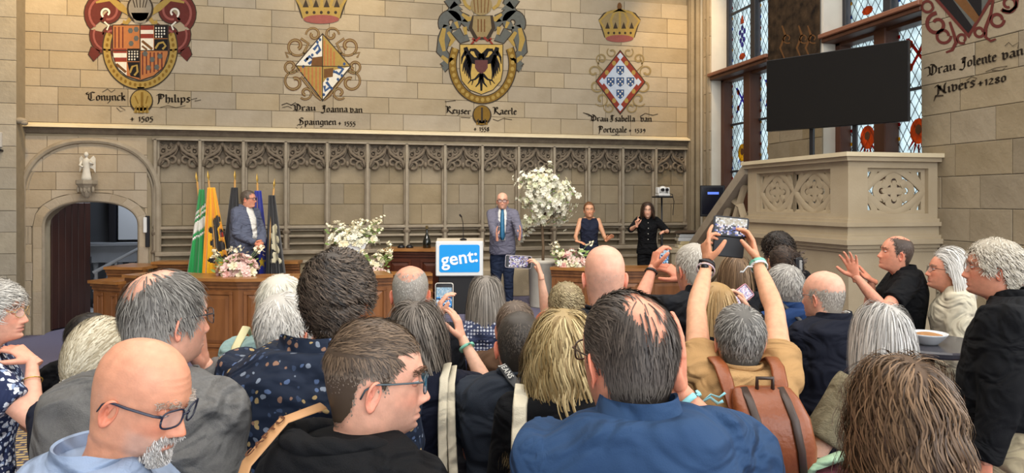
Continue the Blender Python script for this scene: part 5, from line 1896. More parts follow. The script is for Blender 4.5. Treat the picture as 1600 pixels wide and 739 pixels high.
def sstep(a, b, x):
    t = np.clip((x - a) / (b - a), 0, 1)
    return t * t * (3 - 2 * t)


def tab(z, zs, vs, win=.008):
    zz = np.linspace(-.34, .14, 961)
    order = np.argsort(zs)
    v = np.interp(zz, np.array(zs)[order], np.array(vs)[order])
    k = max(1, int(win / .0005))
    ker = np.hanning(2 * k + 1)
    ker /= ker.sum()
    v = np.convolve(np.pad(v, k, mode='edge'), ker, mode='valid')
    return np.interp(z, zz, v)


def G(u, s):
    return np.exp(-(u / s) ** 2)


class Head:
    """head and neck as one grid: z=0 at the eyes, +y is where the face looks"""

    def __init__(s, lod=1, female=False, jaw=1.0, nose=1.0, wide=1.0, age=0.5, neck=1.0, smile=0.0, plump=0.0):
        na, nz = {0: (110, 96), 1: (64, 56), 2: (44, 40)}[lod]
        t = np.linspace(-PI, PI, na, endpoint=False)
        a = t - .38 * np.sin(t)
        u = np.linspace(0, 1, nz)
        zt = .118
        # neck 22 %, face 50 %, skull cap 28 % of the rings
        z = np.where(u < .16, -.27 + u / .16 * .13, np.where(u < .72, -.14 + (u - .16) / .56 * .19, .05 + (zt - .05) * np.sin((u - .72) / .28 * PI / 2)))
        z[-1] = zt - 1e-4
        f = 1.0 if not female else 0.0
        ZF = [.118, .114, .105, .09, .07, .05, .03, .012, 0, -.03, -.045, -.06, -.075, -.09, -.105, -.116, -.1215, -.127, -.135, -.15, -.2, -.235, -.27]
        YF = [-.006, .018, .040, .060, .0765, .0855, .0905, .0905, .0865, .0855, .087, .0885, .0875, .0855, .086, .079, .060, .042, .0335, .028, .022, .03, .045]
        ZB = [.118, .114, .105, .09, .06, .03, 0, -.03, -.06, -.09, -.12, -.16, -.2, -.235, -.27]
        YB = [-.012, -.040, -.066, -.086, -.1015, -.106, -.1035, -.097, -.088, -.081, -.079, -.083, -.094, -.105, -.115]
        ZW = [.118, .114, .105, .09, .07, .045, .01, -.02, -.05, -.08, -.1, -.12, -.15, -.19, -.22, -.245, -.27]
        wn = .054 * neck if f else .046 * neck
        WW = [.003, .026, .044, .060, .0705, .0765, .0775, .0755, .0715, .0665 * jaw, .0610 * jaw, wn + .002, wn, wn + .004, wn + .018, wn + .045, wn + .075]
        yf, yb, w = tab(z, ZF, YF, .005), tab(z, ZB, YB, .008), tab(z, ZW, WW, .008)
        w = w * wide
        yb_n = np.where(z < -.1, yb * (1 + (neck - 1) * .4), yb)
        yc = tab(z, [.12, .05, 0, -.06, -.12, -.2, -.27], [-.012, -.018, -.014, -.012, -.022, -.035, -.035])
        na_f = tab(z, [.12, .06, .02, -.02, -.05, -.075, -.1, -.118, -.135, -.2], [0, .02, .05, .08, .15, .24, .34, .36, .1, 0], .01)
        pf = tab(z, [.12, .08, .03, -.02, -.06, -.1, -.13, -.2], [1, .92, .80, .84, .86, .9, 1, 1])
        A, Z = np.meshgrid(a, z)
        c, sn = np.cos(A), np.sin(A)
        col = lambda q: q[:, None]
        front = c > 0
        X = col(w) * np.sign(sn) * np.abs(sn) ** .96
        X = X * (1 - col(na_f) * np.clip(c, 0, 1) ** .8 * (1 if f else 1.12))
        ymag = np.abs(c) ** np.where(front, col(pf), 1.0)
        Y = np.where(front, col(yc) + (col(yf) - col(yc)) * ymag, col(yc) - (col(yc) - col(yb_n)) * ymag)
        # plump cheeks and jowls
        Fw = np.clip(c, 0, 1)
        s.face_w = Fw
        # face features (forward displacement)
        ax = np.abs(X)
        D = np.zeros_like(X)
        nz_p = tab(Z.ravel(), [.02, .008, 0, -.012, -.025, -.036, -.043, -.049, -.054, -.058], [0, .001, .004, .010, .017, .0225, .0245, .020, .007, 0], .003).reshape(Z.shape)
        nz_s = tab(Z.ravel(), [.02, 0, -.02, -.036, -.044, -.052], [.007, .0075, .0088, .0115, .0135, .0150], .003).reshape(Z.shape)
        D += nose * nz_p * np.exp(-(ax / (nz_s * (1.0 if f else .9))) ** 2.6)
        D += nose * .007 * G(ax - .0155, .0055) * G(Z + .046, .006)           # wings
        D -= .004 * G(ax - .0075, .0035) * G(Z + .0535, .003)                 # nostrils
        D += (.0055 if f else .0025) * G(Z - .020, .009) * G(ax - .026, .022)   # brows
        D -= .0105 * G(Z + .001, .0125) * G(ax - .031, .0165)                 # sockets
        D += .0030 * G(Z - .0065, .0035) * G(ax - .031, .013)                 # upper lid fold
        D += .0024 * G(Z + .0125, .004) * G(ax - .030, .013)                  # lower lid
        D += (.0035 + .003 * plump + .003 * smile) * G(Z + .032, .016) * G(ax - .040, .016)   # cheeks
        lw = .0245 + .005 * smile
        zl = Z - smile * .35 * np.clip(ax - .008, 0, .03)
        mouth = np.exp(-(ax / lw) ** 4)
        D += .0046 * G(zl + .0665, .0042) * mouth * (1 - .18 * G(ax, .004))
        D += .0054 * G(zl + .0790, .0052) * mouth
        D -= .0052 * G(zl + .0725, .0022) * np.exp(-(ax / (lw * 1.08)) ** 6)
        D -= .0030 * G(Z + .0895, .005) * G(ax, .02)                          # below the lip
        D += .0060 * G(Z + .104, .011) * G(ax, .018)                          # chin
        D -= (.0022 * age + .002 * smile) * np.exp(-((ax - .024 - .35 * np.clip(-.05 - Z, -.01, .04)) / .0042) ** 2) * G(Z + .062, .016)  # folds to the mouth
        D -= .0016 * age * G(np.sin(Z * 520) - 1, .8) * G(Z - .058, .016) * np.exp(-(ax / .045) ** 4)   # forehead lines
        Y = Y + D * np.clip(c * 1.6, 0, 1)
        X = X * (1 + (.05 * plump) * G(Z + .075, .035) * np.clip(c + .5, 0, 1))
        X = X * (1 - .03 * G(Z - .02, .02) * np.clip(c, 0, 1))                # temples
        Y = Y + plump * .010 * G(Z + .126, .012) * np.clip(c, 0, 1)
        V = np.stack([X, Y, Z], -1).reshape(-1, 3)
        idx = np.arange(na * nz).reshape(nz, na)
        q = np.stack([idx[:-1], np.roll(idx[:-1], -1, 1), np.roll(idx[1:], -1, 1), idx[1:]], -1).reshape(-1, 4)[:, ::-1]
        top = len(V)
        V = np.concatenate([V, [[0, -.01, zt]]])
        tri = np.stack([idx[-1], np.roll(idx[-1], -1), np.full(na, top)], -1)[:, ::-1]
        s.V, s.F, s.female, s.lod = V, [q, tri], female, lod
        s.N = vnormals(V, s.F)
        s.lipmask = np.concatenate([(np.exp(-(ax / lw) ** 6) * np.clip(G(zl + .0672, .0045) + G(zl + .0785, .0058), 0, 1) * (c > .2)).ravel(), [0]])
        ends = []
        # ears
        s.ears = []
        nu, nt = (9, 28) if lod == 0 else (6, 18)
        for sd in (-1, 1):
            U, T = np.meshgrid(np.linspace(0.02, 1, nu), np.linspace(0, 2 * PI, nt, endpoint=False), indexing='ij')
            ex = .0165 * U * np.cos(T) * (1 - .22 * np.clip(-np.sin(T), 0, 1)) * (1 + .1 * np.clip(np.sin(T), 0, 1))
            ez = .0315 * U * np.sin(T)
            back = np.clip(-np.cos(T) * 1.2 + .35, 0, 1)
            up = np.clip(np.sin(T) + .75, 0, 1)
            h = .0065 * G(U - .90, .13) * up * (.55 + .45 * back) - .0065 * G(U - .35, .28) * (np.sin(T) < .9) + .0035 * G(U - .62, .10) * back * up + .003 * G(U - .8, .3) * (np.sin(T) < -.75)
            out_ = []
            for side_ in (0, 1):
                hh = h if side_ == 0 else h * .55 - .0055 * (1 - U ** 3) - .0012
                P = np.stack([hh, ex, ez], -1).reshape(-1, 3)
                out_.append(P)
            P = np.concatenate(out_)
            ta = math.radians(26)
            xx = P[:, 0] * math.cos(ta) - P[:, 1] * math.sin(ta)
            yy = P[:, 0] * math.sin(ta) + P[:, 1] * math.cos(ta)
            tb_ = math.radians(-10)
            y2 = yy * math.cos(tb_) - P[:, 2] * math.sin(tb_)
            z2 = yy * math.sin(tb_) + P[:, 2] * math.cos(tb_)
            P = np.stack([sd * (xx + .0805 * wide), y2 - .014, z2 - .019], -1)
            i2 = np.arange(nu * nt).reshape(nu, nt)
            qa = np.stack([i2[:-1], i2[1:], np.roll(i2[1:], -1, 1), np.roll(i2[:-1], -1, 1)], -1).reshape(-1, 4)
            qb = qa[:, ::-1] + nu * nt
            rim = np.stack([i2[-1], i2[-1] + nu * nt, np.roll(i2[-1], -1) + nu * nt, np.roll(i2[-1], -1)], -1)
            F_ = np.concatenate([qa, qb, rim])
            if sd < 0:
                F_ = F_[:, ::-1]
            s.ears.append((P, [F_]))


def hair_line(az):
    return np.interp(az, [0, .5, .85, 1.0, 1.12, 1.26, 1.42, 1.55, 1.75, 1.95, 2.15, 2.5, PI], [.082, .078, .066, .048, .018, -.014, -.012, .020, .022, .0, -.055, -.083, -.092])


def scalp_mask(P, recede=0.0, bald=None, nape=0.0, top_limit=None, soft=.012, sides=0.0, thin=0.0):
    """1 where hair grows; P in head coordinates"""
    az = np.abs(np.arctan2(P[:, 0], P[:, 1] + .012))
    hl = hair_line(az) + recede * np.clip(1.1 - az, 0, 1.1) / 1.1 + nape * np.clip(az - 1.9, 0, 1) + sides * G(az - 1.3, .2)
    m = sstep(-soft, soft, P[:, 2] - hl)
    if bald is not None:
        cy, rx, ry = bald
        d = np.sqrt((P[:, 0] / rx) ** 2 + ((P[:, 1] - cy) / ry) ** 2)
        d = np.where(P[:, 2] > .035, d, 9)
        m *= thin + (1 - thin) * sstep(.70, 1.25, d)
    if top_limit is not None:
        m *= 1 - sstep(top_limit - .018, top_limit + .012, P[:, 2])
    return m


ELL_C, ELL_R = np.array([0, -.012, -.005]), np.array([.079, .100, .122])


def nrm(a):
    return a / np.maximum(np.linalg.norm(a, axis=-1, keepdims=True), 1e-9)


def grow_hair(hd, rng, mask, n, style, Rinv, cols):
    """strands as (pts (n,S,3), widths (n,S), colour (n,3)) in head coordinates"""
    V, N = hd.V, hd.N
    q = hd.F[0]
    ctr = V[q].mean(1)
    e1, e2 = V[q[:, 1]] - V[q[:, 0]], V[q[:, 3]] - V[q[:, 0]]
    area = np.linalg.norm(np.cross(e1, e2), axis=1)
    pw = area * np.clip(mask(ctr), 0, 1)
    pw = pw / max(pw.sum(), 1e-12)
    fi = rng.choice(len(q), n, p=pw)
    a, b = rng.random((n, 1)), rng.random((n, 1))
    Q = V[q[fi]]
    root = (Q[:, 0] * (1 - a) + Q[:, 1] * a) * (1 - b) + (Q[:, 3] * (1 - a) + Q[:, 2] * a) * b
    Nn = nrm(N[q[fi]].mean(1))
    grav = (Rinv @ np.array([0, 0, -1.0]))
    L = style.get('len', .02) * (1 + style.get('lenvar', .25) * rng.standard_normal((n, 1)))
    # shorter at the sides and nape when asked
    if 'fade' in style:
        k = sstep(style.get('fz0', -.08), style.get('fz1', .06), root[:, 2:3])
        L = L * (style['fade'] + (1 - style['fade']) * k)
    L = np.clip(L, .002, None)
    S = style.get('steps', 5)
    mode = style.get('dir', 'radial')
    wh = np.array(style.get('whorl', (0.0, -.055, .105)))
    if mode == 'radial':
        d0 = root - wh
        d0 = d0 + np.array([0, .0, -.02])
    elif mode == 'part':
        px_ = style.get('part', 0.0)
        sg = np.where(root[:, 0:1] > px_, 1.0, -1.0)
        bk = sstep(.02, -.075, root[:, 1:2])
        sdw = sg * (1 - bk) + bk * np.clip((root[:, 0:1] - px_) / .075, -1, 1) * .55
        d0 = np.concatenate([sdw, np.where(root[:, 1:2] > .03, -.30, -.35 * (1 - bk)), .12 * (1 - bk) - 1.0 * bk], 1)
        d0 = d0 + .25 * nrm(root - wh)
    elif mode == 'back':
        bk = sstep(.0, -.07, root[:, 1:2])
        d0 = (1 - bk) * np.array([[style.get('sx', 0), -1.0, .1]]) + bk * np.array([[0, -.1, -1.0]]) + .3 * nrm(root - wh)
    elif mode == 'fwd':
        d0 = np.where(root[:, 2:3] > .06, np.array([[.35, 1.0, .2]]), nrm(root - wh))
    elif mode == 'side':
        d0 = np.where(root[:, 2:3] > .05, np.array([[style.get('sx', 1.0), .35, .1]]), nrm(root - wh))
    else:
        d0 = Nn.copy()
    if mode == 'tie':
        T_ = np.array(style['tie']) + np.array(style.get('tspread', (.012, .004, .012))) * rng.standard_normal((n, 3))
        e0 = ELL_R * 1.04 + style.get('off', 0) + .004 * rng.random((n, 1))
        tt = np.linspace(0, 1, S)
        pts = np.zeros((n, S, 3))
        for i, t in enumerate(tt):
            p = root * (1 - t) + T_ * t
            e = (p - ELL_C) / e0
            l = np.linalg.norm(e, axis=1, keepdims=True)
            q_ = ELL_C + e0 * e / np.maximum(l, 1e-6)
            k_ = np.minimum(1, t * 4) * (1 - sstep(.9, 1, t))
            pts[:, i] = np.where(l < 1, p * (1 - k_) + q_ * k_, p) + Nn * style.get('off', 0) * (1 - t)
        w = style.get('width', .003) * (.7 + .6 * rng.random((n, 1))) * np.ones((1, S))
        k = rng.random((n, 1))
        return pts, w, np.array(lin(cols[0])) * (1 - k) + np.array(lin(cols[1])) * k
    d0 = nrm(d0)
    d0 = nrm(d0 - Nn * (d0 * Nn).sum(1, keepdims=True))
    d0 = nrm(d0 + style.get('jit', .25) * rng.standard_normal((n, 3)))
    lift = style.get('lift', .45)
    d = nrm(d0 + Nn * lift)
    pts = np.zeros((n, S, 3))
    p = root + Nn * (style.get('off', 0) - .001)
    pts[:, 0] = p
    gw = style.get('grav', .0)
    vol = style.get('vol', 1.0)
    er = ELL_R * vol if np.isscalar(vol) else ELL_R * np.array(vol)
    er = er * style.get('shell', 1.0)
    lay = 1 + style.get('layer', .0) * rng.random((n, 1))
    for i in range(1, S):
        step = L / (S - 1)
        t = i / (S - 1)
        if gw:
            d = nrm(d * (1 - gw) + grav * gw)
        elif mode != 'spiky':
            nn = nrm((p - ELL_C) / ELL_R ** 2)
            d = nrm(d - nn * (d * nn).sum(1, keepdims=True) * style.get('flat', .62) + style.get('droop', .0) * grav)
        p2 = p + d * step
        e = (p2 - ELL_C) / (er * lay)
        l = np.linalg.norm(e, axis=1, keepdims=True)
        ins = (l < 1) & (gw > 0)
        p2 = np.where(ins, ELL_C + er * lay * e / np.maximum(l, 1e-6), p2)
        if gw:
            bc, br = np.array([0, -.03, -.345]), np.array([.205, .125, .15])
            e = (p2 - bc) / br
            l = np.linalg.norm(e, axis=1, keepdims=True)
            p2 = np.where(l < 1, bc + br * e / np.maximum(l, 1e-6), p2)
            nk = p2 - np.array([0, -.03, 0])
            r2 = np.linalg.norm(nk[:, :2], axis=1, keepdims=True)
            push = (p2[:, 2:3] < -.08) & (r2 < .07)
            p2[:, :2] = np.where(push, np.array([0, -.03]) + nk[:, :2] / np.maximum(r2, 1e-6) * .07, p2[:, :2])
        d = nrm(p2 - p)
        p = p2
        pts[:, i] = p
    amp, fr = style.get('curl', (0, 0))
    if amp:
        tt = np.linspace(0, 1, S)[None, :, None]
        tan = nrm(np.gradient(pts, axis=1))
        out_ = nrm((pts - ELL_C) / ELL_R ** 2)
        sd = nrm(np.cross(tan, out_))
        cl = style.get('clump', 40)
        ph = np.sin(root[:, 0:1] * cl + 1.3) * 3 + np.sin(root[:, 1:2] * cl * .9) * 3 + np.cos(root[:, 2:3] * cl) * 3 + .7 * rng.standard_normal((n, 1))
        ang = ph[:, :, None] + fr * L[:, :, None] * tt
        A_ = amp * np.minimum(1, tt * 3)
        pts = pts + A_ * np.cos(ang) * sd + A_ * .8 * np.sin(ang) * out_
    w = style.get('width', .003) * (.7 + .6 * rng.random((n, 1))) * np.interp(np.linspace(0, 1, S), [0, .3, .8, 1], [.8, 1, .8, .25])[None, :]
    k = rng.random((n, 1)) ** style.get('cpow', 1.0)
    c1, c2 = np.array(lin(cols[0])), np.array(lin(cols[1]))
    col = c1 * (1 - k) + c2 * k
    if len(cols) > 2:      # third colour: temples and nape
        kk = sstep(.06, -.02, root[:, 2:3]) * .85
        col = col * (1 - kk) + np.array(lin(cols[2])) * kk
    return pts, w, col


def ribbons(pts, w, col):
    n, S, _ = pts.shape
    tan = nrm(np.gradient(pts, axis=1))
    out_ = nrm((pts - ELL_C) / ELL_R ** 2)
    sd = nrm(np.cross(tan, out_))
    A_ = pts + sd * w[:, :, None] / 2
    B_ = pts - sd * w[:, :, None] / 2
    V = np.stack([A_, B_], 2).reshape(-1, 3)
    base = (np.arange(n) * S * 2)[:, None] + (np.arange(S - 1) * 2)[None, :]
    Fq = np.stack([base, base + 1, base + 3, base + 2], -1).reshape(-1, 4)
    Cc_ = np.repeat(col, S * 2, 0)
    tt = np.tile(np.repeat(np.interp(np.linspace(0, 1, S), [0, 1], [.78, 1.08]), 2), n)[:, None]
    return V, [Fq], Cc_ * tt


def vcol_mat(name, rough, spec, noise=.0, scale=60, sss=0.0, bump=0.0, bscale=300):
    if name in MATS:
        return MATS[name]
    m = bpy.data.materials.new(name)
    MATS[name] = m
    m.use_nodes = True
    nt = m.node_tree
    b = nt.nodes['Principled BSDF']
    b.inputs['Roughness'].default_value = rough
    b.inputs['Specular IOR Level'].default_value = spec
    at_ = nt.nodes.new('ShaderNodeAttribute')
    at_.attribute_name = 'Col'
    last = at_.outputs['Color']
    tc = nt.nodes.new('ShaderNodeTexCoord')
    if noise:
        n = nt.nodes.new('ShaderNodeTexNoise')
        n.inputs['Scale'].default_value = scale
        n.inputs['Detail'].default_value = 4
        nt.links.new(tc.outputs['Object'], n.inputs['Vector'])
        mr = nt.nodes.new('ShaderNodeMapRange')
        mr.inputs[1].default_value = .3
        mr.inputs[2].default_value = .7
        mr.inputs[3].default_value = 1 - noise
        mr.inputs[4].default_value = 1 + noise
        nt.links.new(n.outputs[0], mr.inputs[0])
        hs = nt.nodes.new('ShaderNodeHueSaturation')
        nt.links.new(mr.outputs[0], hs.inputs['Value'])
        nt.links.new(last, hs.inputs['Color'])
        last = hs.outputs[0]
    nt.links.new(last, b.inputs['Base Color'])
    if sss:
        b.inputs['Subsurface Weight'].default_value = sss
        b.inputs['Subsurface Radius'].default_value = (1.0, .35, .2)
        b.inputs['Subsurface Scale'].default_value = .008
    if bump:
        n2 = nt.nodes.new('ShaderNodeTexNoise')
        n2.inputs['Scale'].default_value = bscale
        nt.links.new(tc.outputs['Object'], n2.inputs['Vector'])
        bp = nt.nodes.new('ShaderNodeBump')
        bp.inputs['Strength'].default_value = bump
        bp.inputs['Distance'].default_value = .004
        nt.links.new(n2.outputs[0], bp.inputs['Height'])
        nt.links.new(bp.outputs[0], b.inputs['Normal'])
    return m


M_SKIN = vcol_mat('skin', .48, .4, noise=.10, scale=45, sss=.12, bump=.12, bscale=260)
M_HAIR = vcol_mat('hair_strands', .5, .35)
M_EYE = mat('eye_white', '#e8e2da', .15)
M_IRIS = mat('iris', '#4b4238', .15)
M_LENS = mat('spectacle_lens', '#dfe8ee', .05, alpha=.16, spec=.8)
M_LENSB = mat('blue_reflection_lens', '#38a0c8', .05, alpha=.55, spec=.8)  # blue reflection on the glasses put into the lens colour


def hand_geo(left, curl=(.35, .45, .3), spread=.06, thumb=(.75, .55, -.2), tcurl=.3, curls=None, size=1.0):
    """palm and five fingers: origin at the wrist, +y along the fingers, -z is the palm side, thumb towards +x"""
    mb = MB()
    k = size
    # palm: metacarpals and wrist
    bx = [.029, .0095, -.0100, -.0285]
    by = [.086, .090, .086, .077]
    ln = [.070, .078, .072, .056]
    rr_ = [.0093, .0096, .0092, .0080]
    mb.tube([(0, -.035, 0), (0, .005, 0), (.0, .03, 0)], [(.025, .019), (.026, .0175), (.030, .016)], 12, up=(1, 0, 0))
    mb.tube([(.0, .01, -.001), (.001, .05, -.002), (.0, .085, -.001)], [(.027, .015), (.036, .0155), (.039, .0125)], 14, up=(1, 0, 0))
    for i in range(4):
        cz = curls[i] if curls else curl
        ang = 0
        p = Vector((bx[i], by[i] - .012, 0))
        pts, rad = [p.copy()], [rr_[i] * 1.12]
        sp = (1.5 - i) * spread
        for j, (fr, c) in enumerate(zip((.47, .30, .26), cz)):
            ang += c
            d = Vector((math.sin(sp) * math.cos(ang), math.cos(sp) * math.cos(ang), -math.sin(ang)))
            p = p + d * (ln[i] * fr + (.012 if j == 0 else 0))
            pts.append(p.copy())
            rad.append(rr_[i] * (.98, .88, .70)[j])
        # rounded tip
        pts.append(p + d * .004)
        rad.append(rr_[i] * .4)
        mb.tube(pts, rad, 9)
    td = Vector(thumb).normalized()
    p0 = Vector((.020, .012, -.004))
    p1 = p0 + td * .042
    axis = Vector((-.3, .9, -.35)).normalized()
    td2 = (td * (1 - tcurl) + axis * tcurl).normalized()
    p2 = p1 + td2 * .032
    td3 = (td2 * (1 - tcurl * .7) + axis * tcurl * .7).normalized()
    p3 = p2 + td3 * .026
    mb.tube([p0, p1, p2, p3, p3 + td3 * .004], [.0155, .0125, .0108, .0085, .004], 10)
    sx = 1 if left else -1
    mb.v = [(v[0] * sx * k, v[1] * k, v[2] * k) for v in mb.v]
    return mb


def ik(S, W, a, b, pole):
    d = W - S
    L = d.length
    if L > (a + b) * .995:
        d = d.normalized() * (a + b) * .995
        W = S + d
        L = d.length
    u = d.normalized()
    x = (a * a - b * b + L * L) / (2 * L)
    h = math.sqrt(max(0, a * a - x * x))
    pv = pole - u * pole.dot(u)
    if pv.length < 1e-4:
        pv = u.orthogonal()
    return S + u * x + pv.normalized() * h, W


def folds(V, N, amp, seed, freq=1.0, mask=None):
    """soft cloth folds as real relief"""
    r = np.random.default_rng(seed)
    f = np.zeros(len(V))
    P = V + .025 * np.sin(V[:, [1, 2, 0]] * 9 + r.uniform(0, 6, 3))
    for i in range(9):
        dv = r.standard_normal(3) * np.array([1, 1, .9])
        dv /= np.linalg.norm(dv)
        k = freq * r.uniform(14, 42)
        f += np.sin(P @ dv * k + r.uniform(0, 6)) * (20 / k)
    f = np.clip(f / 3, -1, 1)
    f = np.sign(f) * np.abs(f) ** 1.4
    if mask is not None:
        f = f * mask
    return V + N * (amp * np.clip(f + .3, -.22, 1.2))[:, None]


SKINS = {'fair': '#dcae94', 'pink': '#dda58c', 'tan': '#c98f6c', 'ruddy': '#d69478', 'pale': '#e3bda6', 'warm': '#cf9a78'}
HIDE = {'px': None}


class Person:
    def __init__(s, label, px, ytop, d, yaw=0, hyaw=None, hpitch=0, hroll=0, sex='m', lod=1, build=1.0, belly=.0, skin='fair', hair=None, seed=1,
                 top=None, bottom=None, arms=None, head=None, glasses=None, dz=0.0, dx=0.0, floor=0.0, hs=None, nohair=False, shoes='#22201f',
                 lean=0.0, hairtop=.012, brow=None, beard=None, group=None, stubble=None, eyes=True, Hfix=None, lip=.35, shoulder=1.0, hfwd=.012, hx=0.0, nk=0.0, lid=14):
        s.rng = np.random.default_rng(seed)
        s.seed = seed
        fem = sex == 'f'
        ztop = CAMH - (ytop - HORIZON) / FPX * d
        s.hs = hs or (.955 if fem else 1.0)
        H = (ztop - hairtop + dz - floor)
        s.H = Hfix or H
        k = (s.H + .055 + nk) / 1.75
        s.k, s.d = k, d
        s.hz = H - .118 * s.hs
        s.rz = -(math.radians(yaw) + YAW)
        hp = at(px, 0, d)
        hy = .028 * k + hfwd
        s.hy = hy
        cr, sr = math.cos(s.rz), math.sin(s.rz)
        base = Vector((hp.x + sr * hy - cr * hx, hp.y - cr * hy - sr * hx, floor))
        s.M = Matrix.Translation(base) @ Matrix.Rotation(s.rz, 4, 'Z')
        s.Mi = s.M.inverted()
        s.root = thing('person', label, 'person', base, s.rz, group)
        s.fem, s.lod, s.build, s.belly = fem, lod, build, belly
        wk = k * build * (.90 if fem else 1.0)
        s.wk = wk
        s.shw = shoulder
        skin_c = np.array(lin(SKINS.get(skin, skin)))
        s.skin_c = skin_c
        vox = {0: .0085, 1: .011, 2: .015}[lod]
        s.vox = vox
        # ---------------- head
        hd = Head(lod, fem, **(head or {}))
        s.hd = hd
        ry = math.radians((hyaw if hyaw is not None else yaw) - yaw)
        Rm = Matrix.Rotation(-ry, 3, 'Z') @ Matrix.Rotation(math.radians(hpitch), 3, 'X') @ Matrix.Rotation(math.radians(hroll), 3, 'Y')
        R = np.array(Rm)
        piv = np.array([0, -.02, -.07])
        org = np.array([hx, hy, s.hz])

        def rigid(P):
            return ((P - piv) @ R.T + piv) * s.hs + org

        s.rigid = rigid

        def place(P):
            w = sstep(-.16, -.085, P[:, 2:3])
            b = P * s.hs + org + np.array([-hx, -.012 - hfwd, 0]) * (1 - w)
            return b * (1 - w) + rigid(P) * w
        s.R = R
        HV = place(hd.V)
        # colour
        col = np.tile(skin_c, (len(hd.V), 1))
        P = hd.V
        red = np.array([1.10, .80, .74])
        kf = np.clip(G(P[:, 2] + .035, .02) * G(np.abs(P[:, 0]) - .04, .02) * (P[:, 1] > .03) * .6 + G(P[:, 2] + .044, .014) * G(P[:, 0], .016) * (P[:, 1] > .07) * .7, 0, 1)[:, None]
        col = col * (1 - kf) + col * red * kf
        lm = (hd.lipmask * lip)[:, None]
        col = col * (1 - lm) + np.array(lin('#b0605a')) * lm
        if stubble:
            az = np.abs(np.arctan2(P[:, 0], P[:, 1]))
            bm_ = sstep(.0, .02, -.045 - P[:, 2] + .02 * np.clip(az - .5, 0, 1)) * sstep(1.40, .9, az) * sstep(-.145, -.12, P[:, 2]) * (1 - hd.lipmask)
            bm_ = (bm_ * stubble[1])[:, None]
            col = col * (1 - bm_) + np.array(lin(stubble[0])) * bm_
        hmask = None
        if hair:
            mk = hair.get('mask', {})
            hmask = lambda Q: scalp_mask(Q, **mk)
            m_ = hmask(P) * hair.get('under', .75)
            hc = np.array(lin(hair['cols'][0])) * .55 + np.array(lin(hair['cols'][1])) * .25
            col = col * (1 - m_[:, None]) + hc * m_[:, None]
        parts = [(HV, hd.F, col)]
        for sd in (-1, 1):
            nl, na2 = (7, 15) if lod == 0 else (5, 11)
            for up_, t0 in ((1, math.radians(lid)), (-1, math.radians(24))):
                T_, A2 = np.meshgrid(np.linspace(t0, PI / 2, nl), np.linspace(-PI * .62, PI * .62, na2), indexing='ij')
                cc_ = np.array([sd * .031, .0700, .0005])
                r_ = .0128
                # lid edge bows: higher in the middle, meeting at the corners
                el = T_ - (T_ < t0 + .01) * 0 + 0
                bow = np.abs(A2 / (PI * .62)) ** 2 * (t0 + .02) * (1 - (T_ - t0) / (PI / 2 - t0))
                el = T_ - bow
                Lv = np.stack([cc_[0] + r_ * np.cos(el) * np.sin(A2) * 1.06, cc_[1] + r_ * np.cos(el) * np.cos(A2), cc_[2] + up_ * r_ * np.sin(el)], -1).reshape(-1, 3)
                i3 = np.arange(nl * na2).reshape(nl, na2)
                qf = np.stack([i3[:-1, :-1], i3[:-1, 1:], i3[1:, 1:], i3[1:, :-1]], -1).reshape(-1, 4)
                if up_ < 0:
                    qf = qf[:, ::-1]
                parts.append((rigid(Lv), [qf], np.tile(skin_c * np.array([.98, .82, .78]), (len(Lv), 1))))
        for E, F_ in hd.ears:
            ec = np.tile(skin_c * np.array([1.08, .80, .76]), (len(E), 1))
            parts.append((rigid(E), F_, ec))
        # ---------------- arms (IK)
        s.sh = {}
        s.arm = {}
        a_, b_ = .300 * k, .255 * k
        for sd, nm in ((-1, 'L'), (1, 'R')):
            S = Vector((sd * .158 * wk * shoulder, -.015 * k, 1.397 * k))
            spec = (arms or {}).get(nm, 'clasp')
            if isinstance(spec, str):
                spec = {'hang': dict(w=('loc', sd * (.235 * wk + .03), .04, .80 * k), pole=('loc', sd * .3, -1, 0), hd=('loc', 0, .15, -1), pn=('loc', -sd, 0, 0), curl=(.3, .4, .3)),
                        'clasp': dict(w=('loc', sd * .07, .20 * wk / k + .07 + belly, .98 * k), pole=('loc', sd * 1.0, -.6, -.4), hd=('loc', -sd * .8, .3, -.3), pn=('loc', 0, -1, 0), curl=(.5, .6, .4)),
                        'folded': dict(w=('loc', -sd * .06, .22 * wk / k + .06 + belly, 1.14 * k), pole=('loc', sd * 1.0, -.2, -.6), hd=('loc', -sd, .1, .1), pn=('loc', 0, -1, 0), curl=(.4, .5, .3))}[spec]
            W = s.pt(spec['w'])
            if spec.get('S'):
                S = S + Vector(spec['S'])
            E, W = ik(S, W, a_ * spec.get('la', 1), b_ * spec.get('lb', 1), s.dr(spec.get('pole', ('loc', sd * .5, -1, -.4))))
            s.arm[nm] = (S, E, W, spec)
        # ---------------- skin core: chest, arms and neck root in one skin
        fa = .86 if fem else 1.0
        fa *= (.6 + .4 * build)
        mb = MB()
        s.torso(mb, -.018, .80 * k, 1.47 * k)
        for nm in 'LR':
            S, E, W, spec = s.arm[nm]
            u, v = (E - S), (W - E)
            pts = [S - u * .12, S, S + u * .3, S + u * .65, E, E + v * .22, E + v * .55, E + v * .85, W + v.normalized() * .012]
            rad = [r * k * fa * spec.get('thick', 1) for r in (.05, .056, .052, .046, .041, .043, .036, .0275, .0255)]
            mb.tube(pts, rad, 12)
        V_, F_ = remesh(mb, vox, 5)
        parts.append((V_, F_, np.tile(skin_c, (len(V_), 1))))
        # ---------------- hands
        s.handM = {}
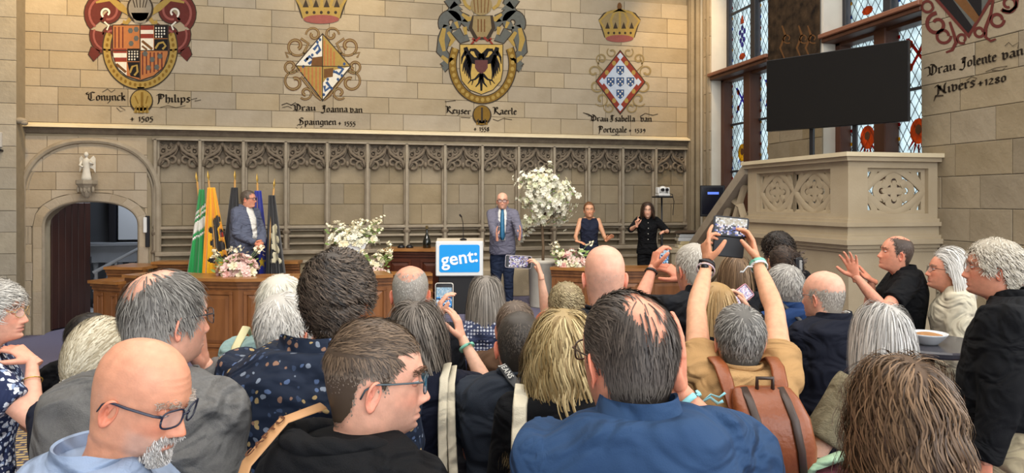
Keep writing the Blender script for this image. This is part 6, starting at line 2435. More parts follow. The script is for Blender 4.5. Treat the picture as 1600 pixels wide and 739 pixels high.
        for nm in 'LR':
            S, E, W, spec = s.arm[nm]
            hdv = s.dr(spec['hd']) if 'hd' in spec else (W - E).normalized()
            pn = s.dr(spec['pn']) if 'pn' in spec else Vector((0, 0, -1))
            yv = hdv.normalized()
            zv = -(pn - yv * pn.dot(yv)).normalized()
            xv = yv.cross(zv)
            M4 = Matrix(((xv.x, yv.x, zv.x, W.x), (xv.y, yv.y, zv.y, W.y), (xv.z, yv.z, zv.z, W.z), (0, 0, 0, 1)))
            s.handM[nm] = M4
            hv = spec.get('vox', .007)
            g = hand_geo(nm == 'L', spec.get('curl', (.4, .5, .35)), spec.get('spread', .06), spec.get('thumb', (.75, .55, -.2)), spec.get('tcurl', .3), spec.get('curls'), size=k * (.93 if fem else 1.02))
            hV, hF = remesh(g, hv, 3 if hv < .005 else 1)
            hV = hV @ np.array(M4.to_3x3()).T + np.array(M4.translation)
            hc = np.tile(skin_c * np.array([1.02, .90, .86]), (len(hV), 1))
            parts.append((hV, hF, hc))
        V_, F_, C_ = join(parts)
        s.body = link('body', np_mesh('body', V_, F_, True, C_), M_SKIN, s.root)
        # ---------------- eyes, brows
        if eyes:
            for sd in (-1, 1):
                c = rigid(np.array([[sd * .031, .0700, 0.0005]]))[0]
                look = R @ np.array([0, 1, 0])
                mb = MB().ball(c, .0118 * s.hs, 12, 8)
                e = mb.build('eye', M_EYE, s.root, True)
                mb = MB()
                ci = rigid(np.array([[sd * .031, .0700 + .0064, 0.0]]))[0]
                mb.ball(ci, .0060 * s.hs, 10, 6)
                mb.build('iris', M_IRIS, e, True)
        # ---------------- hair
        if hair and not nohair:
            hp_ = []
            cap = hair.get('cap', 0)
            if cap:
                m_ = hmask(hd.V)
                off = -.005 + (cap + .005) * sstep(.25, 1.0, m_)
                cv = hd.V + hd.N * off[:, None]
                keep = (m_[hd.F[0]].max(1) > .02)
                tr_ = hd.F[1] if m_[-1] > .02 else np.zeros((0, 3), int)
                cc = np.array(lin(hair['cols'][0])) * .7 + np.array(lin(hair['cols'][1])) * .2
                hp_.append((cv, [hd.F[0][keep], tr_], np.tile(cc, (len(cv), 1))))
            n = hair.get('n', 2500)
            for st in hair['styles']:
                mf = hmask
                if 'mask' in st:
                    mk2 = st['mask']
                    mf = lambda Q, mk2=mk2: scalp_mask(Q, **mk2)
                pts, w, c_ = grow_hair(hd, s.rng, mf, st.get('n', n), dict(st, off=cap * .8), R.T, st.get('cols', hair['cols']))
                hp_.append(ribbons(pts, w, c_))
            for ex in hair.get('extra', []):
                hp_.append(ex(s))
            hV, hF, hC = join(hp_)
            hV = rigid(hV)
            s.hair = link('hair', np_mesh('hair', hV, hF, True, hC), M_HAIR, s.root)
        if brow:
            s.strip_hair('eyebrows', brow, 'brow')
        if beard:
            s.strip_hair('beard', beard, 'beard')
        if glasses:
            s.make_glasses(**glasses)
        if bottom:
            s.make_bottom(**bottom)
            s.make_shoes(shoes)
        if top:
            s.make_top(**top)

    # -- coordinates
    def pt(s, w):
        if w[0] == 'loc':
            return Vector(w[1:])
        return s.Mi @ at(*w[1:])

    def dr(s, v):
        if v[0] == 'loc':
            return Vector(v[1:]).normalized()
        return (s.Mi.to_3x3() @ dirw(*v)).normalized()

    # -- trunk as stacked rings
    def torso(s, mb, infl, z0, z1, pad=False, flare=0.0):
        k, wk, bl = s.k, s.wk, s.belly
        if s.fem:
            T = [(.78, .170, .115, .125), (.88, .178, .115, .130), (.97, .165, .110, .112), (1.07, .145, .105, .095), (1.17, .150, .125, .095), (1.26, .165, .145, .108), (1.33, .172, .12, .115), (1.395, .170, .075, .108), (1.43, .148, .054, .100), (1.455, .108, .044, .090), (1.48, .066, .04, .078), (1.51, .054, .04, .068)]
        else:
            T = [(.78, .168, .11, .120), (.88, .172, .112, .124), (.97, .168, .112, .112), (1.07, .165, .112, .100), (1.17, .170, .118, .106), (1.26, .182, .125, .120), (1.33, .186, .118, .126), (1.395, .180, .082, .118), (1.43, .164, .060, .108), (1.46, .122, .050, .098), (1.485, .078, .045, .086), (1.51, .066, .045, .076)]
        if pad:
            T = [(z, w + (.024 if 1.42 < z < 1.44 else .014 if 1.455 <= z < 1.47 else 0), f, b) for z, w, f, b in T]
        rings = []
        zs = sorted(set([z0] + [t[0] * k for t in T if z0 < t[0] * k < z1] + [z1]))
        tz = [t[0] * k for t in T]
        n = 26
        for z in zs:
            w = np.interp(z, tz, [t[1] for t in T]) * wk * (s.shw if z > 1.2 * k else 1)
            f = np.interp(z, tz, [t[2] for t in T]) * wk
            b = np.interp(z, tz, [t[3] for t in T]) * wk
            bel = bl * math.exp(-((z - 1.06 * k) / (.17 * k)) ** 2)
            w += bel * .6 + infl + (flare * max(0, (z0 + .35 - z) / .35))
            f += bel + infl + (flare * max(0, (z0 + .35 - z) / .35))
            b += bel * .35 + infl
            ring = []
            for i in range(n):
                a = 2 * PI * i / n
                c, sn = math.cos(a), math.sin(a)
                e = 2 / 2.5
                x = math.copysign(abs(c) ** e, c) * w
                y = math.copysign(abs(sn) ** e, sn) * (f if sn > 0 else b) - .022 * k
                # shoulder blades and spine furrow on the back
                ring.append((x, y, z))
            rings.append(ring)
        mb.loft(rings)

    def make_top(s, kind='tee', m=None, sleeve='short', hem=.84, infl=.010, fold=.006, ffreq=1.0, collar=None, collar_m=None, seed=None, name='shirt', flare=0.0, neck_z=1.478, loose=1.0, shirt_m=None):
        k = s.k
        mb = MB()
        zn = neck_z * k
        s.torso(mb, infl, hem * k, zn, pad=(kind == 'jacket'), flare=flare)
        fa = (.86 if s.fem else 1.0) * (.6 + .4 * s.build)
        if sleeve != 'none':
            for nm in 'LR':
                S, E, W, spec = s.arm[nm]
                u, v = E - S, W - E
                th = spec.get('thick', 1) * loose
                if sleeve == 'short':
                    q = spec.get('sl', .68)
                    pts = [S - u * .14, S, S + u * .3, S + u * q]
                    rad = [.056, .063, .062, .063]
                elif sleeve == 'elbow':
                    pts = [S - u * .14, S, S + u * .35, S + u * .7, E, E + v * .16]
                    rad = [.056, .063, .059, .056, .055, .054]
                else:
                    q = 1.0 if sleeve == 'long' else .88
                    pts = [S - u * .14, S, S + u * .35, S + u * .7, E, E + v * .3, E + v * .65, E + v * q]
                    rad = [.056, .063, .059, .055, .053, .049, .042, .035]
                mb.tube(pts, [r * k * fa * th + infl * .55 for r in rad], 14)
        V_, F_ = remesh(mb, s.vox, 6)
        N = vnormals(V_, F_)
        msk = sstep(1.50 * k, 1.40 * k, V_[:, 2])
        V_ = folds(V_, N, fold, seed or s.seed, ffreq, .35 + .65 * msk)
        s.top = link(name, np_mesh(name, V_, F_), m, s.root)
        if collar:
            s.make_collar(collar, collar_m or m)
        if kind == 'jacket':
            s.make_lapels(m, shirt_m, infl)

    def ring_at(s, z, infl, n=40, a0=0, a1=2 * PI):
        """points round the neck root, front at a = pi/2"""
        k = s.k
        w, f, b, yc = .063 * s.wk / (1 if not s.fem else .95) + infl, .058 * k + infl, .056 * k + infl, -.028 * k
        out_ = []
        for i in range(n + 1):
            a = a0 + (a1 - a0) * i / n
            sn = math.sin(a)
            out_.append(Vector((math.cos(a) * w, sn * (f if sn > 0 else b) + yc, z - .030 * k * max(0, sn) ** 1.2)))
        return out_

    def make_collar(s, kind, m):
        k = s.k
        zb = 1.478 * k
        if kind == 'crew':
            mb = MB().tube(s.ring_at(zb + .008, .006), [(.011, .008)] * 41, 8)
            mb.build('neckband', m, s.root, True)
            return
        # stand and fall: open at the front for polo and shirt
        op = .30 if kind in ('polo', 'shirt', 'open') else .55
        a0, a1 = PI / 2 + op, PI / 2 + 2 * PI - op
        st = (.028 if kind != 'jacket' else .030) * k
        fall = {'polo': .034, 'shirt': .036, 'open': .04, 'jacket': .054, 'hood': .05}[kind] * k
        inn = s.ring_at(zb - .01, .003, 40, a0, a1)
        top_ = s.ring_at(zb + st, .005 if kind != 'jacket' else .012, 40, a0, a1)
        topo = s.ring_at(zb + st + .003, .010 if kind != 'jacket' else .018, 40, a0, a1)
        bot = s.ring_at(zb + st - fall, .022 if kind != 'jacket' else .032, 40, a0, a1)
        boti = s.ring_at(zb + st - fall - .002, .018 if kind != 'jacket' else .027, 40, a0, a1)
        rings = [[inn[i], top_[i], topo[i], bot[i], boti[i]] for i in range(41)]
        # points of the collar reach down at the front
        for i in list(range(5)) + list(range(36, 41)):
            q = (4 - i) / 4 if i < 5 else (i - 36) / 4
            for j in (3, 4):
                rings[i][j] = rings[i][j] + Vector((0, .012 * q, -.030 * q))
        o = MB().loft(rings).build('collar', m, s.root)
        auto_smooth(o, 50)

    def make_lapels(s, m, shirt_m, infl):
        k = s.k
        fy = lambda x, z: np.interp(z / k, [.9, 1.07, 1.26, 1.33, 1.395, 1.44], [.112, .112, .125, .118, .085, .06]) * s.wk + infl + .006 + s.belly * math.exp(-((z - 1.06 * k) / (.17 * k)) ** 2) - .022 * k - abs(x) * abs(x) * 2.2
        zb = 1.478 * k
        # shirt front wedge and collar
        if shirt_m is not None:
            rows = []
            for z, w in ((1.47, .045), (1.40, .066), (1.32, .060), (1.22, .050), (1.10, .040), (1.02, .045)):
                rows.append([Vector((x * w, fy(x * w, z * k) + .004, z * k)) for x in (-1, -.5, 0, .5, 1)] + [Vector((x * w, fy(x * w, z * k) - .03, z * k)) for x in (1, -1)])
            MB().loft(rows).build('shirt_front', shirt_m, s.root, True)
            s.make_collar('shirt', shirt_m)
        for sd in (-1, 1):
            rows = []
            for z, x0, x1 in ((1.475, .060, .080), (1.43, .060, .104), (1.40, .062, .116), (1.36, .060, .100), (1.28, .056, .084), (1.18, .048, .062), (1.10, .040, .048)):
                rows.append([Vector((sd * x, fy(x, z * k) + dy, z * k)) for x, dy in ((x0, .006), ((x0 + x1) / 2, .012), (x1, .006), (x1, .0), (x0, .0))])
            MB().loft(rows).build('lapel', m, s.root)
        s.make_collar('jacket', m)

    def make_bottom(s, kind='trousers', m=None, waist=.98, hem=.05):
        k, wk = s.k, s.wk
        mb = MB()
        if kind == 'skirt':
            n = 28
            rings = []
            for z, w, f in ((waist, .152, .115), (.9, .178, .135), (.7, .20, .16), (.45, .215, .18), (hem, .225, .19)):
                rings.append([(math.cos(2 * PI * i / n) * (w + .012 * math.sin(i * 2 * PI * 7 / n) * (1 - z)) * wk, math.sin(2 * PI * i / n) * (f + .012 * math.sin(i * 2 * PI * 7 / n) * (1 - z)) * wk - .02, z * k) for i in range(n)])
            mb.loft(rings)
            mb.build('skirt', m, s.root, True)
            return
        n = 20
        bl = s.belly
        rings = []
        for z, w, f, b in ((waist, .160, .108, .108), (.92, .170, .112, .122), (.86, .172, .110, .125), (.80, .165, .10, .112)):
            rings.append([(math.cos(2 * PI * i / n) * (w * wk + bl * .5), math.sin(2 * PI * i / n) * ((f if i < n / 2 else b) * wk + bl * .5) - .022 * k, z * k) for i in range(n)])
        mb.loft(rings)
        for sd in (-1, 1):
            x = .085 * wk
            pts = [(sd * x * .98, -.018 * k, .88 * k), (sd * x, -.015 * k, .78 * k), (sd * x * 1.02, -.005, .64 * k), (sd * x * 1.04, .0, .49 * k), (sd * x * 1.06, -.02 * k, .32 * k), (sd * x * 1.08, -.025 * k, .12 * k), (sd * x * 1.08, -.02 * k, hem * k)]
            mb.tube(pts, [r * (.6 * wk + .4 * k) for r in (.088, .094, .088, .072, .068, .062, .062)], 14)
        V_, F_ = remesh(mb, max(.014, s.vox), 4)
        V_ = folds(V_, vnormals(V_, F_), .006, s.seed + 9, .9)
        link('trousers', np_mesh('trousers', V_, F_), m, s.root)
        s.legx = .085 * wk * 1.08

    def make_shoes(s, c):
        k = s.k
        x = getattr(s, 'legx', .08 * s.wk)
        mm = mat('shoe_' + c.strip('#'), c, .4)
        for sd in (-1, 1):
            rings = []
            for y, w, h in ((-.085, .022, .04), (-.06, .036, .07), (-.01, .038, .085), (.05, .042, .065), (.11, .048, .045), (.16, .040, .035), (.19, .02, .025)):
                rings.append([(sd * (x + .004) + math.cos(2 * PI * i / 10) * w, y * k, .0 + max(0.0, h / 2 + math.sin(2 * PI * i / 10) * h / 2)) for i in range(10)])
            MB().loft(rings).build('shoe', mm, s.root, True)

    def surf(s, x, z):
        V = s.hd.V
        f = V[:, 1] > 0
        d = (V[f, 0] - x) ** 2 + (V[f, 2] - z) ** 2
        i = np.argmin(d)
        return V[f][i], s.hd.N[f][i]

    def strip_hair(s, name, cols, kind):
        rng = s.rng
        V, N = s.hd.V, s.hd.N
        P = V
        if kind == 'brow':
            zc = .0215 - .10 * np.clip(np.abs(P[:, 0]) - .038, 0, 1)
            m = G(P[:, 2] - zc, .0042) * (np.abs(P[:, 0]) > .013) * (np.abs(P[:, 0]) < .052) * (P[:, 1] > .03)
            n, ln, w = (260 if s.lod == 0 else 150 if s.lod == 1 else 90), .009, .0013
            dirs = lambda r: np.stack([np.sign(r[:, 0]), np.full(len(r), .2), np.full(len(r), .25)], 1)
        else:
            ax = np.abs(P[:, 0])
            must = G(P[:, 2] + .060, .006) * (ax < .028) * (P[:, 1] > .05)
            chin = sstep(.030, .022, ax) * sstep(-.082, -.090, P[:, 2]) * sstep(-.126, -.118, P[:, 2]) * (P[:, 1] > .03)
            side = G(ax - .028, .006) * sstep(-.055, -.065, P[:, 2]) * sstep(-.115, -.10, P[:, 2]) * (P[:, 1] > .03)
            m = np.clip(must + chin + side * .8, 0, 1) * (1 - s.hd.lipmask)
            n, ln, w = 2200, .009, .0016
            dirs = lambda r: np.stack([np.sign(r[:, 0]) * .35, np.full(len(r), .35), np.full(len(r), -1.0)], 1)
        q = s.hd.F[0]
        pw = m[q].mean(1)
        area = np.linalg.norm(np.cross(V[q[:, 1]] - V[q[:, 0]], V[q[:, 3]] - V[q[:, 0]]), axis=1)
        pw = pw * area
        pw /= pw.sum()
        fi = rng.choice(len(q), n, p=pw)
        a, b = rng.random((n, 1)), rng.random((n, 1))
        Q = V[q[fi]]
        root = (Q[:, 0] * (1 - a) + Q[:, 1] * a) * (1 - b) + (Q[:, 3] * (1 - a) + Q[:, 2] * a) * b
        Nn = nrm(N[q[fi]].mean(1))
        d = nrm(dirs(root) + .35 * rng.standard_normal((n, 3)))
        pts = np.stack([root, root + d * ln * .5 + Nn * .0022, root + d * ln + Nn * .0016], 1)
        ww = w * np.array([[1, 1, .4]]) * (.7 + .6 * rng.random((n, 1)))
        kx = rng.random((n, 1))
        c = np.array(lin(cols[0])) * (1 - kx) + np.array(lin(cols[1])) * kx
        Vr, Fr, Cr = ribbons(pts, ww, c)
        if kind == 'brow':
            for sd in (-1, 1):
                k_ = root[:, 0] * sd > 0
                Vr, Fr, Cr = ribbons(pts[k_], ww[k_], c[k_])
                link('eyebrow', np_mesh('eyebrow', s.rigid(Vr), Fr, True, Cr), M_HAIR, s.root)
            return
        link(name, np_mesh(name, s.rigid(Vr), Fr, True, Cr), M_HAIR, s.root)

    def make_glasses(s, col='#1c1c20', lens=None, round_=False, thick=.0016, rim=True, h=.019, w=.026):
        mm = mat('spectacle_frame_' + col.strip('#'), col, .3)
        yy = .101
        T = lambda pts: [Vector(p) for p in s.rigid(np.array(pts, dtype=float))]
        mb = MB()
        for sd in (-1, 1):
            loop = []
            for i in range(25):
                a = 2 * PI * i / 24
                e = 1.0 if round_ else .62
                x = math.copysign(abs(math.cos(a)) ** e, math.cos(a)) * w
                z = math.copysign(abs(math.sin(a)) ** e, math.sin(a)) * h
                loop.append((sd * .034 + x, yy - .014 * abs((sd * .034 + x) / .06) ** 2, z - .004))
            mb.tube(T(loop), thick if rim else .0007, 6)
        mb.tube(T([(-.010, yy + .001, .001), (0, yy + .004, .004), (.010, yy + .001, .001)]), thick, 6)
        g = mb.build('glasses', mm, s.root, True)
        for sd in (-1, 1):
            xx = sd * (.034 + w)
            mb = MB().tube(T([(xx, yy - .014, .004), (sd * .072, .075, .006), (sd * .0815, .02, .006), (sd * .0845, -.012, .007), (sd * .083, -.030, -.004), (sd * .080, -.038, -.022)]), [(thick * .8, thick * 1.5)] * 6, 6)
            mb.build('temple_arm', mm, g, True)
            ring = T([(sd * .034 + math.cos(2 * PI * i / 16) * w * .95, yy - .0005 - .014 * abs((sd * .034 + math.cos(2 * PI * i / 16) * w) / .06) ** 2, math.sin(2 * PI * i / 16) * h * .95 - .004) for i in range(16)])
            MB().add(ring, [tuple(range(16))]).build('lens', lens or M_LENS, g, fix=False)

    def strap(s, name, pts, w, m, up=None, thick=.0025, parent=None):
        """flat band through points in the person's own frame"""
        mb = MB().tube([Vector(p) for p in pts], [(w / 2, thick)] * len(pts), 8, up=up)
        return mb.build(name, m, parent or s.root)


# hair presets ------------------------------------------------------------------
def H_short(cols, n=2600, ln=.022, lift=.4, fade=.35, jit=.25, width=.0028, cap=.004, dirm='radial', **mk):
    return dict(cols=cols, n=n, cap=cap, mask=mk, styles=[dict(len=ln, lift=lift, fade=fade, jit=jit, width=width, dir=dirm)])


def H_curly(cols, n=2600, ln=.06, amp=.010, fr=150, vol=1.0, cap=.012, width=.003, lift=.9, fade=.5, **mk):
    return dict(cols=cols, n=n, cap=cap, mask=mk, styles=[dict(len=ln, lift=lift, fade=fade, jit=.35, width=width, curl=(amp, fr), steps=9, droop=.12, clump=70)])


def H_long(cols, n=2200, ln=.26, grav=.35, vol=1.1, wave=(.0, 0), part=0.0, cap=.012, width=.0036, steps=12, lenvar=.08, jit=.12, dirm='part', layer=.14, **mk):
    return dict(cols=cols, n=n, cap=cap, mask=mk, styles=[dict(len=ln, lift=.35, grav=grav, vol=vol, jit=jit, width=width, dir=dirm, part=part, steps=steps, curl=wave, lenvar=lenvar, layer=layer, clump=38)])

# ------------------------------------------------------------------ cloth materials
def cloth(name, col, rough=.9, col2=None, noise=.35, scale=6, bump=.25, bscale=350, sheen=.0, stretch=None):
    m = mat('cloth_' + name, col, rough, noise=noise, scale=scale, col2=col2, bump=bump, bscale=bscale, sheen=sheen, stretch=stretch, spec=.2)
    return wrinkle(m)


def wrinkle(m, k=.8):
    """soft creases of worn cloth as relief under the weave"""
    nt = m.node_tree
    b = nt.nodes['Principled BSDF']
    tc = nt.nodes.new('ShaderNodeTexCoord')
    mp = nt.nodes.new('ShaderNodeMapping')
    mp.inputs['Scale'].default_value = (.55, 1.0, 1.1)
    mp.inputs['Rotation'].default_value = (.3, .5, .2)
    n = nt.nodes.new('ShaderNodeTexNoise')
    n.inputs['Scale'].default_value = 6
    n.inputs['Detail'].default_value = 1.5
    n.inputs['Distortion'].default_value = 2.2
    bp = nt.nodes.new('ShaderNodeBump')
    bp.inputs['Strength'].default_value = k
    bp.inputs['Distance'].default_value = .07
    nt.links.new(tc.outputs['Object'], mp.inputs[0])
    nt.links.new(mp.outputs[0], n.inputs['Vector'])
    nt.links.new(n.outputs[0], bp.inputs['Height'])
    old = b.inputs['Normal'].links
    if old:
        nt.links.new(old[0].from_socket, bp.inputs['Normal'])
    nt.links.new(bp.outputs[0], b.inputs['Normal'])
    return m



def print_cloth(name, base, spots, scale, thr, feat='F1', rough=.8, rnd=.9, warp=.0):
    """woven cloth with a printed pattern of blots; spots = list of colours picked per blot"""
    m = bpy.data.materials.new('print_' + name)
    m.use_nodes = True
    nt = m.node_tree
    b = nt.nodes['Principled BSDF']
    b.inputs['Roughness'].default_value = rough
    b.inputs['Specular IOR Level'].default_value = .2
    tc = nt.nodes.new('ShaderNodeTexCoord')
    v = nt.nodes.new('ShaderNodeTexVoronoi')
    v.inputs['Scale'].default_value = scale
    v.inputs['Randomness'].default_value = rnd
    src = tc.outputs['Object']
    if warp:
        n = nt.nodes.new('ShaderNodeTexNoise')
        n.inputs['Scale'].default_value = scale * .8
        nt.links.new(src, n.inputs['Vector'])
        ad = nt.nodes.new('ShaderNodeMix')
        ad.data_type = 'RGBA'
        ad.blend_type = 'ADD'
        ad.inputs[0].default_value = warp
        nt.links.new(src, ad.inputs[6])
        nt.links.new(n.outputs[1], ad.inputs[7])
        src = ad.outputs[2]
    nt.links.new(src, v.inputs['Vector'])
    mr = nt.nodes.new('ShaderNodeMapRange')
    mr.inputs[1].default_value = thr
    mr.inputs[2].default_value = thr + .04
    nt.links.new(v.outputs['Distance'], mr.inputs[0])
    rp = nt.nodes.new('ShaderNodeValToRGB')
    rp.color_ramp.interpolation = 'CONSTANT'
    el = rp.color_ramp.elements
    while len(el) < len(spots):
        el.new(.5)
    for i, c in enumerate(spots):
        el[i].position = i / len(spots)
        el[i].color = (*lin(c), 1)
    sp = nt.nodes.new('ShaderNodeSeparateColor')
    nt.links.new(v.outputs['Color'], sp.inputs[0])
    nt.links.new(sp.outputs[0], rp.inputs[0])
    mx = nt.nodes.new('ShaderNodeMix')
    mx.data_type = 'RGBA'
    nt.links.new(mr.outputs[0], mx.inputs[0])
    nt.links.new(rp.outputs[0], mx.inputs[6])
    mx.inputs[7].default_value = (*lin(base), 1)
    nt.links.new(mx.outputs[2], b.inputs['Base Color'])
    return wrinkle(m)


K_NAVY = cloth('navy', '#171b2b')
K_BLACK = cloth('black', '#101114')
K_CHAR = cloth('charcoal', '#202227')
K_TEE = cloth('slate_tee', '#2b313b')
K_POLO = cloth('blue_polo', '#2b4363', col2='#24395a', bump=.10)
K_GPOLO = cloth('grey_blue_polo', '#8d9cb4', col2='#8191ab', bump=.12)
K_GSUIT = cloth('grey_suit', '#6f6e6c', col2='#626160', noise=.8, scale=120)
K_BSUIT = cloth('blue_grey_suit', '#5d6274', col2='#535a6d')
K_DSUIT = cloth('dark_navy_suit', '#171a26')
K_TAN = cloth('tan_tee', '#b08b5e', col2='#a37d50')
K_CREAM = cloth('cream_knit', '#ded5bd', col2='#d0c6ac', bump=.5)
K_OLIVE = cloth('olive_knit', '#8a8168', col2='#756d57', noise=1, scale=60, stretch=(1, 1, 4), bump=.6, bscale=120)
K_BEIGE = cloth('beige_top', '#c8b59a', col2='#b9a588')
K_TROU = cloth('beige_trousers', '#b0a284', col2='#a39575')
K_DTROU = cloth('dark_trousers', '#23262e')
K_JEANS = cloth('navy_trousers', '#222b40')
K_WHITE = cloth('white_shirt', '#e6e4de')
K_LBLUE = cloth('light_blue_shirt', '#7ea0cc')
K_TEAL = cloth('pale_teal_jacket', '#8fa9a6', col2='#7d9996')
K_CORAL = cloth('coral_top', '#c96a55')
K_BROWN = cloth('brown_top', '#5c4433')
K_BLUE = cloth('blue_shirt', '#26406e')
K_DRESS = cloth('navy_dress', '#23283a')
P_FLORAL = print_cloth('white_floral', '#27304f', ['#d9dde6', '#c8d0de', '#8fa0bf'], 46, .42, warp=.03)
P_DOTS = print_cloth('navy_floral', '#1e2738', ['#7d8796', '#a78f63', '#54678a', '#39465e', '#8a6a58'], 42, .27, warp=.02)
P_CHECK = print_cloth('woven_check', '#39405c', ['#c9cbd2', '#b4b8c6'], 60, .36, rnd=.1)
P_SKIRT = print_cloth('dark_red_floral', '#d8cbb0', ['#6e2a2e', '#4f2a2a', '#3d4434', '#8a4a3c'], 24, .38, warp=.03)

GREY = ['#7d7a76', '#b5b0a8']
WHITEH = ['#c9c4ba', '#efece4']
DARKB = ['#2a211b', '#4a3b30']

TR = dict(m=K_DTROU)

# ================================================================== stage
suit_man = Person('person in blue-grey suit and glasses standing hands clasped before the five flags', 388, 296, 9.85, yaw=116, hyaw=92, lod=2, belly=.05, skin='ruddy', seed=11, floor=.40,
    hair=H_short(['#4a4038', '#7a6c5e'], n=900, ln=.025, width=.006, cap=.005), glasses=dict(thick=.0028), top=dict(kind='jacket', m=K_BSUIT, sleeve='long', hem=.80, infl=.02, shirt_m=K_WHITE, name='jacket'), bottom=dict(m=K_DTROU),
    arms=dict(L=dict(w=('loc', -.05, .25, 1.02), pole=('loc', -1, -.6, -.3), hd=('loc', .7, .4, -.4), pn=('loc', .2, -1, 0), curl=(.5, .6, .4)), R=dict(w=('loc', .07, .24, 1.03), pole=('loc', 1, -.6, -.3), hd=('loc', -.7, .4, -.4), pn=('loc', 0, -1, 0), curl=(.6, .7, .4))))
speaker = Person('person in grey blazer and blue tie clapping beside the lectern, shaven head', 785, 301, 10.2, yaw=180, lod=2, skin='pink', seed=12, floor=.40, hairtop=0,
    glasses=dict(thick=.0032), beard=None, stubble=('#8d7668', .35), brow=['#6a5140', '#8a6a52'], head=dict(age=.8, smile=.4),
    top=dict(kind='jacket', m=cloth('grey_blazer', '#6d6c7c', col2='#62616f'), sleeve='long', hem=.82, infl=.018, shirt_m=K_WHITE, name='blazer'), bottom=dict(m=K_JEANS),
    arms=dict(L=dict(w=('px', 812, 372, 9.80), pole=('loc', -.9, -.4, -1), hd=(.15, -.25, 1), pn=(-1, -.1, .0), curl=(.15, .2, .15), spread=.08), R=dict(w=('px', 777, 374, 9.80), pole=('loc', .9, -.4, -1), hd=(-.1, -.25, 1), pn=(1, -.1, 0), curl=(.15, .2, .15), spread=.08)))
tie = []
for z, w in ((1.465, .022), (1.44, .020), (1.40, .026), (1.2, .034), (1.08, .042), (1.03, .02)):
    k_ = speaker.k
    y = np.interp(z, [.9, 1.07, 1.26, 1.33, 1.395, 1.44, 1.47], [.125, .128, .140, .134, .102, .08, .06]) * speaker.wk + .014
    tie.append([Vector((-w, y, z * k_)), Vector((0, y + .008, z * k_)), Vector((w, y, z * k_)), Vector((0, y - .01, z * k_))])
MB().loft(tie).build('tie', mat('blue_tie', '#2f6f96', .5, noise=.6, scale=40), speaker.root, True)
nav = Person('woman in navy sleeveless dress signing with both hands, smiling, by the blossom tree', 921, 315, 10.7, yaw=182, hroll=3, sex='f', lod=2, skin='warm', seed=13, floor=.40,
    hair=dict(cols=['#5d3a22', '#9a6a44'], n=1000, cap=.006, styles=[dict(dir='tie', tie=(0, -.115, .0), tspread=(.02, .01, .02), width=.006, steps=8)], mask={}), brow=['#7a5236', '#8a6244'], head=dict(smile=1.0), lip=.6,
    top=dict(m=K_DRESS, sleeve='none', hem=.80, infl=.008, fold=.003, neck_z=1.435, name='dress_bodice'), bottom=dict(kind='skirt', m=K_DRESS, hem=.5, waist=1.02),
    arms=dict(R=dict(w=('px', 902, 377, 10.42), pole=('loc', .45, -.4, -1), hd=(.9, -.3, -.25), pn=(0, .2, -1), curl=(.2, .3, .2)), L=dict(w=('px', 948, 375, 10.45), pole=('loc', -.4, -.4, -1), hd=(.65, -.2, .6), pn=(-.5, -.3, -.8), curl=(.3, .5, .3))))
blk = Person('woman in black buttoned blouse signing with a raised hand before the camera stand', 1012, 315, 10.8, yaw=184, hyaw=190, hpitch=-6, sex='f', lod=2, skin='fair', seed=14, floor=.40,
    hair=H_long(['#33241c', '#5d4536'], n=900, ln=.24, width=.007, wave=(.008, 40), vol=1.08), brow=['#33241c', '#46332a'], lip=.5,
    top=dict(m=K_BLACK, sleeve='elbow', hem=.84, infl=.014, fold=.006, collar='shirt', name='blouse'), bottom=dict(m=K_BLACK),
    arms=dict(R=dict(w=('px', 995, 352, 10.45), pole=('loc', 1, -.6, -1), hd=(-.1, -.2, 1), pn=(.5, -.8, .1), curl=(.5, .7, .5), curls=[(.1, .15, .1), (.7, .9, .6), (.9, 1.0, .6), (.9, 1.0, .6)]), L=dict(w=('px', 1041, 362, 10.42), pole=('loc', -1, -.3, -.8), hd=(-.6, -.4, .1), pn=(-.1, -.4, -.9), curl=(.5, .6, .4))))
for z in (1.36, 1.27, 1.18, 1.09):
    MB().ball((0, np.interp(z, [1.07, 1.17, 1.26, 1.33], [.105, .125, .145, .12]) * blk.wk + .014 - .022, z * blk.k), .008, 8, 5).build('button', mat('pale_button', '#b9b6ae', .3), blk.root)

# ================================================================== audience, far rows first
def aud(*a, **k):
    k.setdefault('bottom', TR)
    return Person(*a, **k)


aud('person with dark curly hair at the back, topmost head under the landing wall', 1214, 362, 5.0, yaw=-25, lod=2, seed=21, skin='tan', hair=H_curly(['#17120f', '#33271f'], n=1000, ln=.07, amp=.012, width=.006, cap=.02), top=dict(m=K_BLACK, sleeve='long'))
clipw = aud('woman with dark pinned-up hair and black clip wearing a red flowered skirt', 1222, 384, 4.2, yaw=-28, sex='f', lod=2, seed=22, skin='tan', hair=dict(cols=['#231a16', '#4a382c'], n=1300, cap=.012, mask={}, styles=[dict(dir='tie', tie=(0, -.115, .02), tspread=(.03, .01, .03), width=.005, steps=8)]),
    top=dict(m=K_BLACK, sleeve='long', infl=.012), bottom=dict(kind='skirt', m=P_SKIRT, hem=.12, waist=1.06))
M4 = clipw.rigid(np.array([[.0, -.118, .02]]))[0]
MB().box(M4[0] - .03, M4[0] + .03, M4[1] - .02, M4[1] + .01, M4[2] - .045, M4[2] + .045, .008).build('hair_clip', M_BLACK, clipw.root)
MB().box(M4[0] - .012, M4[0] + .012, M4[1] - .024, M4[1] - .018, M4[2] - .03, M4[2] + .03, .004).build('hair_clip', mat('clip_grey', '#8b8884', .3), clipw.root)
aud('woman with straight brown bob in dark top, half hidden behind the raised phone', 1148, 398, 4.7, yaw=-18, sex='f', lod=2, seed=23, hair=H_long(['#5a4330', '#a08262'], n=1200, ln=.30, width=.006, vol=1.08), top=dict(m=K_CHAR, sleeve='long'))
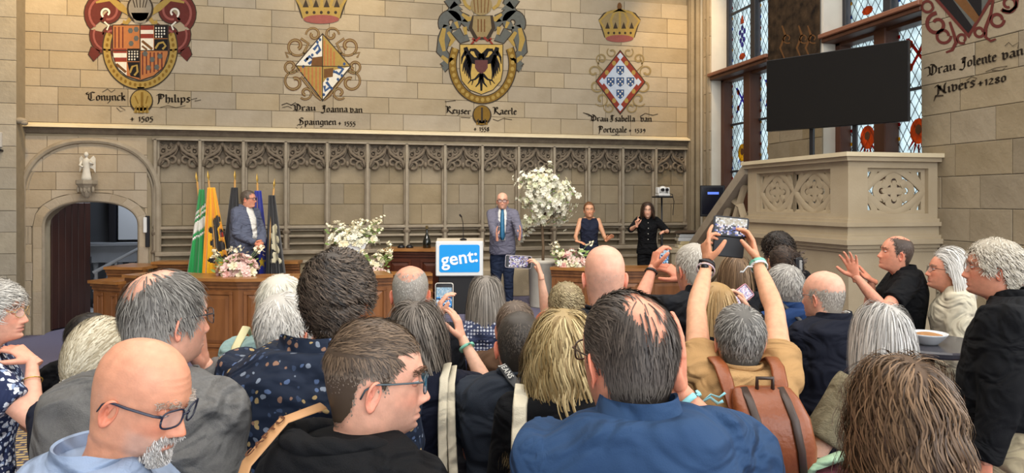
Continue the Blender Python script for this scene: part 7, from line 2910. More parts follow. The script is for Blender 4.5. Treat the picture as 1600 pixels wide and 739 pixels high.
aud('person with tight dark blond curls wearing coral, holding up a phone sideways', 884, 441, 3.85, yaw=-6, sex='f', lod=1, seed=24, hair=H_curly(['#7c6a4c', '#c9b88f'], n=2000, ln=.06, amp=.011, width=.0045, cap=.016), top=dict(m=K_CORAL, sleeve='short'),
    arms=dict(L=dict(w=('px', 845, 430, 4.05), S=(-.0, .0, .03), pole=(.1, -.3, -1), hd=(-.25, .25, .95), pn=(-.95, .25, -.1), thumb=(.75, .55, -.35), curl=(.55, .75, .5), vox=.0045, la=1.0)))
sman = aud('man with short white hair and dark shirt holding an upright phone', 1082, 377, 3.6, yaw=-22, lod=1, hs=1.06, seed=25, skin='ruddy', hair=H_short(['#a39b8f', '#d9d4c9'], n=1800, ln=.022, width=.004), top=dict(m=K_CHAR, sleeve='short', collar='shirt'),
    arms=dict(L=dict(w=('px', 1020, 418, 3.92), pole=(-.7, -.2, -1), hd=(.25, .2, .95), pn=(.9, .2, -.2), curl=(.6, .7, .4), vox=.005), R=dict(w=('px', 1064, 434, 3.88), pole=(.6, -.3, -1), hd=(-.7, .2, .6), pn=(-.6, .3, .3), curl=(.5, .6, .4), vox=.005)))
aud('woman with long straight blonde hair in front of the raised arms', 1117, 440, 3.15, yaw=0, sex='f', lod=1, seed=26, hair=H_long(['#a57f4a', '#d9b985'], n=1800, ln=.40, width=.0045, vol=1.06, grav=.45), top=dict(m=K_BLACK, sleeve='long'),
    arms=dict(R=dict(w=('px', 1168, 482, 3.35), pole=(.8, -.3, -1), hd=(-.4, .2, .9), pn=(-.9, .1, 0), curl=(.6, .7, .4), vox=.005)))
aud('woman with straight grey bob in a navy and white woven check top', 760, 430, 3.7, yaw=2, sex='f', lod=1, seed=27, hair=H_long(['#6f685f', '#aaa196'], n=2000, ln=.235, width=.0045, vol=1.1, grav=.4), top=dict(m=P_CHECK, sleeve='elbow', infl=.014))
aud('person with short brown hair and brown clothes, mostly behind the man in slate tee', 806, 466, 3.1, yaw=8, lod=1, seed=28, hair=H_short(['#4f4136', '#7d6c5c'], n=1600, ln=.03, width=.004), top=dict(m=K_BROWN, sleeve='long'))
aud('man with cropped balding grey hair and pink ears before the lectern', 642, 411, 3.1, yaw=0, lod=1, seed=29, skin='ruddy', hair=H_short(['#8a857c', '#c4bfb5'], n=1800, ln=.008, width=.003, cap=.0, under=None) if False else dict(cols=['#8d877e', '#bdb7ad'], n=1700, cap=.001, under=.55, mask=dict(bald=(-.02, .055, .075)), styles=[dict(len=.009, lift=.6, width=.003)]), top=dict(m=K_CHAR, sleeve='long'))
aud('completely bald man behind the large man in blue polo', 944, 383, 2.75, yaw=0, lod=1, seed=30, skin='pink', hairtop=0, hair=dict(cols=['#8d8278', '#a99e92'], n=700, cap=0, under=.22, mask=dict(top_limit=.02), styles=[dict(len=.004, lift=.8, width=.002)]), top=dict(m=K_CHAR, sleeve='short', collar='crew'))
youth = aud('young person with short black hair and black top by the doorway', 143, 485, 3.05, yaw=20, lod=1, seed=31, skin='tan', hair=H_short(['#14110f', '#2c2521'], n=1600, ln=.03, width=.004), top=dict(m=K_BLACK, sleeve='long'))
ymn = aud('man with combed grey hair in a blue shirt with a dark shoulder strap', 1224, 410, 3.75, hs=1.08, yaw=-24, lod=1, seed=32, skin='ruddy', hair=H_short(['#807c76', '#c2beb6'], n=2000, ln=.032, width=.004), top=dict(m=K_BLUE, sleeve='long', collar='shirt'))
zmn = aud('bald man with grey fringe in dark navy suit, right of the brown backpack', 1286, 423, 3.35, yaw=-20, hyaw=-32, lod=1, seed=33, skin='pink', belly=.03, hairtop=0, glasses=dict(col='#8a8a8c', thick=.0011), hair=dict(cols=['#8a8177', '#b8b0a4'], n=1500, cap=.001, under=.5, mask=dict(top_limit=.035, recede=.03), styles=[dict(len=.014, lift=.3, width=.0035)]),
    top=dict(kind='jacket', m=K_DSUIT, fold=.012, sleeve='long', infl=.022, hem=.78, shirt_m=K_WHITE, name='jacket'))
ccm = aud('man in black polo gesturing towards the stage, in profile below the landing', 1396, 366, 4.85, yaw=-75, hyaw=-78, hpitch=10, lod=1, seed=34, skin='ruddy', glasses=None, brow=['#4a382c', '#5c483a'], hair=H_short(['#3d3028', '#64544a'], n=1700, ln=.012, width=.0035, recede=.02, bald=(-.01, .05, .07)), top=dict(m=K_BLACK, sleeve='short', collar='polo', name='polo_shirt'),
    arms=dict(L=dict(w=('px', 1337, 432, 4.6), pole=(.2, -.4, -1), hd=(-.25, .1, .95), pn=(-.5, -.6, -.2), curl=(.15, .25, .2), spread=.16, vox=.005), R=dict(w=('px', 1362, 438, 4.9), pole=(.2, .4, -1), hd=(-.9, -.1, .45), pn=(-.2, -.3, .9), curl=(.2, .3, .2), spread=.12, vox=.005)))
aud('person with grey curls at the frame edge behind the man in black shirt', 1603, 397, 3.7, yaw=-60, lod=1, seed=35, skin='ruddy', hair=H_curly(['#97918a', '#cfcac2'], n=1600, ln=.04, amp=.008, width=.004), top=dict(m=K_CHAR, sleeve='long'))
ddw = aud('woman with white bob and glasses in a cream cardigan, in profile', 1474, 391, 4.6, yaw=-68, hyaw=-74, hpitch=8, sex='f', hs=1.02, lod=1, seed=36, skin='ruddy', glasses=dict(col='#3a2a26', round_=True, thick=.0014), brow=['#a59a8c', '#c5bcae'], hair=H_long(['#b9b4ad', '#efece6'], n=2400, ln=.19, width=.0042, vol=1.12, grav=.26, dirm='back', layer=.12, recede=.0), lip=.6,
    top=dict(m=K_CREAM, sleeve='long', infl=.02, fold=.012, name='cardigan', loose=1.1), bottom=dict(m=K_TROU), arms=dict(L='hang', R='hang'))
eem = aud('tall man with curly white hair in black shirt and beige trousers', 1549, 371, 3.15, hs=1.04, yaw=-50, hyaw=-62, hpitch=2, lod=1, seed=37, skin='ruddy', belly=.05, build=1.08, brow=['#8a7f72', '#b5ab9d'], glasses=dict(col='#8a7a6a', thick=.0012), hair=H_curly(['#9c9280', '#d8d0c0'], n=2600, ln=.045, amp=.009, width=.0035, cap=.012, nape=.0), top=dict(m=K_BLACK, sleeve='long', collar='shirt', infl=.02, hem=.98, loose=1.12, fold=.018, ffreq=.8), bottom=dict(m=K_TROU, waist=1.10), arms=dict(L='hang', R='hang'))
aaw = aud('woman with silver-white bob in an olive-grey knit short sleeved top', 1376, 473, 2.5, yaw=-4, sex='f', lod=1, seed=38, skin='fair', hair=H_long(['#a09c97', '#e3e0da'], n=3000, ln=.235, width=.0038, vol=1.1, grav=.4, part=.01), top=dict(m=K_OLIVE, sleeve='short', infl=.022, loose=1.15, fold=.004, name='knit_top'),
    arms=dict(L=dict(w=('loc', -.16, .16, .96), pole=('loc', -1, -.7, -.2), hd=('loc', .5, .6, -.2), pn=('loc', 0, -1, 0))))
# brown haired man behind the phones, white haired pair at the left
gw = aud('woman with white hair in a pale teal jacket with yellow bag strap', 440, 428, 2.8, yaw=5, sex='f', lod=1, seed=39, hair=H_short(['#c3bdac', '#ebe6d8'], n=2200, ln=.05, width=.004, cap=.012, lift=.3), top=dict(m=K_TEAL, sleeve='long', infl=.025, loose=1.2, fold=.010, name='jacket', collar='shirt'))
fmn = aud('man with thick white hair in front of the teal jacket, red ear', 449, 452, 2.3, yaw=22, lod=1, hs=1.06, seed=40, skin='ruddy', hair=H_short(['#b0aba2', '#e6e2da'], n=3000, ln=.028, width=.0034), top=dict(m=cloth('sky_blue_tee', '#4f9fc9'), sleeve='long'))
kw = aud('woman with wavy grey-brown hair in navy top photographing with an upright phone', 652, 470, 2.6, yaw=8, sex='f', lod=1, seed=41, hair=H_long(['#4e463f', '#8d8378'], n=2400, ln=.30, width=.004, vol=1.12, wave=(.010, 34), steps=18, grav=.32), top=dict(m=K_NAVY, sleeve='short', infl=.014),
    arms=dict(L=dict(w=('px', 684, 500, 2.93), pole=(-.3, -.4, -1), hd=(.1, .2, .95), pn=(.9, .2, .0), curl=(.55, .6, .4), vox=.0042), R=dict(w=('px', 722, 528, 2.88), pole=(.7, -.3, -1), hd=(-.25, .2, .95), pn=(-.8, .3, .1), curl=(.25, .35, .25), spread=.1, vox=.0042)))
nmn = aud('man with dark cropped hair in slate tee with a lettered camera strap', 812, 481, 2.5, yaw=3, lod=1, seed=42, skin='ruddy', build=1.06, hair=H_short(['#2f2a25', '#5a5047'], n=3000, ln=.012, width=.003, lift=.5, cap=.001), top=dict(m=K_TEE, sleeve='short', collar='crew', infl=.014))
pw = aud('woman with long wavy blonde hair in black top with a cream bag strap', 880, 481, 2.12, yaw=4, sex='f', lod=1, seed=43, hair=H_long(['#8a6f42', '#e0c994'], n=3400, ln=.32, width=.0042, vol=(1.18, 1.1, 1.06), wave=(.011, 42), steps=20, grav=.34), top=dict(m=K_BLACK, sleeve='long', infl=.012))
dw = aud('woman with smooth ash blonde ponytail in dark navy top behind bald man', 160, 496, 2.15, yaw=12, sex='f', lod=1, seed=44, hair=dict(cols=['#a59678', '#e2d8be'], n=3000, cap=.010, mask={}, styles=[dict(dir='tie', tie=(-.012, -.110, -.045), width=.0034, steps=9)],
    extra=[lambda s: ribbons(*(lambda n, r: (lambda ph, rad: (np.stack([np.stack([-.012 + np.cos(ph) * rad * np.interp(t, [0, .3, .8, 1], [.010, .026, .024, .008]) + 0 * ph, -.112 - np.interp(t, [0, .3, 1], [0, .022, .005]) + np.sin(ph) * rad * .02, -.045 - .16 * t + 0 * ph], -1) for t in np.linspace(0, 1, 8)], 1), np.full((n, 8), .005), np.array(lin('#a59678')) * (1 - r.random((n, 1)) * .0) + (np.array(lin('#e2d8be')) - np.array(lin('#a59678'))) * r.random((n, 1))))(r.uniform(0, 2 * PI, n), np.sqrt(r.random(n))))(900, s.rng))]), top=dict(m=K_NAVY, sleeve='long', infl=.012))
pe = dw.rigid(np.array([[-.012, -.112, -.05]]))[0]
MB().lathe([(.012, -.012), (.02, -.01), (.022, 0), (.02, .01), (.012, .012)], tuple(pe), 14).build('hair_tie', mat('white_hair_tie', '#e6e2dc', .6), dw.root, True)

# ------------------------------------------------------------------ front rows
tp = aud('person with short grey hair in tan tee raising a phone with both arms', 1152, 470, 2.5, yaw=2, hpitch=14, lod=1, seed=45, skin='warm', build=.92, hair=H_short(['#3e3b38', '#a29e97'], n=3400, ln=.030, width=.0032, cap=.006), top=dict(m=K_TAN, sleeve='short', infl=.02, loose=1.12, fold=.020, ffreq=.9, collar='crew'),
    arms=dict(L=dict(w=('px', 1106, 402, 2.95), la=1.13, lb=1.13, S=(-.0, .02, .035), pole=(-1, -.2, -.1), hd=(-.05, .30, .95), pn=(.95, .25, .1), curl=(.35, .65, .45), curls=[(.15, .3, .2), (.6, .8, .5), (.7, .8, .5), (.7, .8, .5)], vox=.004, sl=.36, thumb=(.75, .5, -.5)),
              R=dict(w=('px', 1180, 398, 2.95), la=1.13, lb=1.13, S=(.0, .02, .035), pole=(1, -.2, -.1), hd=(-.10, .30, .95), pn=(-.95, .25, .1), curl=(.35, .65, .45), vox=.004, sl=.36, thumb=(.75, .5, -.5))))
hm = aud('man with thick dark curly hair in navy shirt with tiny flowers', 530, 388, 1.92, yaw=6, hyaw=10, lod=0, build=1.08, hx=.045, seed=46, skin='tan', hair=H_curly(['#15110f', '#66574a'], n=5200, ln=.052, amp=.014, fr=125, width=.0032, cap=.009, nape=-.0, fade=.35), top=dict(m=P_DOTS, sleeve='short', collar='shirt', infl=.018, fold=.020, ffreq=.9), arms=dict(L='hang'))
cm = aud('man in grey suit with thin crown and grey hair touching his chin', 258, 414, 1.76, yaw=10, hyaw=36, lod=0, seed=47, skin='pink', belly=.03, build=1.05, glasses=dict(col='#2e2e33', thick=.0014), hair=dict(cols=['#39342f', '#8d8982', '#a19c95'], n=4200, cap=.005, under=.6, mask=dict(bald=(-.045, .047, .068), recede=.02, thin=.06), styles=[dict(len=.042, lift=.28, fade=.8, jit=.22, width=.0030, dir='radial', steps=6)]),
    top=dict(kind='jacket', m=K_GSUIT, sleeve='long', infl=.022, hem=.78, fold=.016, ffreq=.75, shirt_m=K_LBLUE, name='jacket'),
    arms=dict(R=dict(w=('px', 317, 572, 1.88), pole=(.15, .7, -1), hd=(-.06, -.05, 1), pn=(-.9, -.3, 0), curl=(.4, .7, .5), curls=[(.1, .25, .2), (.3, .5, .3), (.5, .7, .5), (.6, .8, .5)], vox=.004, tcurl=.1)))
aw = aud('woman with grey curls and glasses in a navy floral dress, hand at chin', -2, 436, 2.75, yaw=62, hyaw=78, sex='f', lod=0, seed=48, skin='pink', glasses=dict(col='#b9965c', thick=.0012, round_=True), brow=['#8a8178', '#aca399'], lip=.6, hair=H_curly(['#8d8880', '#cdc8bf'], n=3200, ln=.06, amp=.011, width=.0034, cap=.014, vol=1.0), top=dict(m=P_FLORAL, sleeve='short', infl=.018, name='dress_top', hem=.80), bottom=dict(kind='skirt', m=P_FLORAL, hem=.4),
    arms=dict(R=dict(w=('px', 50, 562, 2.72), pole=(.9, -.25, -1), hd=(-.75, .0, .55), pn=(-.2, .2, -.9), curl=(.5, .7, .5), vox=.004, tcurl=.1)))
bm_ = aud('bald man with white goatee and dark glasses in grey-blue polo, looking down', 213, 522, 1.33, yaw=68, hyaw=98, hpitch=-18, lod=0, hs=.895, lid=-8, seed=49, skin='#d29476', hairtop=0, belly=.05, build=1.08, head=dict(age=1.0, plump=.7, jaw=1.02, nose=1.15, neck=1.12), glasses=dict(col='#23283a', thick=.0019), brow=['#b8a99a', '#d8cbbd'], beard=['#bdb6ae', '#efece8'], stubble=('#b9aaa0', .35),
    hair=dict(cols=['#b5a79b', '#cfc4b9'], n=900, cap=0, under=.12, mask=dict(top_limit=.02), styles=[dict(len=.003, lift=.9, width=.0014)]), top=dict(m=K_GPOLO, sleeve='short', collar='polo', infl=.018, fold=.018, ffreq=.85, name='polo_shirt'))
im = aud('man with cropped brown hair and blue-lensed glasses in black hoodie, profile', 583, 489, 1.45, yaw=40, hyaw=74, hpitch=-3, lod=0, seed=50, skin='pink', build=1.02, head=dict(age=.3, nose=1.05, neck=1.08, plump=.3), glasses=dict(col='#3a4a52', thick=.0015, lens=M_LENSB), brow=['#6a5646', '#8a745f'], stubble=('#8d7466', .3),
    hair=dict(cols=['#3c3027', '#77624e', '#8a7d70'], n=6500, cap=.001, under=.5, mask=dict(recede=-.0), styles=[dict(len=.026, lift=.55, fade=.18, fz0=.0, fz1=.075, jit=.22, width=.0026, dir='fwd', steps=5)]), top=dict(m=K_BLACK, sleeve='long', infl=.028, loose=1.15, fold=.018, ffreq=.9, name='hoodie', seed=77))
rm = aud('large man with thinning crown and glasses in dark blue polo, back turned', 983, 447, 1.38, hs=1.04, yaw=-4, hyaw=-24, lod=0, seed=51, skin='ruddy', nk=.03, build=.90, belly=.05, shoulder=1.0, head=dict(neck=1.15, wide=1.02), glasses=dict(col='#3b2a22', thick=.0019),
    hair=dict(cols=['#2b2522', '#5d534b', '#6a625b'], n=6500, cap=.003, under=.55, mask=dict(bald=(-.05, .042, .062), thin=.05), styles=[dict(len=.036, lift=.2, fade=.7, jit=.16, width=.0026, dir='back', steps=6)]),
    top=dict(m=K_POLO, sleeve='short', collar='polo', infl=.018, fold=.024, ffreq=.85, name='polo_shirt'),
    arms=dict(R=dict(w=('px', 1062, 612, 1.68), pole=(.9, -.1, -1), hd=(.05, .12, 1), pn=(-1, .1, 0), curl=(.12, .2, .15), vox=.0036, spread=.03, thumb=(.6, .8, -.3), tcurl=.1)))
bbw = aud('woman with long frizzy brown curls in beige top, nearest at the right', 1404, 556, 1.5, yaw=-6, sex='f', lod=0, seed=52, hair=dict(cols=['#38281e', '#937456'], n=4600, cap=.016, mask={}, styles=[dict(len=.36, lift=.3, grav=.30, vol=(1.0, 1.1, 1.04), jit=.16, width=.0034, dir='part', part=.0, steps=26, curl=(.011, 55), lenvar=.12, layer=.22, clump=30)]), top=dict(m=K_BEIGE, sleeve='short', infl=.014, name='top'))

# hood lying on the shoulders of the black hoodie
hp = im.ring_at(1.485 * im.k, .030, 24, PI * .80, PI * 2.20)
MB().tube([p + Vector((0, -.012, .004 + .003 * math.sin(i * 1.3))) for i, p in enumerate(hp)], [(.008 + .014 * math.sin(PI * i / 24), .026) for i in range(25)], 12, up=(0, 0, 1)).build('hood', K_BLACK, im.root, True)

# ------------------------------------------------------------------ phones, bags, straps, bracelets
def emit_vcol(name, k):
    m = bpy.data.materials.new(name)
    m.use_nodes = True
    nt = m.node_tree
    b = nt.nodes['Principled BSDF']
    a = nt.nodes.new('ShaderNodeAttribute')
    a.attribute_name = 'Col'
    nt.links.new(a.outputs['Color'], b.inputs['Emission Color'])
    b.inputs['Base Color'].default_value = (.02, .02, .02, 1)
    b.inputs['Emission Strength'].default_value = k
    b.inputs['Roughness'].default_value = .1
    return m


M_SCREEN = emit_vcol('lit_phone_screen', 1.0)


def phone(label, px, py, d, w, h, toward, up, case='#1b1b20', pic=None, seed=0):
    """phone whose screen faces 'toward' (camera frame), its long side h along 'up'; pic = palette function (u, v) -> colour"""
    c = at(px, py, d)
    n = dirw(*toward)
    u = dirw(*up)
    u = (u - n * u.dot(n)).normalized()
    r = n.cross(u).normalized()
    t = thing('smartphone', label, 'phone', c)
    t.matrix_world = Matrix(((r.x, n.x, u.x, c.x), (r.y, n.y, u.y, c.y), (r.z, n.z, u.z, c.z), (0, 0, 0, 1)))
    t.location, t.rotation_euler = c, t.matrix_world.to_euler()
    m = mat('phone_case_' + case.strip('#'), case, .4)
    MB().prism(rounded_rect(-w / 2, w / 2, -h / 2, h / 2, .010), 'y', -.0085, 0).build('phone_case', m, t)
    q = rounded_rect(-w / 2 + .003, w / 2 - .003, -h / 2 + .003, h / 2 - .003, .008)
    MB().prism(q, 'y', 0.0002, .0012).build('bezel', M_BLACK, t)
    rr = random.Random(seed)
    nx, ny = 12, 20
    V, F, Cl = [], [], []
    x0, x1, z0, z1 = -w / 2 + .006, w / 2 - .006, -h / 2 + .008, h / 2 - .008
    for i in range(nx):
        for j in range(ny):
            a, b = x0 + (x1 - x0) * i / nx, x0 + (x1 - x0) * (i + 1) / nx
            e, f = z0 + (z1 - z0) * j / ny, z0 + (z1 - z0) * (j + 1) / ny
            o = len(V)
            V += [(a, .0016, e), (b, .0016, e), (b, .0016, f), (a, .0016, f)]
            F.append((o, o + 3, o + 2, o + 1))
            col = lin(pic((i + .5) / nx, (j + .5) / ny, rr))
            Cl += [col] * 4
    me = np_mesh('screen', np.array(V), [np.array(F)], False, np.array(Cl))
    link('screen', me, M_SCREEN, t)
    mb = MB()
    for a, b in ((-.022, .058), (-.022, .040), (-.006, .049)):
        mb.tube([(a * w / .075, -.0085, b * h / .15), (a * w / .075, -.0105, b * h / .15)], .006, 10)
    mb.build('camera_lenses', M_BLACK, t)['kind'] = 'stuff'
    return t


def pic_hall(u, v, rr):      # seen sideways: long side is v
    if u < .45:
        return rr.choice(['#cfc7b6', '#d8d0c4', '#b9ad98', '#eef0f4', '#c2b8a4', '#4a4a55' if v > .8 else '#d5cdbd'])
    return rr.choice(['#2c2e3c', '#dcd8e0', '#8d86b8', '#3b3b46', '#c9b0a6', '#f0eef2', '#5866b0', '#19191f'])


def pic_side(u, v, rr):
    if v > .9 or v < .08:
        return '#101218'
    return rr.choice(['#b9a9a0', '#d8cfd8', '#6a5fb8', '#2a2530', '#e9e4ec', '#8f7a86', '#433a48', '#c8bccb'])


def pic_stage(u, v, rr):
    if v > .9:
        return '#14171e'
    if v > .55:
        return rr.choice(['#8fb4cc', '#a9c4d4', '#c4d3da', '#9ab0bd'])
    if v > .2:
        return rr.choice(['#2f7fd0', '#1d4a86', '#e9eef2', '#4aa0e0', '#16243c', '#b9cfdc'])
    return rr.choice(['#bfe0f2', '#1a2434', '#6fb0d8'])


phone('white-cased phone held upright by the woman with wavy grey-brown hair', 694, 466, 3.02, .078, .132, (0, -1, .06), (.0, .06, 1), '#d8d3c8', pic_stage, 1)
phone('phone in dark case held sideways on a raised arm, before the speaker', 810, 409, 4.15, .075, .155, (0, -1, .05), (-1, 0, .06), '#c9bfc4', pic_side, 2)
phone('dark phone held upright in two hands before the interpreter in black', 1038, 400, 4.0, .060, .112, (.0, -1, .1), (.12, .1, 1), '#16181e', pic_stage, 3)
ph = phone('black phone with open flap case held up in both raised hands', 1142, 354, 2.98, .084, .150, (0, -1, .03), (-1, 0, .10), '#141418', pic_hall, 4)
MB().box(.042, .13, -.012, -.006, -.066, .066, .004).build('case_flap', mat('black_leather_case', '#1d1f22', .55), ph)
phone('pink-cased phone held low by the woman with long straight blonde hair', 1158, 462, 3.42, .072, .12, (.1, -1, .35), (.8, .3, .5), '#d98fa0', lambda u, v, rr: rr.choice(['#e9d8e4', '#c9b3d0', '#8a7aa8', '#f2ecef', '#d8a9b8']), 5)


# bracelets and watches round the wrists
def bangle(p, nm, side, name, off, r, w, m, label=None):
    S, E, W, spec = p.arm[side]
    v = (W - E).normalized()
    c = W - v * off
    a = v.orthogonal().normalized()
    b = v.cross(a)
    pts = [c + a * r * math.cos(2 * PI * i / 20) + b * r * math.sin(2 * PI * i / 20) for i in range(21)]
    o = MB().tube(pts, [(.0025, w / 2)] * 21, 6, caps=False, up=tuple(a)).build(name, m, p.root, True)
    return c, a, b, v


M_AQUA = mat('aqua_ribbon', '#8fd0d6', .6)
M_MINT = mat('mint_band', '#79c0a8', .5)


def ribbon_tail(p, c, dirs, m):
    for d_ in dirs:
        d0 = Vector(d_)
        pts = [c, c + d0 * .4 + Vector((0, 0, .01)), c + d0 * .75 + Vector((0, 0, -.005)), c + d0]
        MB().tube(pts, [(.0012, .007)] * 4, 6).build('ribbon_tail', m, p.root, True)


R3 = lambda p, r, f, u: p.Mi.to_3x3() @ dirw(r, f, u)
c, a, b, v = bangle(kw, None, 'R', 'wristband', .045, .031, .014, M_MINT)
c, a, b, v = bangle(rm, None, 'R', 'wristband', .03, .034, .016, M_AQUA)
ribbon_tail(rm, c + R3(rm, 1, -.2, 0) * .03, [R3(rm, .9, -.2, .45) * .06, R3(rm, .9, -.1, .1) * .05], M_AQUA)
c, a, b, v = bangle(tp, None, 'R', 'wristband', .03, .033, .018, M_MINT)
c, a, b, v = bangle(tp, None, 'R', 'wristband', .045, .034, .012, mat('white_band', '#dfe4e2', .6))
ribbon_tail(tp, c + R3(tp, -1, -.3, 0) * .03, [R3(tp, -.9, -.2, -.3) * .06], MATS['white_band'])
c, a, b, v = bangle(tp, None, 'L', 'watch_strap', .025, .033, .022, M_BLACK)
q = c + R3(tp, -.5, -1, 0) * .034
MB().ball(q, (.016, .016, .018), 10, 6).build('watch_face', M_BLACK, tp.root, True)
c, a, b, v = bangle(tp, None, 'L', 'bracelet', .05, .036, .010, mat('woven_bracelet', '#8a6fa0', .7, noise=1, scale=200, col2='#d8c9b0'))
c, a, b, v = bangle(sman, None, 'L', 'watch_strap', .03, .032, .018, M_BLACK)
c, a, b, v = bangle(aw, None, 'R', 'bracelet', .09, .034, .004, mat('gold_bangle', '#c9a24a', .25, metal=.8))

# camera straps with lettering
def strap_path(p, pts):
    """(x, y, z) in fractions of the person's scale"""
    return [Vector((x * p.wk, (y * 1.08 - .008 if y < 0 else y) * p.wk, (z + .008) * p.k)) for x, y, z in pts]


M_STRAPT = mat('tan_strap', '#b98a5c', .6)
M_STRAPD = mat('charcoal_strap', '#2f3134', .6)


def strap_thing(p, name, label, pts, w, m, up, cat='strap', thick=.0025):
    t = thing(name, label, cat, p.root.location, p.root.rotation_euler.z)
    MB().tube(pts, [(thick, w / 2)] * len(pts), 8, up=up).build('band', m, t, True)
    return t


# brown leather backpack on the tan tee
bk = thing('leather_backpack', 'brown leather backpack with dark stripes on the back of the tan tee', 'backpack', tp.root.location, tp.root.rotation_euler.z)
M_LEA = mat('brown_leather', '#8a4a26', .38, noise=.6, scale=7, col2='#6e3517', bump=.15, bscale=60, spec=.5)
M_LEAD = mat('dark_leather', '#3a2a22', .45)
kk = tp.k
cx, zt, zb, y0, y1 = .02, 1.40, 1.13, -.155, -.275


def bag_ring(z, w, ya, yb, n=20):
    out_ = []
    for i in range(n):
        a = 2 * PI * i / n
        c_, s_ = math.cos(a), math.sin(a)
        out_.append(Vector((cx + math.copysign(abs(c_) ** .5, c_) * w + (zt - z) * .16, (ya + yb) / 2 + math.copysign(abs(s_) ** .5, s_) * abs(ya - yb) / 2, z)))
    return out_


rings = [bag_ring(zb, .085, y0 - .02, y1 + .02), bag_ring(zb + .012, .108, y0, y1), bag_ring(zb + .10, .118, y0, y1 - .015), bag_ring(zb + .19, .116, y0, y1), bag_ring(zt - .03, .105, y0, y1 + .05), bag_ring(zt - .005, .09, y0, y1 + .085), bag_ring(zt, .07, y0 - .005, y1 + .10)]
auto_smooth(MB().loft(rings).build('bag_body', M_LEA, bk), 50)
for dx in (-.062, .055):
    pts = [Vector((cx + dx + (zt - z) * .16, y - .004, z)) for z, y in ((zt - .002, y1 + .10), (zt - .03, y1 + .048), (zb + .19, y1), (zb + .10, y1 - .015), (zb + .02, y1 + .001))]
    MB().tube(pts, [(.004, .013)] * 5, 8, up=(0, 1, 0)).build('stripe', M_LEAD, bk, True)
MB().tube([Vector((cx - .02, y0 - .03, zt - .01)), Vector((cx - .02, y0 - .03, zt + .03)), Vector((cx + .03, y0 - .03, zt + .03)), Vector((cx + .03, y0 - .03, zt - .01))], .007, 8).build('grab_handle', M_LEAD, bk, True)
for sd in (-1, 1):
    pts = [(cx / tp.wk * .8 + sd * .045, -.175, 1.325), (sd * .085, -.175, 1.38), (sd * .098, -.150, 1.445), (sd * .105, -.095, 1.492), (sd * .110, -.02, 1.505), (sd * .112, .045, 1.475), (sd * .115, .10, 1.40), (sd * .125, .14, 1.28)]
    MB().tube(strap_path(tp, pts), [(.004, .024)] * len(pts), 8, up=(0, -.6, 1)).build('shoulder_strap', M_LEA, bk, True)
MB().tube([Vector((cx - .01, y1 + .015, zb + .02)), Vector((cx + .03, y1 + .0, zb - .06)), Vector((cx + .05, y1, zb - .10))], .006, 6).build('strap_end', M_LEAD, bk, True)

# cream tote bag of the woman with the phone
tt = thing('tote_bag', 'cream canvas tote bag on long straps behind the woman photographing', 'bag', kw.root.location, kw.root.rotation_euler.z)
M_CANV = cloth('cream_canvas', '#d8cfb8', col2='#c9bfa5')
pts = [(.145, .06, 1.40), (.150, -.02, 1.475), (.155, -.10, 1.44), (.165, -.165, 1.30), (.175, -.185, 1.10), (.18, -.19, .99)]
MB().tube(strap_path(kw, pts), [(.003, .016)] * 6, 8, up=(0, -1, .5)).build('strap', M_CANV, tt, True)
pts = [(.165, .05, 1.40), (.172, -.02, 1.465), (.182, -.10, 1.42), (.20, -.16, 1.28), (.215, -.18, 1.10), (.22, -.185, .99)]
MB().tube(strap_path(kw, pts), [(.003, .016)] * 6, 8, up=(0, -1, .5)).build('strap', M_CANV, tt, True)
W = kw.wk
MB().loft([[(.10 * W, -.21, .62), (.30 * W, -.21, .62), (.30 * W, -.27, .62), (.10 * W, -.27, .62)], [(.08 * W, -.19, .80), (.33 * W, -.19, .80), (.33 * W, -.29, .80), (.08 * W, -.29, .80)], [(.12 * W, -.20, .96 * kw.k), (.28 * W, -.20, .98 * kw.k), (.28 * W, -.23, .98 * kw.k), (.12 * W, -.23, .96 * kw.k)]]).build('bag_body', M_CANV, tt, True)
# cream strap of the blonde woman
t2 = strap_thing(pw, 'bag_strap', 'cream canvas bag strap on the shoulder of the wavy blonde woman', strap_path(pw, [(-.13, .06, 1.40), (-.135, -.02, 1.478), (-.138, -.10, 1.435), (-.14, -.15, 1.30), (-.135, -.165, 1.12), (-.13, -.16, .95)]), .042, M_CANV, (0, -1, .5))
# lettered straps
s1 = strap_thing(im, 'camera_strap', 'tan lettered camera strap over the shoulder of the black hoodie', strap_path(im, [(-.05, -.03, 1.525), (-.064, -.10, 1.512), (-.070, -.165, 1.45), (-.072, -.21, 1.32), (-.07, -.21, 1.1)]), .036, M_STRAPT, (0, -.8, 1))
s2 = strap_thing(nmn, 'camera_strap', 'charcoal lettered camera strap across the slate tee', strap_path(nmn, [(-.02, .10, 1.40), (-.045, .04, 1.47), (-.055, -.05, 1.507), (-.02, -.112, 1.478), (.06, -.150, 1.395), (.13, -.150, 1.28)]), .034, M_STRAPD, (0, -.8, 1))


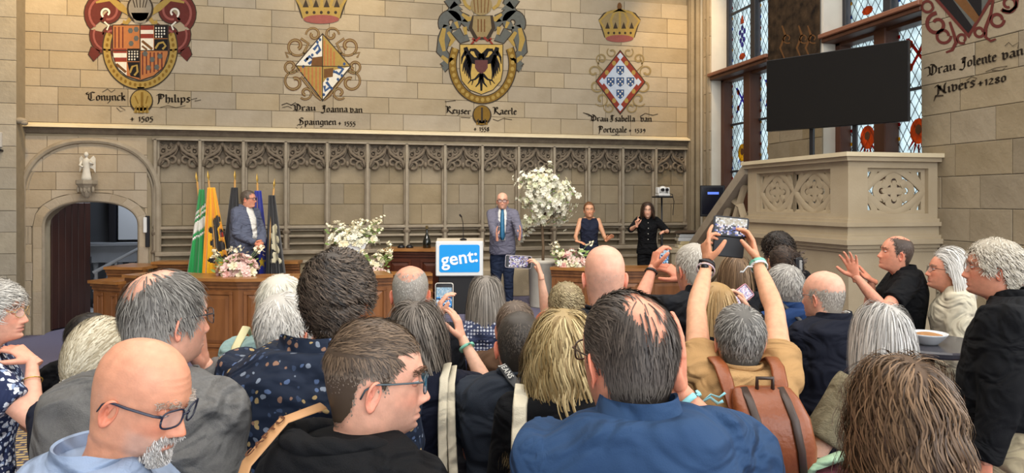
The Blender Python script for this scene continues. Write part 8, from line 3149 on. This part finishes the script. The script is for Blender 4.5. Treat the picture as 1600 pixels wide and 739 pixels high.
def letters_along(t, txt, p0, p1, out_, size, m):
    p0, p1, out_ = Vector(p0), Vector(p1), Vector(out_).normalized()
    x = (p1 - p0).normalized()
    z = (out_ - x * out_.dot(x)).normalized()
    y = z.cross(x)
    c_ = (p0 + p1) / 2 + z * .010
    text_obj('lettering', txt, size, m, t, Matrix(((x.x, y.x, z.x, c_.x), (x.y, y.y, z.y, c_.y), (x.z, y.z, z.z, c_.z), (0, 0, 0, 1))), bold=.0006, extrude=.0004, spacing=1.15)


q = strap_path(im, [(-.062, -.09, 1.514), (-.070, -.165, 1.452)])
letters_along(s1, 'CAPTU', q[1], q[0], (-.2, -.6, 1), .028, mat('brown_lettering', '#5a3218', .6))
q = strap_path(nmn, [(-.055, -.055, 1.505), (-.016, -.118, 1.472)])
letters_along(s2, 'JEANS', q[0], q[1], (-.1, -.7, 1), .026, mat('pale_lettering', '#b5b5b0', .6))
s3 = strap_thing(ymn, 'bag_strap', 'dark bag strap across the back of the blue shirt', strap_path(ymn, [(-.10, .06, 1.42), (-.095, -.03, 1.492), (-.07, -.125, 1.42), (.02, -.155, 1.28), (.13, -.14, 1.08)]), .03, M_BLACK, (0, -1, .5))
s4 = strap_thing(gw, 'bag_strap', 'pale yellow bag strap on the shoulder of the teal jacket', strap_path(gw, [(-.12, .08, 1.38), (-.125, -.02, 1.50), (-.125, -.11, 1.44), (-.12, -.165, 1.30), (-.10, -.17, 1.1)]), .034, mat('yellow_webbing', '#d9cfa0', .7), (0, -1, .5))
# folded jacket and bag low in front of the curly haired woman
p = at(1285, 712, 2.25)
fb = thing('maroon_bag', 'maroon bag with a green scarf on it beside the grey bob woman', 'bag', (p.x, p.y, 0))
MB().loft([[Vector((math.cos(2 * PI * i / 16) * a_, math.sin(2 * PI * i / 16) * b_, z)) for i in range(16)] for z, a_, b_ in ((.0, .12, .08), (.03, .17, .11), (.6, .18, .12), (1.0, .16, .10), (1.16, .10, .06))]).build('bag_body', cloth('maroon', '#4a2028'), fb, True)
gs = thing('green_scarf', 'pale green scarf draped over the maroon bag', 'scarf', (p.x, p.y, 1.16))
MB().tube([(-.20, 0, -.42), (-.17, -.02, -.15), (-.06, -.03, .01), (.05, -.02, .03), (.12, -.03, -.06)], [.03, .04, .035, .035, .02], 10, flat=.5).build('cloth_fold', cloth('pale_green', '#9dbb9c'), gs, True)
